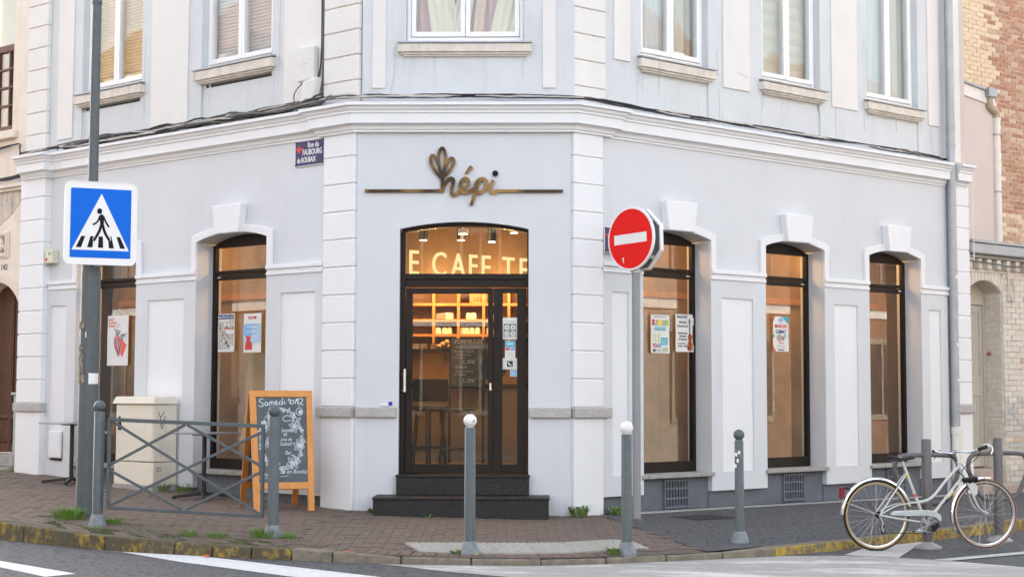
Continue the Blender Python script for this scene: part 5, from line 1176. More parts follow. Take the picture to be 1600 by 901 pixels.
MB().disc(g, W_-0.04, 0.04, 0.035, 0.004, 0.005).build('print', M_PAPER, t)
# W2 right: blue poster with a red sack
t, g, W_, H_ = poster(FL, 2.15, 1.83, 1.872, 2.345, DPOS, 'pale blue poster with a red gift sack in the window behind the chalkboard', True)
rect(g, t, 0.01, W_-0.01, 0.12, H_-0.12, P_PALE); rect(g, t, 0.01, 0.15, 0.20, 0.33, P_SKY, 0.002); rect(g, t, 0.09, 0.23, H_-0.065, H_-0.035, P_RED, 0.002); text(g, 'NO\u00cbL', 0.16, H_-0.062, 0.03, 0.003, M_PAPER, 'lettering', t, 'CENTER')
for k in range(6): rect(g, t, 0.06+0.01*(k % 3), 0.25-0.012*(k % 2), H_-0.14-k*0.028, H_-0.132-k*0.028, M_PAPER if k % 2 else P_SKY, 0.003)
MB().prism(g, [(0.03, 0.035), (0.16, 0.035), (0.155, 0.12), (0.12, 0.15), (0.135, 0.18), (0.06, 0.18), (0.07, 0.15), (0.045, 0.12)], 0.0035, 0.0042).build('print', P_RED, t)
for k in range(5): MB().disc(g, 0.06+0.018*k, 0.185+0.01*(k % 2), 0.014, 0.0043, 0.005, 8).build('print', random.choice([P_CORAL, P_RED]), t)
# W3 left: green sheet
t, g, W_, H_ = poster(FRT, 1.45, 1.755, 1.868, 2.325, DPOS, 'white poster of green and teal blocks in the window behind the no entry sign', False)
text(g, 'UN SAMEDI POUR LA', W_/2, H_-0.03, 0.022, 0.001, P_GREY, 'lettering', t, 'CENTER')
for x0, x1, m_, s in ((0.02, 0.055, P_RED, ''), (0.058, 0.10, M_PAPER, 'Z'), (0.103, 0.18, P_YELL, ''), (0.183, 0.225, M_PAPER, 'D'), (0.228, 0.29, P_GREEN, '')):
    rect(g, t, x0, x1, H_-0.125, H_-0.055, m_, 0.001)
    if s: text(g, s, x0+0.002, H_-0.12, 0.075, 0.002, P_BLACK, 'lettering', t)
rect(g, t, 0.055, 0.245, H_-0.185, H_-0.14, P_TEAL); rect(g, t, 0.06, 0.24, H_-0.18, H_-0.145, flat('print_mint', (0.50, 0.68, 0.66)), 0.002); text(g, 'WEEK-END', 0.15, H_-0.176, 0.034, 0.003, P_TEAL, 'lettering', t, 'CENTER')
for x0, x1, z0, z1, m_ in ((0.03, 0.07, 0.14, 0.225, P_GREEN), (0.075, 0.115, 0.14, 0.225, P_YELL), (0.118, 0.155, 0.14, 0.225, P_GREEN), (0.165, 0.275, 0.10, 0.185, P_TEAL), (0.03, 0.10, 0.07, 0.115, P_RED), (0.11, 0.165, 0.07, 0.115, P_TEAL), (0.20, 0.22, 0.02, 0.06, P_GREY), (0.03, 0.075, 0.015, 0.05, P_DGREY), (0.09, 0.12, 0.015, 0.05, P_LGREY), (0.13, 0.165, 0.015, 0.05, P_LGREY), (0.235, 0.275, 0.015, 0.07, P_GREEN)): rect(g, t, x0, x1, z0, z1, m_)
for x0, x1 in ((0.037, 0.063), (0.082, 0.108), (0.125, 0.148)): rect(g, t, x0, x1, 0.148, 0.215, M_PAPER, 0.002)
for k in range(3): rect(g, t, 0.175, 0.26, 0.115+k*0.02, 0.121+k*0.02, M_PAPER, 0.002)
MB().ribbon(g, [(0.04, 0.08), (0.09, 0.108)], 0.012, 0.002, 0.003).build('print', M_PAPER, t); MB().ribbon(g, [(0.12, 0.105), (0.155, 0.085)], 0.010, 0.002, 0.003).build('print', M_PAPER, t)
# W3 right: violin poster
t, g, W_, H_ = poster(FRT, 1.86, 2.165, 1.89, 2.345, DPOS, 'white poster with an orange violin in the window behind the no entry sign', False)
for s, z, sz in (('RACHAT', 0.405, 0.054), ('VIOLON', 0.345, 0.040), ('VIOLONCELLE', 0.30, 0.034), ('ESTIMATION', 0.215, 0.031), ('GRATUITE', 0.178, 0.031), ('\u00c0 DOMICILE', 0.142, 0.031), ('06 84 11 70 88', 0.06, 0.03)):
    text(g, s, 0.115, z, sz, 0.001, P_BLACK, 'lettering', t, 'CENTER', xs=0.82)
text(g, 'LE PARTENAIRE', 0.10, 0.095, 0.018, 0.001, P_BLACK, 'lettering', t, 'CENTER')
vb = [(0.195, 0.04), (0.215, 0.015), (0.25, 0.01), (0.28, 0.03), (0.287, 0.075), (0.27, 0.115), (0.268, 0.14), (0.28, 0.165), (0.277, 0.20), (0.25, 0.22), (0.222, 0.218), (0.205, 0.19), (0.208, 0.16), (0.215, 0.135), (0.20, 0.10)]
MB().prism(g, smooth_line(vb, [1]*len(vb), 4, True)[0], 0.0006, 0.0014).build('print', P_VIOLIN, t)
v_ = MB(); v_.ribbon(g, [(0.243, 0.05), (0.238, 0.20), (0.232, 0.36)], 0.014, 0.0015, 0.002); v_.ribbon(g, [(0.21, 0.385), (0.255, 0.375)], 0.006, 0.0015, 0.002); v_.ribbon(g, [(0.212, 0.365), (0.255, 0.355)], 0.006, 0.0015, 0.002); v_.ribbon(g, [(0.232, 0.36), (0.234, 0.40), (0.245, 0.405)], 0.009, 0.0021, 0.0025); v_.disc(g, 0.212, 0.045, 0.018, 0.002, 0.0026, 12)
v_.build('print', P_BLACK, t)
# W4: climate march
t, g, W_, H_ = poster(FRT, 3.595, 3.89, 1.925, 2.375, DPOS, 'white poster reading MARCHE CLIMAT in the middle window of the right side', False)
MB().prism(g, [(0.17, H_), (W_, H_), (W_, H_-0.10)], 0.0006, 0.0012).build('print', P_TEAL, t); MB().prism(g, [(0, H_), (0.04, H_), (0.0, H_-0.08)], 0.0006, 0.0012).build('print', P_CORAL, t); MB().prism(g, [(0, 0), (0.05, 0), (0.0, 0.08)], 0.0006, 0.0012).build('print', P_CORAL, t)
MB().disc(g, 0.145, H_-0.045, 0.045, 0.0013, 0.002).build('print', P_PALE, t); text(g, 'pour le', 0.145, H_-0.05, 0.025, 0.0022, P_DGREY, 'lettering', t, 'CENTER')
text(g, 'MARCHE', W_/2, H_-0.145, 0.066, 0.001, P_CORAL, 'lettering', t, 'CENTER', xs=0.88, bold=0.001); text(g, 'CLIMAT', W_/2, H_-0.215, 0.062, 0.001, P_NAVY, 'lettering', t, 'CENTER', xs=0.92, bold=0.001)
MB().disc(g, 0.12, 0.175, 0.045, 0.0006, 0.0012, ru=0.055).build('print', P_TAN, t); MB().disc(g, 0.185, 0.17, 0.028, 0.0013, 0.002).build('print', P_GREY, t); MB().disc(g, 0.225, 0.20, 0.026, 0.0013, 0.0022).build('print', P_TEAL, t); MB().disc(g, 0.225, 0.20, 0.012, 0.0023, 0.003).build('print', M_PAPER, t)
text(g, 'samedi', W_/2, 0.105, 0.034, 0.001, P_CORAL, 'lettering', t, 'CENTER')
for k in range(4): rect(g, t, 0.06, 0.24, 0.085-k*0.014, 0.080-k*0.014, P_LGREY)
rect(g, t, 0.09, 0.20, 0.014, 0.026, P_NAVY); MB().disc(g, 0.01, 0.20, 0.02, 0.0006, 0.0012).build('print', P_TEAL, t)
# stickers on the side light of the door
DS = -0.146
t, g, W_, H_ = poster(FC, -0.418, -0.258, 1.99, 2.235, DS, 'grey poster with four white rings on the side light of the cafe door', False)
rect(g, t, 0.01, W_-0.01, 0.012, 0.18, P_GREY); text(g, 'Carnet', W_/2, 0.195, 0.04, 0.001, P_LGREY, 'lettering', t, 'CENTER', shear=0.3)
for a in (0.045, 0.115):
    for b in (0.065, 0.135): MB().disc(g, a, b, 0.026, 0.0015, 0.002, 20).build('print', M_PAPER, t); MB().disc(g, a, b, 0.012, 0.0021, 0.003, 14).build('print', P_GREY, t)
rect(g, t, 0.015, 0.145, 0.016, 0.03, M_PAPER, 0.002)
t, g, W_, H_ = poster(FC, -0.393, -0.278, 1.78, 1.975, DS, 'white card with a teal block below the ring poster on the side light', False)
rect(g, t, 0.005, W_-0.005, 0.125, 0.19, P_TEAL); rect(g, t, 0.02, W_-0.02, 0.145, 0.175, P_PALE, 0.002); rect(g, t, 0.005, 0.052, 0.088, 0.118, P_CORAL); rect(g, t, 0.06, W_-0.006, 0.088, 0.118, P_SKY)
for k in range(3): rect(g, t, 0.015, W_-0.015, 0.02+k*0.02, 0.027+k*0.02, P_LGREY)
t, g, W_, H_ = poster(FC, -0.42, -0.256, 1.655, 1.782, DS-0.004, 'white sticker with a black telephone square on the side light', False)
rect(g, t, 0.05, 0.115, 0.03, 0.095, P_BLACK); MB().ribbon(g, [(0.065, 0.08), (0.075, 0.055), (0.10, 0.045)], [0.018, 0.010, 0.018], 0.0016, 0.002).build('print', M_PAPER, t)
t, g, W_, H_ = poster(FC, -0.335, -0.257, 1.575, 1.648, DS, 'small blue card sticker lowest on the side light', False)
rect(g, t, 0.006, W_-0.006, 0.006, H_-0.006, P_SKY); text(g, 'CB', W_/2, 0.022, 0.035, 0.002, M_PAPER, 'lettering', t, 'CENTER')

# ================================================================== STREET FURNITURE
# lamp post with the crossing sign
lx, ly = -4.70, -1.12; lz = gz(lx, ly)
lp = thing('lamp_post', 'tall grey street lamp post with a thick lower shaft carrying the blue crossing sign', 'lamp post', (lx, ly, lz))
prof_ = [(0.112, -0.05), (0.112, 0.02), (0.107, 0.04), (0.100, 2.52), (0.096, 2.60), (0.056, 2.68), (0.054, 2.72)]
MB().lathe((lx, ly, lz), prof_, 16, smooth=False).build('lower_shaft', M_BOLL, lp)
MB().lathe((lx, ly, lz), [(0.054, 2.70), (0.047, 5.34), (0.047, 5.37)], 16).build('upper_shaft', M_BOLL, lp)
MB().lathe((lx, ly, lz), [(0.052, 5.371), (0.054, 5.38), (0.054, 5.405), (0.041, 5.41), (0.038, 7.8)], 16).build('upper_shaft', M_BOLL, lp)
MB().tube(smooth3([(lx, ly, lz+7.78), (lx+0.05, ly-0.2, lz+8.15), (lx+0.2, ly-0.9, lz+8.35), (lx+0.3, ly-1.4, lz+8.38)]), 0.035, 10).build('bracket', M_BOLL, lp)
MB().hexa([(lx+0.3+a*0.13, ly-1.4+b*0.3, lz+8.32+c*0.10-(0.02 if b < 0 else 0)) for c in (0, 1) for b in (-1, 1) for a in (-1, 1)]).build('lantern', M_BOLL, lp, bevel=0.03, seg=2)
def wrap(r, a0, a1, z0, z1, m_, name, rag=0.0):
    n = 9; vs = []
    for j in range(2):
        for i in range(n+1):
            a = a0+(a1-a0)*i/n; zz = (z0 + random.uniform(-rag, rag)) if j == 0 else (z1 + random.uniform(-rag, rag))
            vs.append((lx+math.cos(a)*r, ly+math.sin(a)*r, lz+zz))
    return MB().add(vs, [(i, i+1, n+2+i, n+1+i) for i in range(n)]).build(name, m_, lp)
M_TORN = mat2('torn_sticker_residue', (0.40, 0.29, 0.17), (0.115, 0.135, 0.145), 0.47, 0.55, 26, 0.9, 0.3, 60)
wrap(0.1065, R(185), R(255), 1.93, 2.00, M_TORN, 'sticker_residue', 0.01); wrap(0.1068, R(185), R(250), 1.48, 1.75, M_TORN, 'sticker_residue', 0.02); wrap(0.107, R(185), R(262), 1.38, 1.46, M_TORN, 'sticker_residue', 0.015)
wrap(0.1072, R(285), R(350), 1.36, 1.47, M_SWHITE, 'sticker', 0.006)
wrap(0.1060, R(262), R(268), 1.84, 1.90, M_SWHITE, 'sticker')
CA = R(22)
FX = (Vector((-4.555, -1.30, 3.135)), Vector((math.cos(CA), math.sin(CA), 0))*0.845, Vector((math.sin(CA), -math.cos(CA), 0)), Vector((0, 0, 1)))
cs = thing('crossing_sign', 'square blue pedestrian crossing sign with a white border on the lamp post', 'road sign', (-4.60, -1.30, 3.135))
Hs = 0.432
def rrect(h, r, n=6, hz=None):
    hz = hz or h; out = []
    for cx, cz, a in ((h-r, hz-r, 0), (-h+r, hz-r, 90), (-h+r, -hz+r, 180), (h-r, -hz+r, 270)):
        for i in range(n+1): t = R(a+90*i/n); out.append((cx+r*math.cos(t), cz+r*math.sin(t)))
    return out
MB().prism(FX, rrect(Hs, 0.075), -0.045, 0.0).build('panel', M_SWHITE, cs, bevel=0.006, seg=2)
MB().strip(FX, rrect(Hs, 0.075)+[rrect(Hs, 0.075)[0]], rrect(Hs-0.008, 0.070)+[rrect(Hs-0.008, 0.070)[0]], -0.001, 0.004).build('rim', M_SWHITE, cs)
hb = Hs-0.072
MB().prism(FX, rrect(hb, 0.012), -0.0, 0.0025).build('blue_field', M_BLUE, cs)
def sq(X, Y):
    yt = 135+(X-190)*0.0866; yb = 752+(X-190)*0.0415
    return (-hb + 2*hb*(X-190)/547, hb - 2*hb*(Y-yt)/(yb-yt))
MB().prism(FX, [sq(466, 202), sq(205, 685), sq(722, 710)], 0.0026, 0.0040).build('white_triangle', M_SWHITE, cs)
for q in ([(290, 567), (325, 568), (290, 667), (243, 665)], [(372, 571), (402, 572), (392, 670), (344, 668)], [(446, 575), (484, 577), (489, 676), (442, 674)], [(530, 579), (562, 581), (586, 682), (540, 680)], [(607, 583), (640, 586), (688, 687), (642, 685)]):
    MB().prism(FX, [sq(*p) for p in q], 0.0041, 0.0052).build('crossing_bar', M_SBLACK, cs)
k_ = 2*hb/547
for (w_, m_, d0_) in ((1.35, M_SWHITE, 0.0053), (1.0, M_SBLACK, 0.0062)):
    fg = MB()
    if w_ == 1.0: fg.disc(FX, *sq(450, 355), 23*k_, d0_, d0_+0.001, 20)
    ad = 0 if w_ == 1.0 else 14
    if w_ == 1.0:
        fg.prism(FX, [sq(*p) for p in ((448, 395), (463, 382), (480, 386), (497, 410), (490, 440), (490, 490), (458, 490), (455, 440), (440, 420))], d0_, d0_+0.0012)
        fg.ribbon(FX, [sq(452, 400), sq(436, 440), sq(415, 460), sq(392, 470)], 15*k_, d0_, d0_+0.0014); fg.ribbon(FX, [sq(486, 402), sq(505, 445), sq(520, 470), sq(536, 497)], 15*k_, d0_, d0_+0.0016)
    fg.ribbon(FX, [sq(466, 480), sq(450, 530), sq(425, 575), sq(402, 612)] if w_ == 1.0 else [sq(430, 575), sq(415, 600), sq(402, 614)], [24*k_+ad*k_, 24*k_+ad*k_, 22*k_+ad*k_, 22*k_+ad*k_][:4 if w_ == 1.0 else 3], d0_, d0_+0.0018); fg.ribbon(FX, [sq(480, 480), sq(500, 540), sq(522, 580), sq(545, 616)] if w_ == 1.0 else [sq(520, 580), sq(535, 602), sq(545, 618)], [24*k_+ad*k_, 24*k_+ad*k_, 22*k_+ad*k_, 22*k_+ad*k_][:4 if w_ == 1.0 else 3], d0_, d0_+0.0020)
    fg.build('walking_figure' if w_ == 1.0 else 'figure_outline', m_, cs)
MB().box(FX, -0.06, 0.04, -0.10, -0.045, -0.44, -0.40).build('bracket', M_ALU, cs); MB().box(FX, -0.06, 0.04, -0.10, -0.045, 0.25, 0.29).build('bracket', M_ALU, cs)
# no entry sign on its own post, with the back of an octagonal sign behind
nx_, ny_ = 1.045, -0.39; nz_ = gz(nx_, ny_)
sp = thing('sign_post', 'slim grey round post of the no entry sign by the right hand window', 'post', (nx_, ny_, nz_))
MB().lathe((nx_, ny_, nz_), [(0.045, -0.05), (0.045, 3.35)], 16).build('shaft', mat('post_grey', (0.26, 0.27, 0.275), 0.5, 0.06, 10, 0.05, 60), sp)
MB().lathe((nx_, ny_, nz_), [(0.066, -0.03), (0.064, 0.03), (0.046, 0.045)], 16).build('collar', mat('rusty_collar', (0.16, 0.13, 0.11), 0.9, 0.3, 30), sp)
NA = R(48)
def tilt(a, rl):
    u = Vector((math.cos(a), -math.sin(a), 0)); n = Vector((-math.sin(a), -math.cos(a), 0)); z = Vector((0, 0, 1))
    return u*math.cos(rl)+z*math.sin(rl), n, z*math.cos(rl)-u*math.sin(rl)
u_, n_, w_ = tilt(NA, R(1.5))
cN = Vector((nx_, ny_, 3.068)) + n_*0.085
FN = (cN, u_, n_, w_)
ne = thing('no_entry_sign', 'round red no entry sign with a white bar on a slim grey post', 'road sign', cN)
MB().disc(FN, 0, 0, 0.348, -0.030, 0.0, 56).build('plate', M_SWHITE, ne, bevel=0.004)
MB().disc(FN, 0, 0, 0.325, 0.0003, 0.002, 56).build('red_disc', M_RED, ne)
MB().box(FN, -0.245, 0.245, 0.0022, 0.0035, -0.053, 0.053).build('white_bar', M_SWHITE, ne)
MB().ribbon(FN, [(-0.13, -0.215), (-0.11, -0.205), (-0.115, -0.235), (-0.105, -0.26)], 0.010, 0.0022, 0.003).build('scratch', M_SWHITE, ne)
for z in (-0.2, 0.2): MB().box(FN, -0.2, 0.2, -0.055, -0.031, z-0.015, z+0.015).build('bracket', M_ALU, ne)
cO = Vector((nx_, ny_, 3.055)) - n_*0.055
FO = (cO, u_, n_, w_)
ost = thing('stop_sign', 'grey back of an octagonal road sign mounted behind the no entry sign', 'road sign', cO)
oc = [(0.356*math.cos(R(22.5+45*i)), 0.356*math.sin(R(22.5+45*i))) for i in range(8)]; oi = [(x*0.93, z*0.93) for x, z in oc]
MB().prism(FO, oi, -0.028, -0.012).build('plate', mat('sign_back_grey', (0.20, 0.205, 0.205), 0.5, 0.06, 6), ost)
MB().strip(FO, oc+[oc[0]], oi+[oi[0]], -0.034, 0.012).build('rim', M_SWHITE, ost, bevel=0.003)
for z in (-0.2, 0.2): MB().box(FO, -0.22, 0.22, -0.012, 0.045, z-0.018, z+0.018).build('bracket', M_ALU, ost)
cl = MB(); cl.lathe((nx_, ny_, 2.70), [(0.055, 0), (0.055, 0.045)], 14); cl.box(FN, -0.02, 0.02, -0.16, -0.03, -0.37, -0.33)
cl.build('clamp', M_ALU, ost)
# bollards
def bollard(px_, py_, h, lab, ballm, r=0.050, rb=0.056):
    z = gz(px_, py_)
    t = thing('bollard', lab, 'bollard', (px_, py_, z))
    MB().lathe((px_, py_, z), [(0.090, -0.03), (0.090, 0.008), (0.085, 0.022), (0.063, 0.095), (r+0.004, 0.11)], 10, smooth=False).build('base_flare', M_BOLL2, t)
    MB().lathe((px_, py_, z), [(r+0.003, 0.10), (r, 0.12), (r-0.002, h-2*rb-0.008), (r-0.006, h-2*rb-0.002)], 18).build('post', M_BOLL, t)
    b = MB().lathe((px_, py_, z), [(0.032, h-2*rb-0.003), (0.030, h-2*rb+0.014)], 14).build('neck', ballm, t)
    MB().sphere((px_, py_, z+h-rb), rb+0.004, 18, 12).build('ball', ballm, t)
    return t
M_BOLL2 = mat('worn_flare_paint', (0.19, 0.215, 0.23), 0.5, 0.25, 14, 0.08, 60)
bollard(-4.348, -1.887, 1.22, 'grey bollard with a grey ball at the left end of the barrier', M_BOLL, 0.053, 0.054)
bollard(-2.522, -2.416, 1.235, 'grey bollard with a grey ball in front of the chalkboard', M_BOLL, 0.053, 0.054)
b1 = bollard(-0.623, -3.20, 1.23, 'grey bollard with a white ball and a black scribble in front of the cafe door', M_BALLW)
MB().box(fr((-0.623, -3.263, gz(-0.623, -3.2)+1.175), (1, 0, 0), (0, -1, 0)), -0.005, 0.045, -0.02, -0.0085, -0.003, 0.003).build('scribble', M_SBLACK, b1)
bollard(0.786, -2.97, 1.19, 'grey bollard with a white ball beside the tactile paving', M_BALLW)
b1 = bollard(1.942, -1.934, 1.09, 'short grey bollard with a grey ball on the asphalt in front of the right windows', M_BOLL, 0.046, 0.050)
fs_ = fr((1.942, -1.934, gz(1.942, -1.934)), (1, 0, 0), (-0.35, -1, 0))
for u, z in ((-0.02, 0.84), (-0.005, 0.78), (-0.028, 0.73), (0.01, 0.86)): MB().prism(fr((1.942, -1.934, gz(1.942, -1.934)), fs_[1], fs_[2]), [(u-0.012, z), (u+0.008, z-0.01), (u+0.012, z+0.025), (u-0.008, z+0.03)], 0.030, 0.0485).build('sticker_remnant', M_SWHITE, b1)
# barrier between the two left bollards
pA, pB = Vector((-4.348, -1.887)), Vector((-2.522, -2.416)); ax = (pB-pA).normalized(); Lb = (pB-pA).length
FB = fr((pA.x, pA.y, 0), (ax.x, ax.y, 0), (ax.y, -ax.x, 0))
br = thing('barrier', 'grey metal pedestrian barrier with crossed bars between two bollards', 'barrier', (pA.x, pA.y, gz(pA.x, pA.y)))
x0, x1 = 0.115, Lb-0.115; zt0, zt1 = 1.125, 1.075; zb0, zb1 = 0.265, 0.225
def zl(x, a, b): return a+(b-a)*(x-x0)/(x1-x0)
def bar(xa, za, xb, zb, w=0.030, t_=0.012, name='bar'):
    dv = Vector((xb-xa, zb-za)).normalized(); nv = Vector((-dv.y, dv.x))*w/2
    return MB().prism(FB, [(xa+nv.x, za+nv.y), (xb+nv.x, zb+nv.y), (xb-nv.x, zb-nv.y), (xa-nv.x, za-nv.y)], -t_, t_).build(name, M_BOLL, br, bevel=0.003)
bar(x0-0.015, zt0, x1+0.015, zt1, 0.036, 0.018, 'top_rail'); bar(x0-0.015, zb0, x1+0.015, zb1, 0.032, 0.016, 'bottom_rail')
bar(x0, zb0, x0, zt0, 0.032, 0.015, 'upright'); bar(x1, zb1, x1, zt1, 0.032, 0.015, 'upright')
xm = (x0+x1)/2; zm0, zm1 = (zt0+zb0)/2-0.03, (zt1+zb1)/2+0.02
e = 0.02; zq = lambda x: zl(x, zb0, zb1)
# large lozenge pattern: two crossing zigzags
bar(x0+0.03, zt0-e, x1-e, zb1+e, 0.026, 0.009); bar(x0+e, zm0+0.02, xm, zl(xm, zt0, zt1)-e, 0.026, 0.0095)
bar(xm+0.02, zl(xm, zt0, zt1)-e, x1-e, zm1+0.03, 0.026, 0.0085); bar(x0+e, zb0+e, x1-e, zt1-0.06, 0.026, 0.010)
bar(x0+e, zm0-0.04, xm-0.02, zl(xm, zb0, zb1)+e, 0.026, 0.0088); bar(xm+0.02, zl(xm, zb0, zb1)+e, x1-e, zm1-0.03, 0.026, 0.0092)
for x in (x0-0.05, x1+0.05):
    for zz in (0.38, 0.98): MB().box(FB, x-0.04, x+0.04, -0.008, 0.008, zz, zz+0.035).build('fixing_lug', M_BOLL, br); MB().disc(FB, x+0.02, zz+0.018, 0.010, 0.008, 0.014, 10).build('bolt', M_STEEL, br)
# cafe tables
M_TTOP = mat('grey_table_top', (0.20, 0.205, 0.225), 0.28, 0.06, 6, spec=0.6)
def cafe_table(x, y, lab, ang):
    z = gz(x, y); t = thing('cafe_table', lab, 'table', (x, y, z))
    f = fr((x, y, z), (math.cos(ang), math.sin(ang), 0), (math.sin(ang), -math.cos(ang), 0))
    MB().prism(f, [(-0.31, -0.31)], 0, 0) if False else None
    ft = (f[0]+Vector((0, 0, 0.756)), f[1], Vector((0, 0, 1)), f[2])
    MB().prism(ft, rrect(0.305, 0.02, 3), 0, 0.016).build('tabletop', M_TTOP, t, bevel=0.003)
    MB().tube([(x, y, z+0.05), (x, y, z+0.75)], 0.026, 14).build('column', M_BLACKM, t)
    MB().box(f, -0.10, 0.10, -0.10, 0.10, 0.738, 0.755).build('top_plate', M_BLACKM, t)
    for a in range(4):
        c_, s2 = math.cos(a*math.pi/2+math.pi/4), math.sin(a*math.pi/2+math.pi/4)
        g = (f[0], (f[1]*c_+f[2]*s2).normalized(), (f[1]*-s2+f[2]*c_).normalized(), f[3])
        MB().hexa([P(g, 0.0, -0.03, 0.045), P(g, 0.36, -0.025, 0.012), P(g, 0.0, 0.03, 0.045), P(g, 0.36, 0.025, 0.012), P(g, 0.0, -0.03, 0.085), P(g, 0.36, -0.025, 0.042), P(g, 0.0, 0.03, 0.085), P(g, 0.36, 0.025, 0.042)]).build('foot', M_BLACKM, t, bevel=0.006)
        MB().lathe(P(g, 0.335, 0, 0), [(0.02, 0), (0.02, 0.014)], 10).build('glide', M_BLACKM, t)
    return t
cafe_table(-5.97, 2.36, 'grey square cafe table on a black column left of the lamp post', math.pi-aL)
cafe_table(-3.93, 0.86, 'grey square cafe table on a black column between cabinet and chalkboard', math.pi-aL+0.12)
# cream utility cabinet
cz = gz(*plan(FL, 3.55, 0.15)); cb = thing('utility_cabinet', 'cream street utility cabinet with scribbled graffiti behind the barrier', 'cabinet', P(FL, 3.55, 0.2, cz))
c0, c1, e0, e1 = 3.02, 3.80, 0.0, 0.36
MB().box(FL, c0-0.01, c1+0.01, e0, e1+0.01, cz-0.05, cz+0.05).build('footing', M_CONC, cb)
MB().box(FL, c0, c1, e0+0.001, e1, cz+0.051, cz+0.33).build('base_box', M_CAB, cb, bevel=0.006)
MB().box(FL, c0+0.012, c1-0.012, e0+0.001, e1-0.012, cz+0.338, cz+1.04).build('body', M_CAB, cb, bevel=0.006)
MB().hexa([P(FL, a, d, cz+1.045) for d in (e0, e1+0.03) for a in (c0-0.025, c1+0.025)]+[P(FL, a, d, cz+1.135) for d in (e0+0.02, e1-0.0) for a in (c0+0.01, c1-0.01)]).build('lid', M_CAB, cb, bevel=0.01, seg=2)
MB().box(FL, c0+0.03, c1-0.03, e1-0.012, e1-0.002, cz+0.345, cz+1.03).build('door', M_CAB, cb, bevel=0.004)
lk = MB(); lk.box(FL, c1-0.13, c1-0.085, e1-0.002, e1+0.016, cz+0.72, cz+0.82); lk.box(FL, c1-0.115, c1-0.10, e1-0.002, e1+0.02, cz+0.82, cz+0.89); lk.build('lock', M_BLACKM, cb)
FS = fr(P(FL, c0, 0, 0), FL[2], -FL[1])      # right-hand side of the cabinet
FS = (P(FL, c0+0.012, e1-0.012, cz), -FL[2], -FL[1], Vector((0, 0, 1)))
gr = MB()
for q in ([(0.06, 0.95), (0.09, 0.89), (0.12, 0.91), (0.15, 0.96)], [(0.09, 0.89), (0.10, 0.80), (0.11, 0.76)], [(0.10, 0.78), (0.14, 0.84), (0.17, 0.90)], [(0.11, 0.74), (0.16, 0.80)]): gr.ribbon(FS, q, 0.010, 0.0005, 0.002)
gr.build('graffiti', P_DGREY, cb)
gr = MB()
for q in ([(0.13, 0.82), (0.20, 0.80), (0.17, 0.70), (0.22, 0.68)], [(0.07, 0.70), (0.09, 0.60), (0.12, 0.48)], [(0.17, 0.66), (0.13, 0.55), (0.11, 0.45), (0.2, 0.52)], [(0.10, 0.40), (0.16, 0.44), (0.22, 0.43)], [(0.07, 0.5), (0.05, 0.62)]): gr.ribbon(FS, q, 0.005, 0.0005, 0.002)
gr.build('graffiti', P_LGREY, cb)
for k in range(3): MB().box(FS, 0.03, 0.11, 0.012, 0.015, 0.22+k*0.022, 0.232+k*0.022).build('vent_slot', P_GREY, cb)
text(FL, 'A52', c1-0.28, cz+1.072, 0.05, e1+0.012, P_LGREY, 'lettering', cb, mirror=True)
# chalkboard A-frame
aa = R(22); zA = 0.098
uA = Vector((math.cos(aa), math.sin(aa), 0)); nA = Vector((math.sin(aa), -math.cos(aa), 0))
wA = (Vector((0, 0, 1)) - nA*0.20).normalized()
FA = (Vector((-3.10, -0.46, zA)), uA, (nA+Vector((0, 0, 0.20))).normalized(), wA)
ab = thing('chalkboard_sign', 'orange framed A-board with a chalk wreath, headed Samedi 10/12', 'chalkboard', (-2.8, -0.2, zA))
HB = 1.335; WB = 0.70
mb = MB()
def taper(xb, xt, w, z0, z1): return [(xb, z0), (xb+w, z0), (xt+w, z1), (xt, z1)]
for xb, xt in ((0.02, 0.0), (WB-0.085, WB-0.070)): MB().prism(FA, taper(xb, xt, 0.068, 0.0, HB), -0.022, 0.022).build('leg', M_ORANGE, ab, bevel=0.004)
MB().box(FA, 0.001, WB-0.001, -0.020, 0.0235, HB-0.072, HB+0.002).build('top_rail', M_ORANGE, ab, bevel=0.004)
MB().box(FA, 0.075, WB-0.08, -0.020, 0.020, 0.245, 0.32).build('bottom_rail', M_ORANGE, ab, bevel=0.004)
bd = MB().box(FA, 0.06, WB-0.06, -0.008, 0.008, 0.31, HB-0.06).build('board', M_SLATE, ab)
wBk = (Vector((0, 0, 1)) + nA*0.33).normalized()
FBk = (Vector((-3.10, -0.46, zA)) - nA*0.75 - uA*0.02, uA, (nA-Vector((0, 0, 0.33))).normalized(), wBk)
for xb in (0.02, WB-0.085): MB().box(FBk, xb, xb+0.065, -0.02, 0.02, 0.0, 1.36).build('leg', M_ORANGE2, ab, bevel=0.004)
MB().box(FBk, 0.085, WB-0.085, -0.018, 0.018, 0.24, 0.31).build('bottom_rail', M_ORANGE2, ab); MB().box(FBk, 0.085, WB-0.085, -0.008, 0.008, 0.31, 1.29).build('board', M_SLATE, ab)
def cq(X, Y):   # chalk coordinates: measured on the board, 870 wide by 1340 high
    return (0.075 + (WB-0.15)*(X-48)/870, HB-0.075 - (HB-0.40)*(Y-92)/1340)
ch = MB()
def ck(pts, w=0.009, sub=4, closed=False): ch.ribbon(FA, [cq(*p) for p in pts], w*0.8, 0.0082, 0.0092, closed=closed, sub=sub)
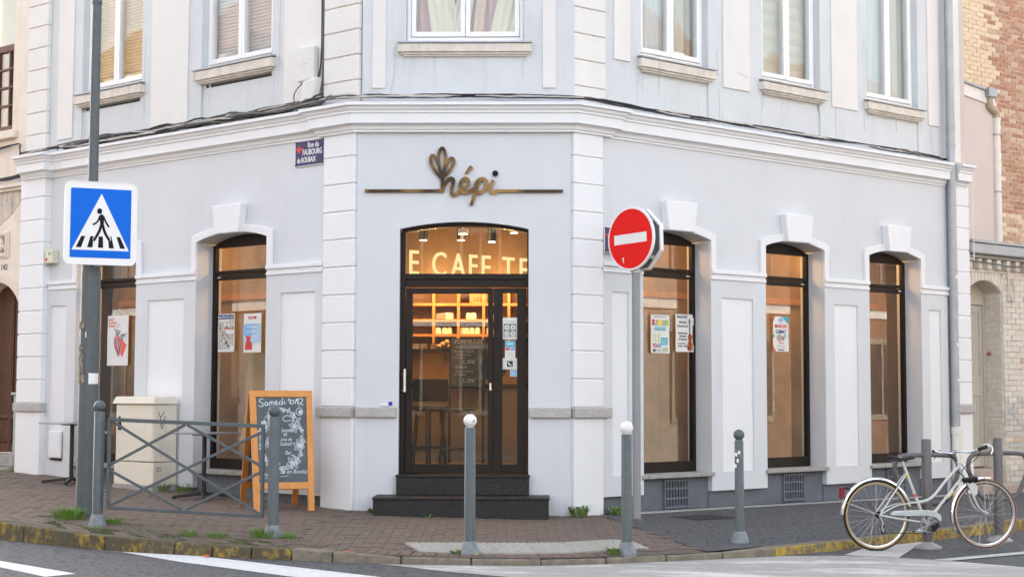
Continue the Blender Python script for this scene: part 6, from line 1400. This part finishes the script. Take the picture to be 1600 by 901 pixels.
for s in ([(168, 118), (120, 112), (95, 145), (130, 172), (165, 200), (140, 236), (88, 222)], [(238, 168), (205, 172), (190, 203), (215, 222), (240, 195), (241, 170), (246, 212), (266, 205)], [(275, 165), (276, 210), (277, 180), (296, 155), (306, 172), (306, 206), (308, 178), (330, 154), (342, 172), (345, 204), (362, 198)],
          [(376, 186), (410, 170), (400, 145), (378, 158), (376, 190), (402, 206), (436, 188)], [(482, 150), (452, 163), (446, 195), (470, 206), (498, 175), (506, 92), (502, 160), (506, 200), (522, 194)], [(541, 146), (541, 188), (566, 184)], [(546, 120), (550, 124)],
          [(600, 150), (632, 106), (636, 192)], [(682, 136), (652, 150), (650, 188), (678, 197), (706, 170), (702, 142)], [(752, 112), (726, 192)], [(750, 150), (772, 112), (772, 202)], [(800, 122), (838, 104), (862, 128), (848, 165), (806, 186), (832, 190), (850, 214), (872, 200)]):
    ck(s, 0.0105, closed=(s[0] == (682, 136)))
ck([(787, 82), (792, 160), (798, 250)], 0.005); ck([(800+58*math.cos(R(a)), 318+60*math.sin(R(a))) for a in range(0, 360, 40)], 0.008, closed=True)
for a in range(0, 180, 30): ck([(815-34*math.cos(R(a)), 325-36*math.sin(R(a))), (815+34*math.cos(R(a)), 325+36*math.sin(R(a)))], 0.010, 1)
def leafy(cx, cy, a, L, w): 
    ca, sa = math.cos(a), math.sin(a); q = lambda s, t: (cx+ca*s-sa*t, cy+sa*s+ca*t)
    ck([q(0, 0), q(L*0.35, w), q(L*0.7, w*0.7), q(L, 0), q(L*0.7, -w*0.7), q(L*0.35, -w)], 0.0062, 3, True); ck([q(0, 0), q(L*0.8, 0)], 0.004, 1)
rc_ = random.Random(5)
for k in range(46):   # the wreath: leaves round an ellipse
    a = 2*math.pi*k/46; rx, ry = 345, 445; cx, cy = 468+rx*math.cos(a), 760+ry*math.sin(a)
    leafy(cx, cy, a+rc_.uniform(-1.2, 1.6), rc_.uniform(60, 105), rc_.uniform(16, 26))
for k in range(90):
    a = 2*math.pi*k/90; rx, ry = 400+rc_.uniform(-10, 15), 505+rc_.uniform(-12, 15); x, y = 468+rx*math.cos(a)*0.94, 760+ry*math.sin(a)*0.96
    ck([(x-13, y), (x, y-15), (x+13, y+5)], 0.0055, 2)
for fx, fy, n in ((705, 555, 6), (250, 820, 6), (770, 860, 6), (190, 560, 5), (330, 1120, 5), (640, 1130, 5)):
    for k in range(n): leafy(fx, fy, 2*math.pi*k/n+0.3, 105, 30)
    ck([(fx+20*math.cos(R(a)), fy+20*math.sin(R(a))) for a in range(0, 360, 60)], 0.006, 2, True)
ck([(240, 440), (280, 385), (340, 380), (390, 430), (340, 470), (280, 465)], 0.009, 4, True); ck([(700, 440), (600, 385), (545, 390), (500, 430), (540, 470), (600, 465)], 0.009, 4, True)
ck([(620, 1010), (700, 1060), (680, 1150), (720, 1230)], 0.008); ck([(650, 1000), (730, 1060), (715, 1150), (750, 1220)], 0.008)
ch.build('chalk_drawing', M_CHALK, bd)
for s, X, Y, sz in (('bonne', 470, 645, 0.062), ('et', 500, 705, 0.062), ('joie de', 450, 785, 0.055), ('Isabel!', 440, 860, 0.062), ('Bar', 520, 1000, 0.060), ('Tou', 60, 1340, 0.075), ('tal en Boutique', 428, 1300, 0.066)):
    text(FA, s, cq(X, Y)[0], cq(X, Y)[1], sz, 0.0082, M_CHALK, 'chalk_lettering', bd, shear=0.25, xs=0.85)
ch = MB(); ck([(60, 1360), (150, 1375), (260, 1362)], 0.006); ck([(430, 1350), (540, 1338), (570, 1330)], 0.006); ch.build('underline', M_CHALK, bd)
# bike racks on the roadway
def rack(x, y, ang, lab):
    z = rz(x, y); t = thing('bike_rack', lab, 'bike rack', (x, y, z))
    MB().lathe((x, y, z), [(0.135, 0.004), (0.135, 0.02), (0.12, 0.032), (0.06, 0.06), (0.052, 0.075)], 18).build('base_flange', M_ALU2, t)
    MB().lathe((x, y, z), [(0.050, 0.05), (0.049, 1.085), (0.040, 1.098), (0.02, 1.10)], 18).build('post', M_RACK, t)
    f = fr((x, y, z), (math.cos(ang), math.sin(ang), 0), (math.sin(ang), -math.cos(ang), 0))
    h1, h0 = 0.935, 0.45
    lp_ = [(-0.22, h1), (0.22, h1), (0.315, h1-0.03), (0.352, h1-0.11), (0.335, h1-0.21), (0.285, h1-0.33), (0.235, h0+0.06), (0.17, h0+0.01), (0.08, h0), (-0.08, h0), (-0.17, h0+0.01), (-0.235, h0+0.06), (-0.285, h1-0.33), (-0.335, h1-0.21), (-0.352, h1-0.11), (-0.315, h1-0.03)]
    MB().tube([P(f, u, 0, q) for u, q in smooth_line(lp_, [1]*len(lp_), 5, True)[0]], 0.024, 10, closed=True).build('hoop', M_RACK, t)
M_ALU2 = mat('cast_flange', (0.30, 0.29, 0.285), 0.5, 0.15, 14, 0.1, 50)
rack(3.902, -1.383, R(14), 'brown grey bike rack post with a hoop behind the bicycle frame')
rack(4.885, -0.521, R(14), 'brown grey bike rack post with a hoop behind the front wheel')
rack(5.87, 0.34, R(14), 'brown grey bike rack post at the right edge of the picture')
# bicycle
bo = Vector((3.318, -1.70, 0)); bz = rz(bo.x, bo.y)
bu = Vector((1.13, 0.235, 0)).normalized()
FK = fr((bo.x, bo.y, bz+0.003), bu, (bu.y, -bu.x, 0))
bk = thing('bicycle', 'silver grey ladies town bicycle with chrome mudguards leaning at the bike rack', 'bicycle', (bo.x, bo.y, bz))
def kq(px_, py_): return ((px_-1366)/168*1.158, (860-py_)/156.5)
def K(px_, py_, d=0.0): u, z = kq(px_, py_); return P(FK, u, d, z)
M_BFRAME = mat('grey_mint_frame_paint', (0.55, 0.565, 0.53), 0.3, 0.06, 14, spec=0.6); M_CHROME = mat('worn_chrome', (0.72, 0.74, 0.76), 0.14, 0.06, 9, metal=1.0); M_TYRE = mat('black_tyre', (0.016, 0.016, 0.017), 0.8, 0.1, 30); M_TANW = mat('tan_tyre_wall', (0.40, 0.27, 0.13), 0.75, 0.1, 20); M_PINKT = mat('dusty_pink_tyre', (0.47, 0.335, 0.285), 0.8, 0.1, 20); M_RIM = mat('alloy_rim', (0.45, 0.45, 0.45), 0.25, 0.05, 8, metal=1.0); M_SADDLE = mat('black_saddle', (0.010, 0.010, 0.011), 0.55, 0.1, 10, spec=0.25); M_GUARD = mat('dented_chain_guard', (0.60, 0.63, 0.63), 0.28, 0.06, 22, 0.25, 30, metal=0.8); M_SPOKE = mat('spoke_steel', (0.42, 0.42, 0.42), 0.35, 0.05, 10, metal=0.9)
RW = 0.348
def ring(cu, cz_, r, rt_, n=56, m=8, d=0.0): return MB().tube([P(FK, cu+r*math.cos(2*math.pi*i/n), d, cz_+r*math.sin(2*math.pi*i/n)) for i in range(n)], rt_, m, closed=True)
def wheel(cu, wall):
    w = MB().lathe(P(FK, cu, -0.045, RW), [(0.012, 0.0), (0.022, 0.01), (0.022, 0.02), (0.014, 0.022), (0.014, 0.068), (0.022, 0.07), (0.022, 0.08), (0.012, 0.09)], 12, axis=(FK[1], FK[3], FK[2])).build('wheel', M_SPOKE, bk)
    ring(cu, RW, RW-0.017, 0.0165).build('tyre', M_TYRE, w)
    b = MB(); n = 56
    for sgn in (1, -1):
        ri, ro, dd = RW-0.038, (RW-0.010 if wall is M_TANW else RW-0.0035), 0.0125*sgn
        vs = [P(FK, cu+q*math.cos(2*math.pi*i/n), dd+(0.0025*sgn if q == (ri+ro)/2 else 0), RW+q*math.sin(2*math.pi*i/n)) for q in (ri, (ri+ro)/2, ro) for i in range(n)]
        b.add(vs, [(k*n+i, k*n+(i+1) % n, (k+1)*n+(i+1) % n, (k+1)*n+i) for k in range(2) for i in range(n)], True)
    b.build('tyre_wall', wall, w)
    b = MB(); ri = RW-0.052
    for q0, d0_, q1, d1_ in ((RW-0.036, -0.012, RW-0.036, 0.012), (RW-0.036, 0.012, ri, 0.009), (ri, 0.009, ri, -0.009), (ri, -0.009, RW-0.036, -0.012)):
        vs = [P(FK, cu+q*math.cos(2*math.pi*i/n), dd, RW+q*math.sin(2*math.pi*i/n)) for q, dd in ((q0, d0_), (q1, d1_)) for i in range(n)]
        b.add(vs, [(i, (i+1) % n, n+(i+1) % n, n+i) for i in range(n)])
    b.build('rim', M_RIM, w)
    for i in range(28):
        a = 2*math.pi*i/28; a2 = a+(0.9 if (i//2) % 2 else -0.9); sd_ = 0.035 if i % 2 else -0.035
        MB().tube([P(FK, cu+0.02*math.cos(a2), sd_, RW+0.02*math.sin(a2)), P(FK, cu+(ri)*math.cos(a), 0, RW+ri*math.sin(a))], 0.0016, 4, cap=False).build('spoke', M_SPOKE, w)
    return w
uR, uF = 0.0, kq(1534, 0)[0]
wheel(uR, M_TANW); wheel(uF, M_PINKT)
def mud(cu, a0, a1, r):
    n = 26; vs = []; prof2 = [(-0.024, -0.012), (-0.018, 0.004), (0, 0.010), (0.018, 0.004), (0.024, -0.012)]
    for i in range(n+1):
        a = R(a0+(a1-a0)*i/n)
        for d, q in prof2: vs.append(P(FK, cu+(r+q)*math.cos(a), d, RW+(r+q)*math.sin(a)))
    return MB().add(vs, [(i*5+j, i*5+j+1, (i+1)*5+j+1, (i+1)*5+j) for i in range(n) for j in range(4)], True)
o = mud(uR, 178, 14, RW+0.018).build('mudguard', M_CHROME, bk); o = mud(uF, 80, 212, RW+0.018).build('mudguard', M_CHROME, bk)
T = lambda name, pts, r, m_=None, par=None, n=10, sm=True: MB().tube(smooth3(pts, 6) if (sm and len(pts) > 2) else pts, r, n).build(name, m_ or M_BFRAME, par or bk)
BBx, BBy = 1442, 818.7
fm = T('frame', [K(1408.5, 727), K(1424, 770), K(BBx, BBy)], 0.0155)
T('down_tube', [K(1500, 748), K(BBx, BBy)], 0.0165, par=fm)
T('top_tube', [K(1495, 731), K(1474, 753), K(1455, 776), K(1442, 784), K(1428, 786)], 0.0145, par=fm)
for s in (1, -1):
    T('stay', [K(1430, 786, 0.012*s), K(1408, 788, 0.04*s), K(1392, 791, 0.052*s), K(1368, 804, 0.055*s)], 0.007, par=fm)
    T('seat_stay', [K(1413, 741, 0.018*s), K(1385, 779, 0.05*s), K(1368, 804, 0.056*s)], 0.008, par=fm)
    T('chain_stay', [K(BBx, BBy-1, 0.03*s), K(1395, 810, 0.05*s), K(1368, 804.5, 0.056*s)], 0.009, par=fm)
T('head_tube', [K(1493.5, 724), K(1503, 752)], 0.019, par=fm)
for (xa, ya, xb, yb, m_) in ((1472, 787, 1476, 782, P_NAVY), (1478, 779.5, 1486, 770, P_YELL), (1487, 768.5, 1493, 761, P_DGREY), (1466, 793.5, 1471, 788, P_DGREY)): T('decal', [K(xa-1.5, ya-0.8, 0), K(xb-1.5, yb-0.8, 0)], 0.0172, m_, fm, sm=False)
for (xa, ya, xb, yb, m_) in ((1414, 743, 1416, 748, P_YELL), (1425, 773, 1427, 778, P_CORAL)): T('decal', [K(xa, ya), K(xb, yb)], 0.0162, m_, fm, sm=False)
for s in (1, -1): T('fork', [K(1503, 752, 0.012*s), K(1508, 764, 0.045*s), K(1514, 780, 0.05*s), K(1522, 796, 0.05*s), K(1536, 805, 0.05*s)], [0.013]*7+[0.012]*6+[0.010]*6+[0.008]*5+[0.008], M_BFRAME)
sm_ = T('stem', [K(1494, 726), K(1491, 713), K(1489, 707)], 0.012, M_CHROME)
T('handlebar', [K(1477, 709, -0.27), K(1487, 712, -0.22), K(1500, 712, -0.13), K(1494, 708, -0.04), K(1492, 708, 0.04), K(1505, 708, 0.13), K(1514, 701, 0.22), K(1520, 698, 0.27)], 0.0115, M_CHROME)
T('grip', [K(1504, 703, 0.285), K(1518, 699.5, 0.275)], 0.017, M_SADDLE, sm=False); T('grip', [K(1474, 710, -0.285), K(1486, 710.5, -0.255)], 0.017, M_SADDLE, sm=False)
T('brake_lever', [K(1513, 697, 0.25), K(1520, 696, 0.27), K(1526, 702, 0.28), K(1524, 711, 0.28)], 0.008, M_CHROME); T('brake_lever', [K(1495, 708, -0.2), K(1492, 712, -0.22), K(1478, 716, -0.23), K(1473, 723, -0.24)], 0.007, M_CHROME)
T('brake_cable', [K(1512, 702, 0.24), K(1510, 718, 0.16), K(1502, 730, 0.06), K(1496, 740, 0.03)], 0.0035, M_SADDLE); T('brake_cable', [K(1490, 712, -0.18), K(1497, 722, -0.06), K(1506, 738, 0.0), K(1512, 752, 0.0)], 0.0035, M_SADDLE)
T('seat_post', [K(1404, 716), K(1409, 729)], 0.0125, M_CHROME, sm=False)
# saddle: one shaped shell
vs = []; stn = [(1384, 715.5, 0.020, 6), (1387, 713.5, 0.075, 7), (1394, 714, 0.092, 8), (1402, 716.5, 0.075, 6), (1411, 716.5, 0.045, 5), (1419, 715, 0.028, 5), (1425, 715.5, 0.016, 4)]
for px_, py_, hw, dp_ in stn:
    for d, q in ((-1, dp_), (-0.85, 1.5), (-0.35, 0), (0.35, 0), (0.85, 1.5), (1, dp_)): vs.append(K(px_, py_+q, d*hw))
sa_ = MB().add(vs, [(i*6+j, i*6+j+1, (i+1)*6+j+1, (i+1)*6+j) for i in range(len(stn)-1) for j in range(5)]+[tuple(range(6)), tuple(range((len(stn)-1)*6, len(stn)*6))], True).build('saddle', M_SADDLE, bk)
for s in (1, -1): T('saddle_rail', [K(1388, 721, 0.05*s), K(1396, 722, 0.03*s), K(1407, 721, 0.022*s), K(1420, 718, 0.012*s)], 0.005, M_CHROME, sa_)
# chain guard, chainring, cranks, chain, derailleur
cg = [(1383, 802), (1389, 798.3), (1410, 797.5), (1440, 797.5), (1454, 800), (1461, 806.5), (1462, 814), (1458.5, 815), (1452, 809), (1440, 806), (1412, 806.3), (1386, 804.8)]
MB().prism(FK, [kq(*p) for p in cg], 0.052, 0.066).build('chain_guard', M_GUARD, bk, bevel=0.004, seg=2)
cu_, cz_ = kq(1443.5, 818.5)
crg = MB(); no = 40
A_ = [(cu_+0.092*math.cos(2*math.pi*i/no), cz_+0.092*math.sin(2*math.pi*i/no)) for i in range(no+1)]; B_ = [(cu_+0.078*math.cos(2*math.pi*i/no), cz_+0.078*math.sin(2*math.pi*i/no)) for i in range(no+1)]
crg.strip(FK, A_, B_, 0.040, 0.046)
for k in range(5): a = 2*math.pi*k/5+0.4; crg.ribbon(FK, [(cu_, cz_), (cu_+0.08*math.cos(a), cz_+0.08*math.sin(a))], 0.016, 0.040, 0.047+k*0.0002)
crg.disc(FK, cu_, cz_, 0.024, 0.035, 0.055, 18)
crr = crg.build('chainring', M_RIM, bk)
for i in range(0, 40, 1): a = 2*math.pi*i/40; MB().box((P(FK, cu_+0.094*math.cos(a), 0.043, cz_+0.094*math.sin(a)), FK[1], FK[2], FK[3]), -0.003, 0.003, -0.0025, 0.0025, -0.003, 0.003).build('tooth', M_TYRE, crr)
MB().ribbon(FK, [kq(1443.5, 818.5), kq(1425, 828)], 0.022, 0.058, 0.070).build('crank', M_RIM, bk); MB().ribbon(FK, [kq(1443.5, 818.5), kq(1461, 808)], 0.022, -0.07, -0.058).build('crank', M_RIM, bk)
MB().box((K(1422.5, 829.5, 0.10), FK[1], FK[2], FK[3]), -0.045, 0.045, -0.035, 0.035, -0.012, 0.012).build('pedal', M_RIM, bk, bevel=0.004); MB().prism(FK, [kq(1447, 821), kq(1455, 816), kq(1457, 822), kq(1449, 831), kq(1444, 830)], 0.072, 0.09).build('pedal', M_SADDLE, bk, bevel=0.004)
T('chain', [K(1446, 833, 0.043), K(1420, 833, 0.043), K(1395, 832, 0.043), K(1374, 832, 0.043)], 0.004, M_TYRE, sm=False)
ff = MB()
for q, r in (((1366.5, 804), 0.036), ((1372, 822), 0.020), ((1373.5, 830.5), 0.022)): ff.disc(FK, *kq(*q), r, 0.038, 0.047, 16)
dr = ff.build('derailleur', M_TYRE, bk); MB().ribbon(FK, [kq(1367, 805), kq(1372, 815), kq(1371, 822), kq(1373.5, 831)], 0.014, 0.049, 0.056).build('cage', M_SPOKE, dr)
# lights, stays, lock
MB().box((K(1315.5, 770, 0), FK[1], FK[2], FK[3]), -0.032, 0.008, -0.025, 0.025, -0.055, 0.055).build('rear_light', mat('red_lens', (0.20, 0.012, 0.015), 0.25, 0.1, 20), bk, bevel=0.006, seg=2)
MB().box((K(1318, 769, 0), FK[1], FK[2], FK[3]), 0.0, 0.05, -0.012, 0.012, 0.02, 0.045).build('light_bracket', M_BLACKM, bk)
for s in (1, -1):
    T('mudguard_stay', [K(1314, 783, 0.03*s), K(1368, 804, 0.055*s)], 0.003, M_SPOKE, sm=False); T('mudguard_stay', [K(1534, 745, 0.03*s), K(1540, 803, 0.05*s)], 0.003, M_SPOKE, sm=False); T('mudguard_stay', [K(1486, 812, 0.03*s), K(1536, 806, 0.05*s)], 0.003, M_SPOKE, sm=False)
T('pump', [K(1497, 752.5, 0.05), K(1519, 750.5, 0.05)], 0.024, M_SADDLE, sm=False)
T('lock_cable', [K(1489, 739, 0.03), K(1496, 744, 0.05), K(1500, 752, 0.05)], 0.005, M_SADDLE); T('lock_cable', [K(1508, 741, 0.03), K(1516, 748, 0.05), K(1519, 751, 0.05)], 0.005, M_SADDLE)
MB().prism(FK, [kq(1508, 758), kq(1514, 756), kq(1521, 762), kq(1520, 774), kq(1514, 778), kq(1509, 768)], 0.03, 0.04).build('dynamo_plate', M_BFRAME, bk)
# ================================================================== WEEDS, MOSS, LITTER
def tuft(x, y, n, h, spread, lab, zf=gz, leaf=False, seed=1):
    rr = random.Random(seed); b = MB(); z = zf(x, y)
    for i in range(n):
        a = rr.uniform(0, 6.28); r = spread*rr.random()**0.6*0.5; hh = h*rr.uniform(0.45, 1.0); ln = rr.uniform(0.3, 1.0)*hh
        x0_, y0_ = x+r*math.cos(a), y+r*math.sin(a); a2 = a+rr.uniform(-0.7, 0.7); w = rr.uniform(0.004, 0.008) if not leaf else rr.uniform(0.010, 0.020)
        dx, dy = math.cos(a2), math.sin(a2); px2, py2 = -dy*w/2, dx*w/2
        zz = zf(x0_, y0_)-0.01
        m1 = (x0_+dx*ln*0.35, y0_+dy*ln*0.35, zz+hh*0.7); tp = (x0_+dx*ln, y0_+dy*ln, zz+hh*(0.92 if not leaf else 0.75))
        wm = 1.6 if leaf else 0.9
        b.add([(x0_-px2*0.6, y0_-py2*0.6, zz), (x0_+px2*0.6, y0_+py2*0.6, zz), (m1[0]-px2*wm, m1[1]-py2*wm, m1[2]), (m1[0]+px2*wm, m1[1]+py2*wm, m1[2]), tp], [(0, 1, 3, 2), (2, 3, 4)])
    return tag(b.build('weed' if leaf else 'grass_tuft', M_WEED if leaf else M_GRASS), lab, 'plant')
tuft(-4.78, -1.42, 330, 0.15, 0.34, 'wide grass tuft at the foot of the lamp post', seed=2)
tuft(-4.22, -1.72, 110, 0.09, 0.2, 'small grass tuft right of the left barrier bollard', seed=3); tuft(-3.98, -1.76, 70, 0.035, 0.40, 'low strip of grass under the barrier beside the left bollard', seed=4)
tuft(-2.60, -2.44, 240, 0.115, 0.28, 'grass tuft at the foot of the bollard before the chalkboard', seed=5); tuft(-2.36, -2.52, 90, 0.085, 0.14, 'grass sprig right of the bollard before the chalkboard', seed=6)
tuft(-3.30, -2.50, 100, 0.085, 0.18, 'grass sprig near the kerb under the middle of the barrier', seed=7); tuft(-3.02, -2.55, 120, 0.075, 0.22, 'second grass sprig near the kerb under the right of the barrier', seed=8); tuft(-3.75, -2.30, 50, 0.045, 0.22, 'sparse grass sprig near the kerb left of the barrier middle', seed=9); tuft(-4.30, -2.15, 45, 0.04, 0.22, 'low sprig in front of the left bollard', seed=19)
tuft(*plan(FL, 3.02, 0.22), 80, 0.16, 0.20, 'tall grass at the right foot of the cream cabinet', seed=10); tuft(*plan(FL, 2.75, 0.10), 60, 0.15, 0.16, 'thin grass between the cabinet and the cafe table', seed=11)
tuft(0.43, -0.05, 60, 0.19, 0.19, 'leafy weed at the foot of the right hand corner quoins', leaf=True, seed=12); tuft(*plan(FRT, 0.55, 0.08), 46, 0.14, 0.16, 'leafy weed where asphalt meets the right hand corner', leaf=True, seed=13)
tuft(-0.74, -3.20, 34, 0.06, 0.10, 'sprig at the left foot of the bollard in front of the door', leaf=True, seed=14); tuft(0.67, -2.98, 50, 0.09, 0.14, 'leafy tuft at the left foot of the white ball bollard by the asphalt', leaf=True, seed=15)
tuft(-1.86, -0.08, 14, 0.09, 0.07, 'small weed beside the left end of the granite step', leaf=True, seed=16); tuft(-1.2, -0.50, 12, 0.07, 0.06, 'tiny weed under the front of the granite step', leaf=True, seed=17); tuft(*plan(FL, 6.55, 0.03), 40, 0.12, 0.16, 'grass at the foot of the cream house', seed=18)
ms = MB(); rm_ = random.Random(3)
for k in range(7000):
    t = rm_.random(); p = at(8.2+3.6*t); i_ = rm_.random()**1.5*0.40+0.15; q = p + Vector((0.15, 0.93))*i_
    if q.x < -4.9 or q.x > -2.25: continue
    z = gz(q.x, q.y); a = rm_.uniform(0, 6.28); L = rm_.uniform(0.006, 0.018); h_ = rm_.uniform(0.001, 0.007) if math.sin(q.x*9+1)+math.sin(q.x*23+q.y*17) > -0.2 else 0.0
    if not h_: continue
    ms.add([(q.x-L*math.cos(a), q.y-L*math.sin(a), z-0.002), (q.x+L*math.cos(a), q.y+L*math.sin(a), z-0.002), (q.x+0.3*L*math.sin(a), q.y+0.3*L*math.cos(a), z+h_)], [(0, 1, 2)])
tag(ms.build('moss', M_MOSS), 'moss and tiny weeds in the paver joints along the left kerb', 'moss', kind='stuff')
o = MB().disc((Vector((-2.98, -3.16, rz(-2.98, -3.16)+0.012)), Vector((1, 0, 0)), Vector((0, 0, 1)), Vector((0, 1, 0))), 0, 0, 0.03, 0, 0.012, 9).build('fallen_leaf', mat('leaf_orange', (0.62, 0.14, 0.03), 0.7)); tag(o, 'small orange leaf on the road against the left kerb', 'leaf')
o = MB().prism((Vector((-0.56, -3.32, gz(-0.56, -3.32)+0.010)), Vector((1, 0, 0)), Vector((0, 0, 1)), Vector((0, 1, 0))), [(-0.02, 0), (0, 0.02), (0.022, 0.004), (0, -0.018)], 0, 0.004).build('fallen_leaf', mat('leaf_yellow', (0.62, 0.50, 0.04), 0.7)); tag(o, 'tiny yellow leaf on the pavers before the middle bollard', 'leaf')
o = MB().box((Vector((-1.68, -3.33, gz(-1.68, -3.33)+0.004)), Vector((1, -0.35, 0)).normalized(), Vector((0, 0, 1)), Vector((0.35, 1, 0)).normalized()), -0.06, 0.06, 0, 0.003, -0.012, 0.012).build('paint_dash', mat('orange_dash', (0.72, 0.22, 0.08), 0.8), pav)
dg_ = MB().box((Vector((-4.95, -1.18, gz(-4.95, -1.18)-0.008)), Vector((1, 0.05, 0)).normalized(), Vector((0, 0, 1)), Vector((-0.05, 1, 0)).normalized()), -0.32, 0.22, 0, 0.012, -0.10, 0.10).build('drain_cover', mat('rusted_iron', (0.055, 0.042, 0.036), 0.85, 0.3, 30, 0.4, 60), pav)
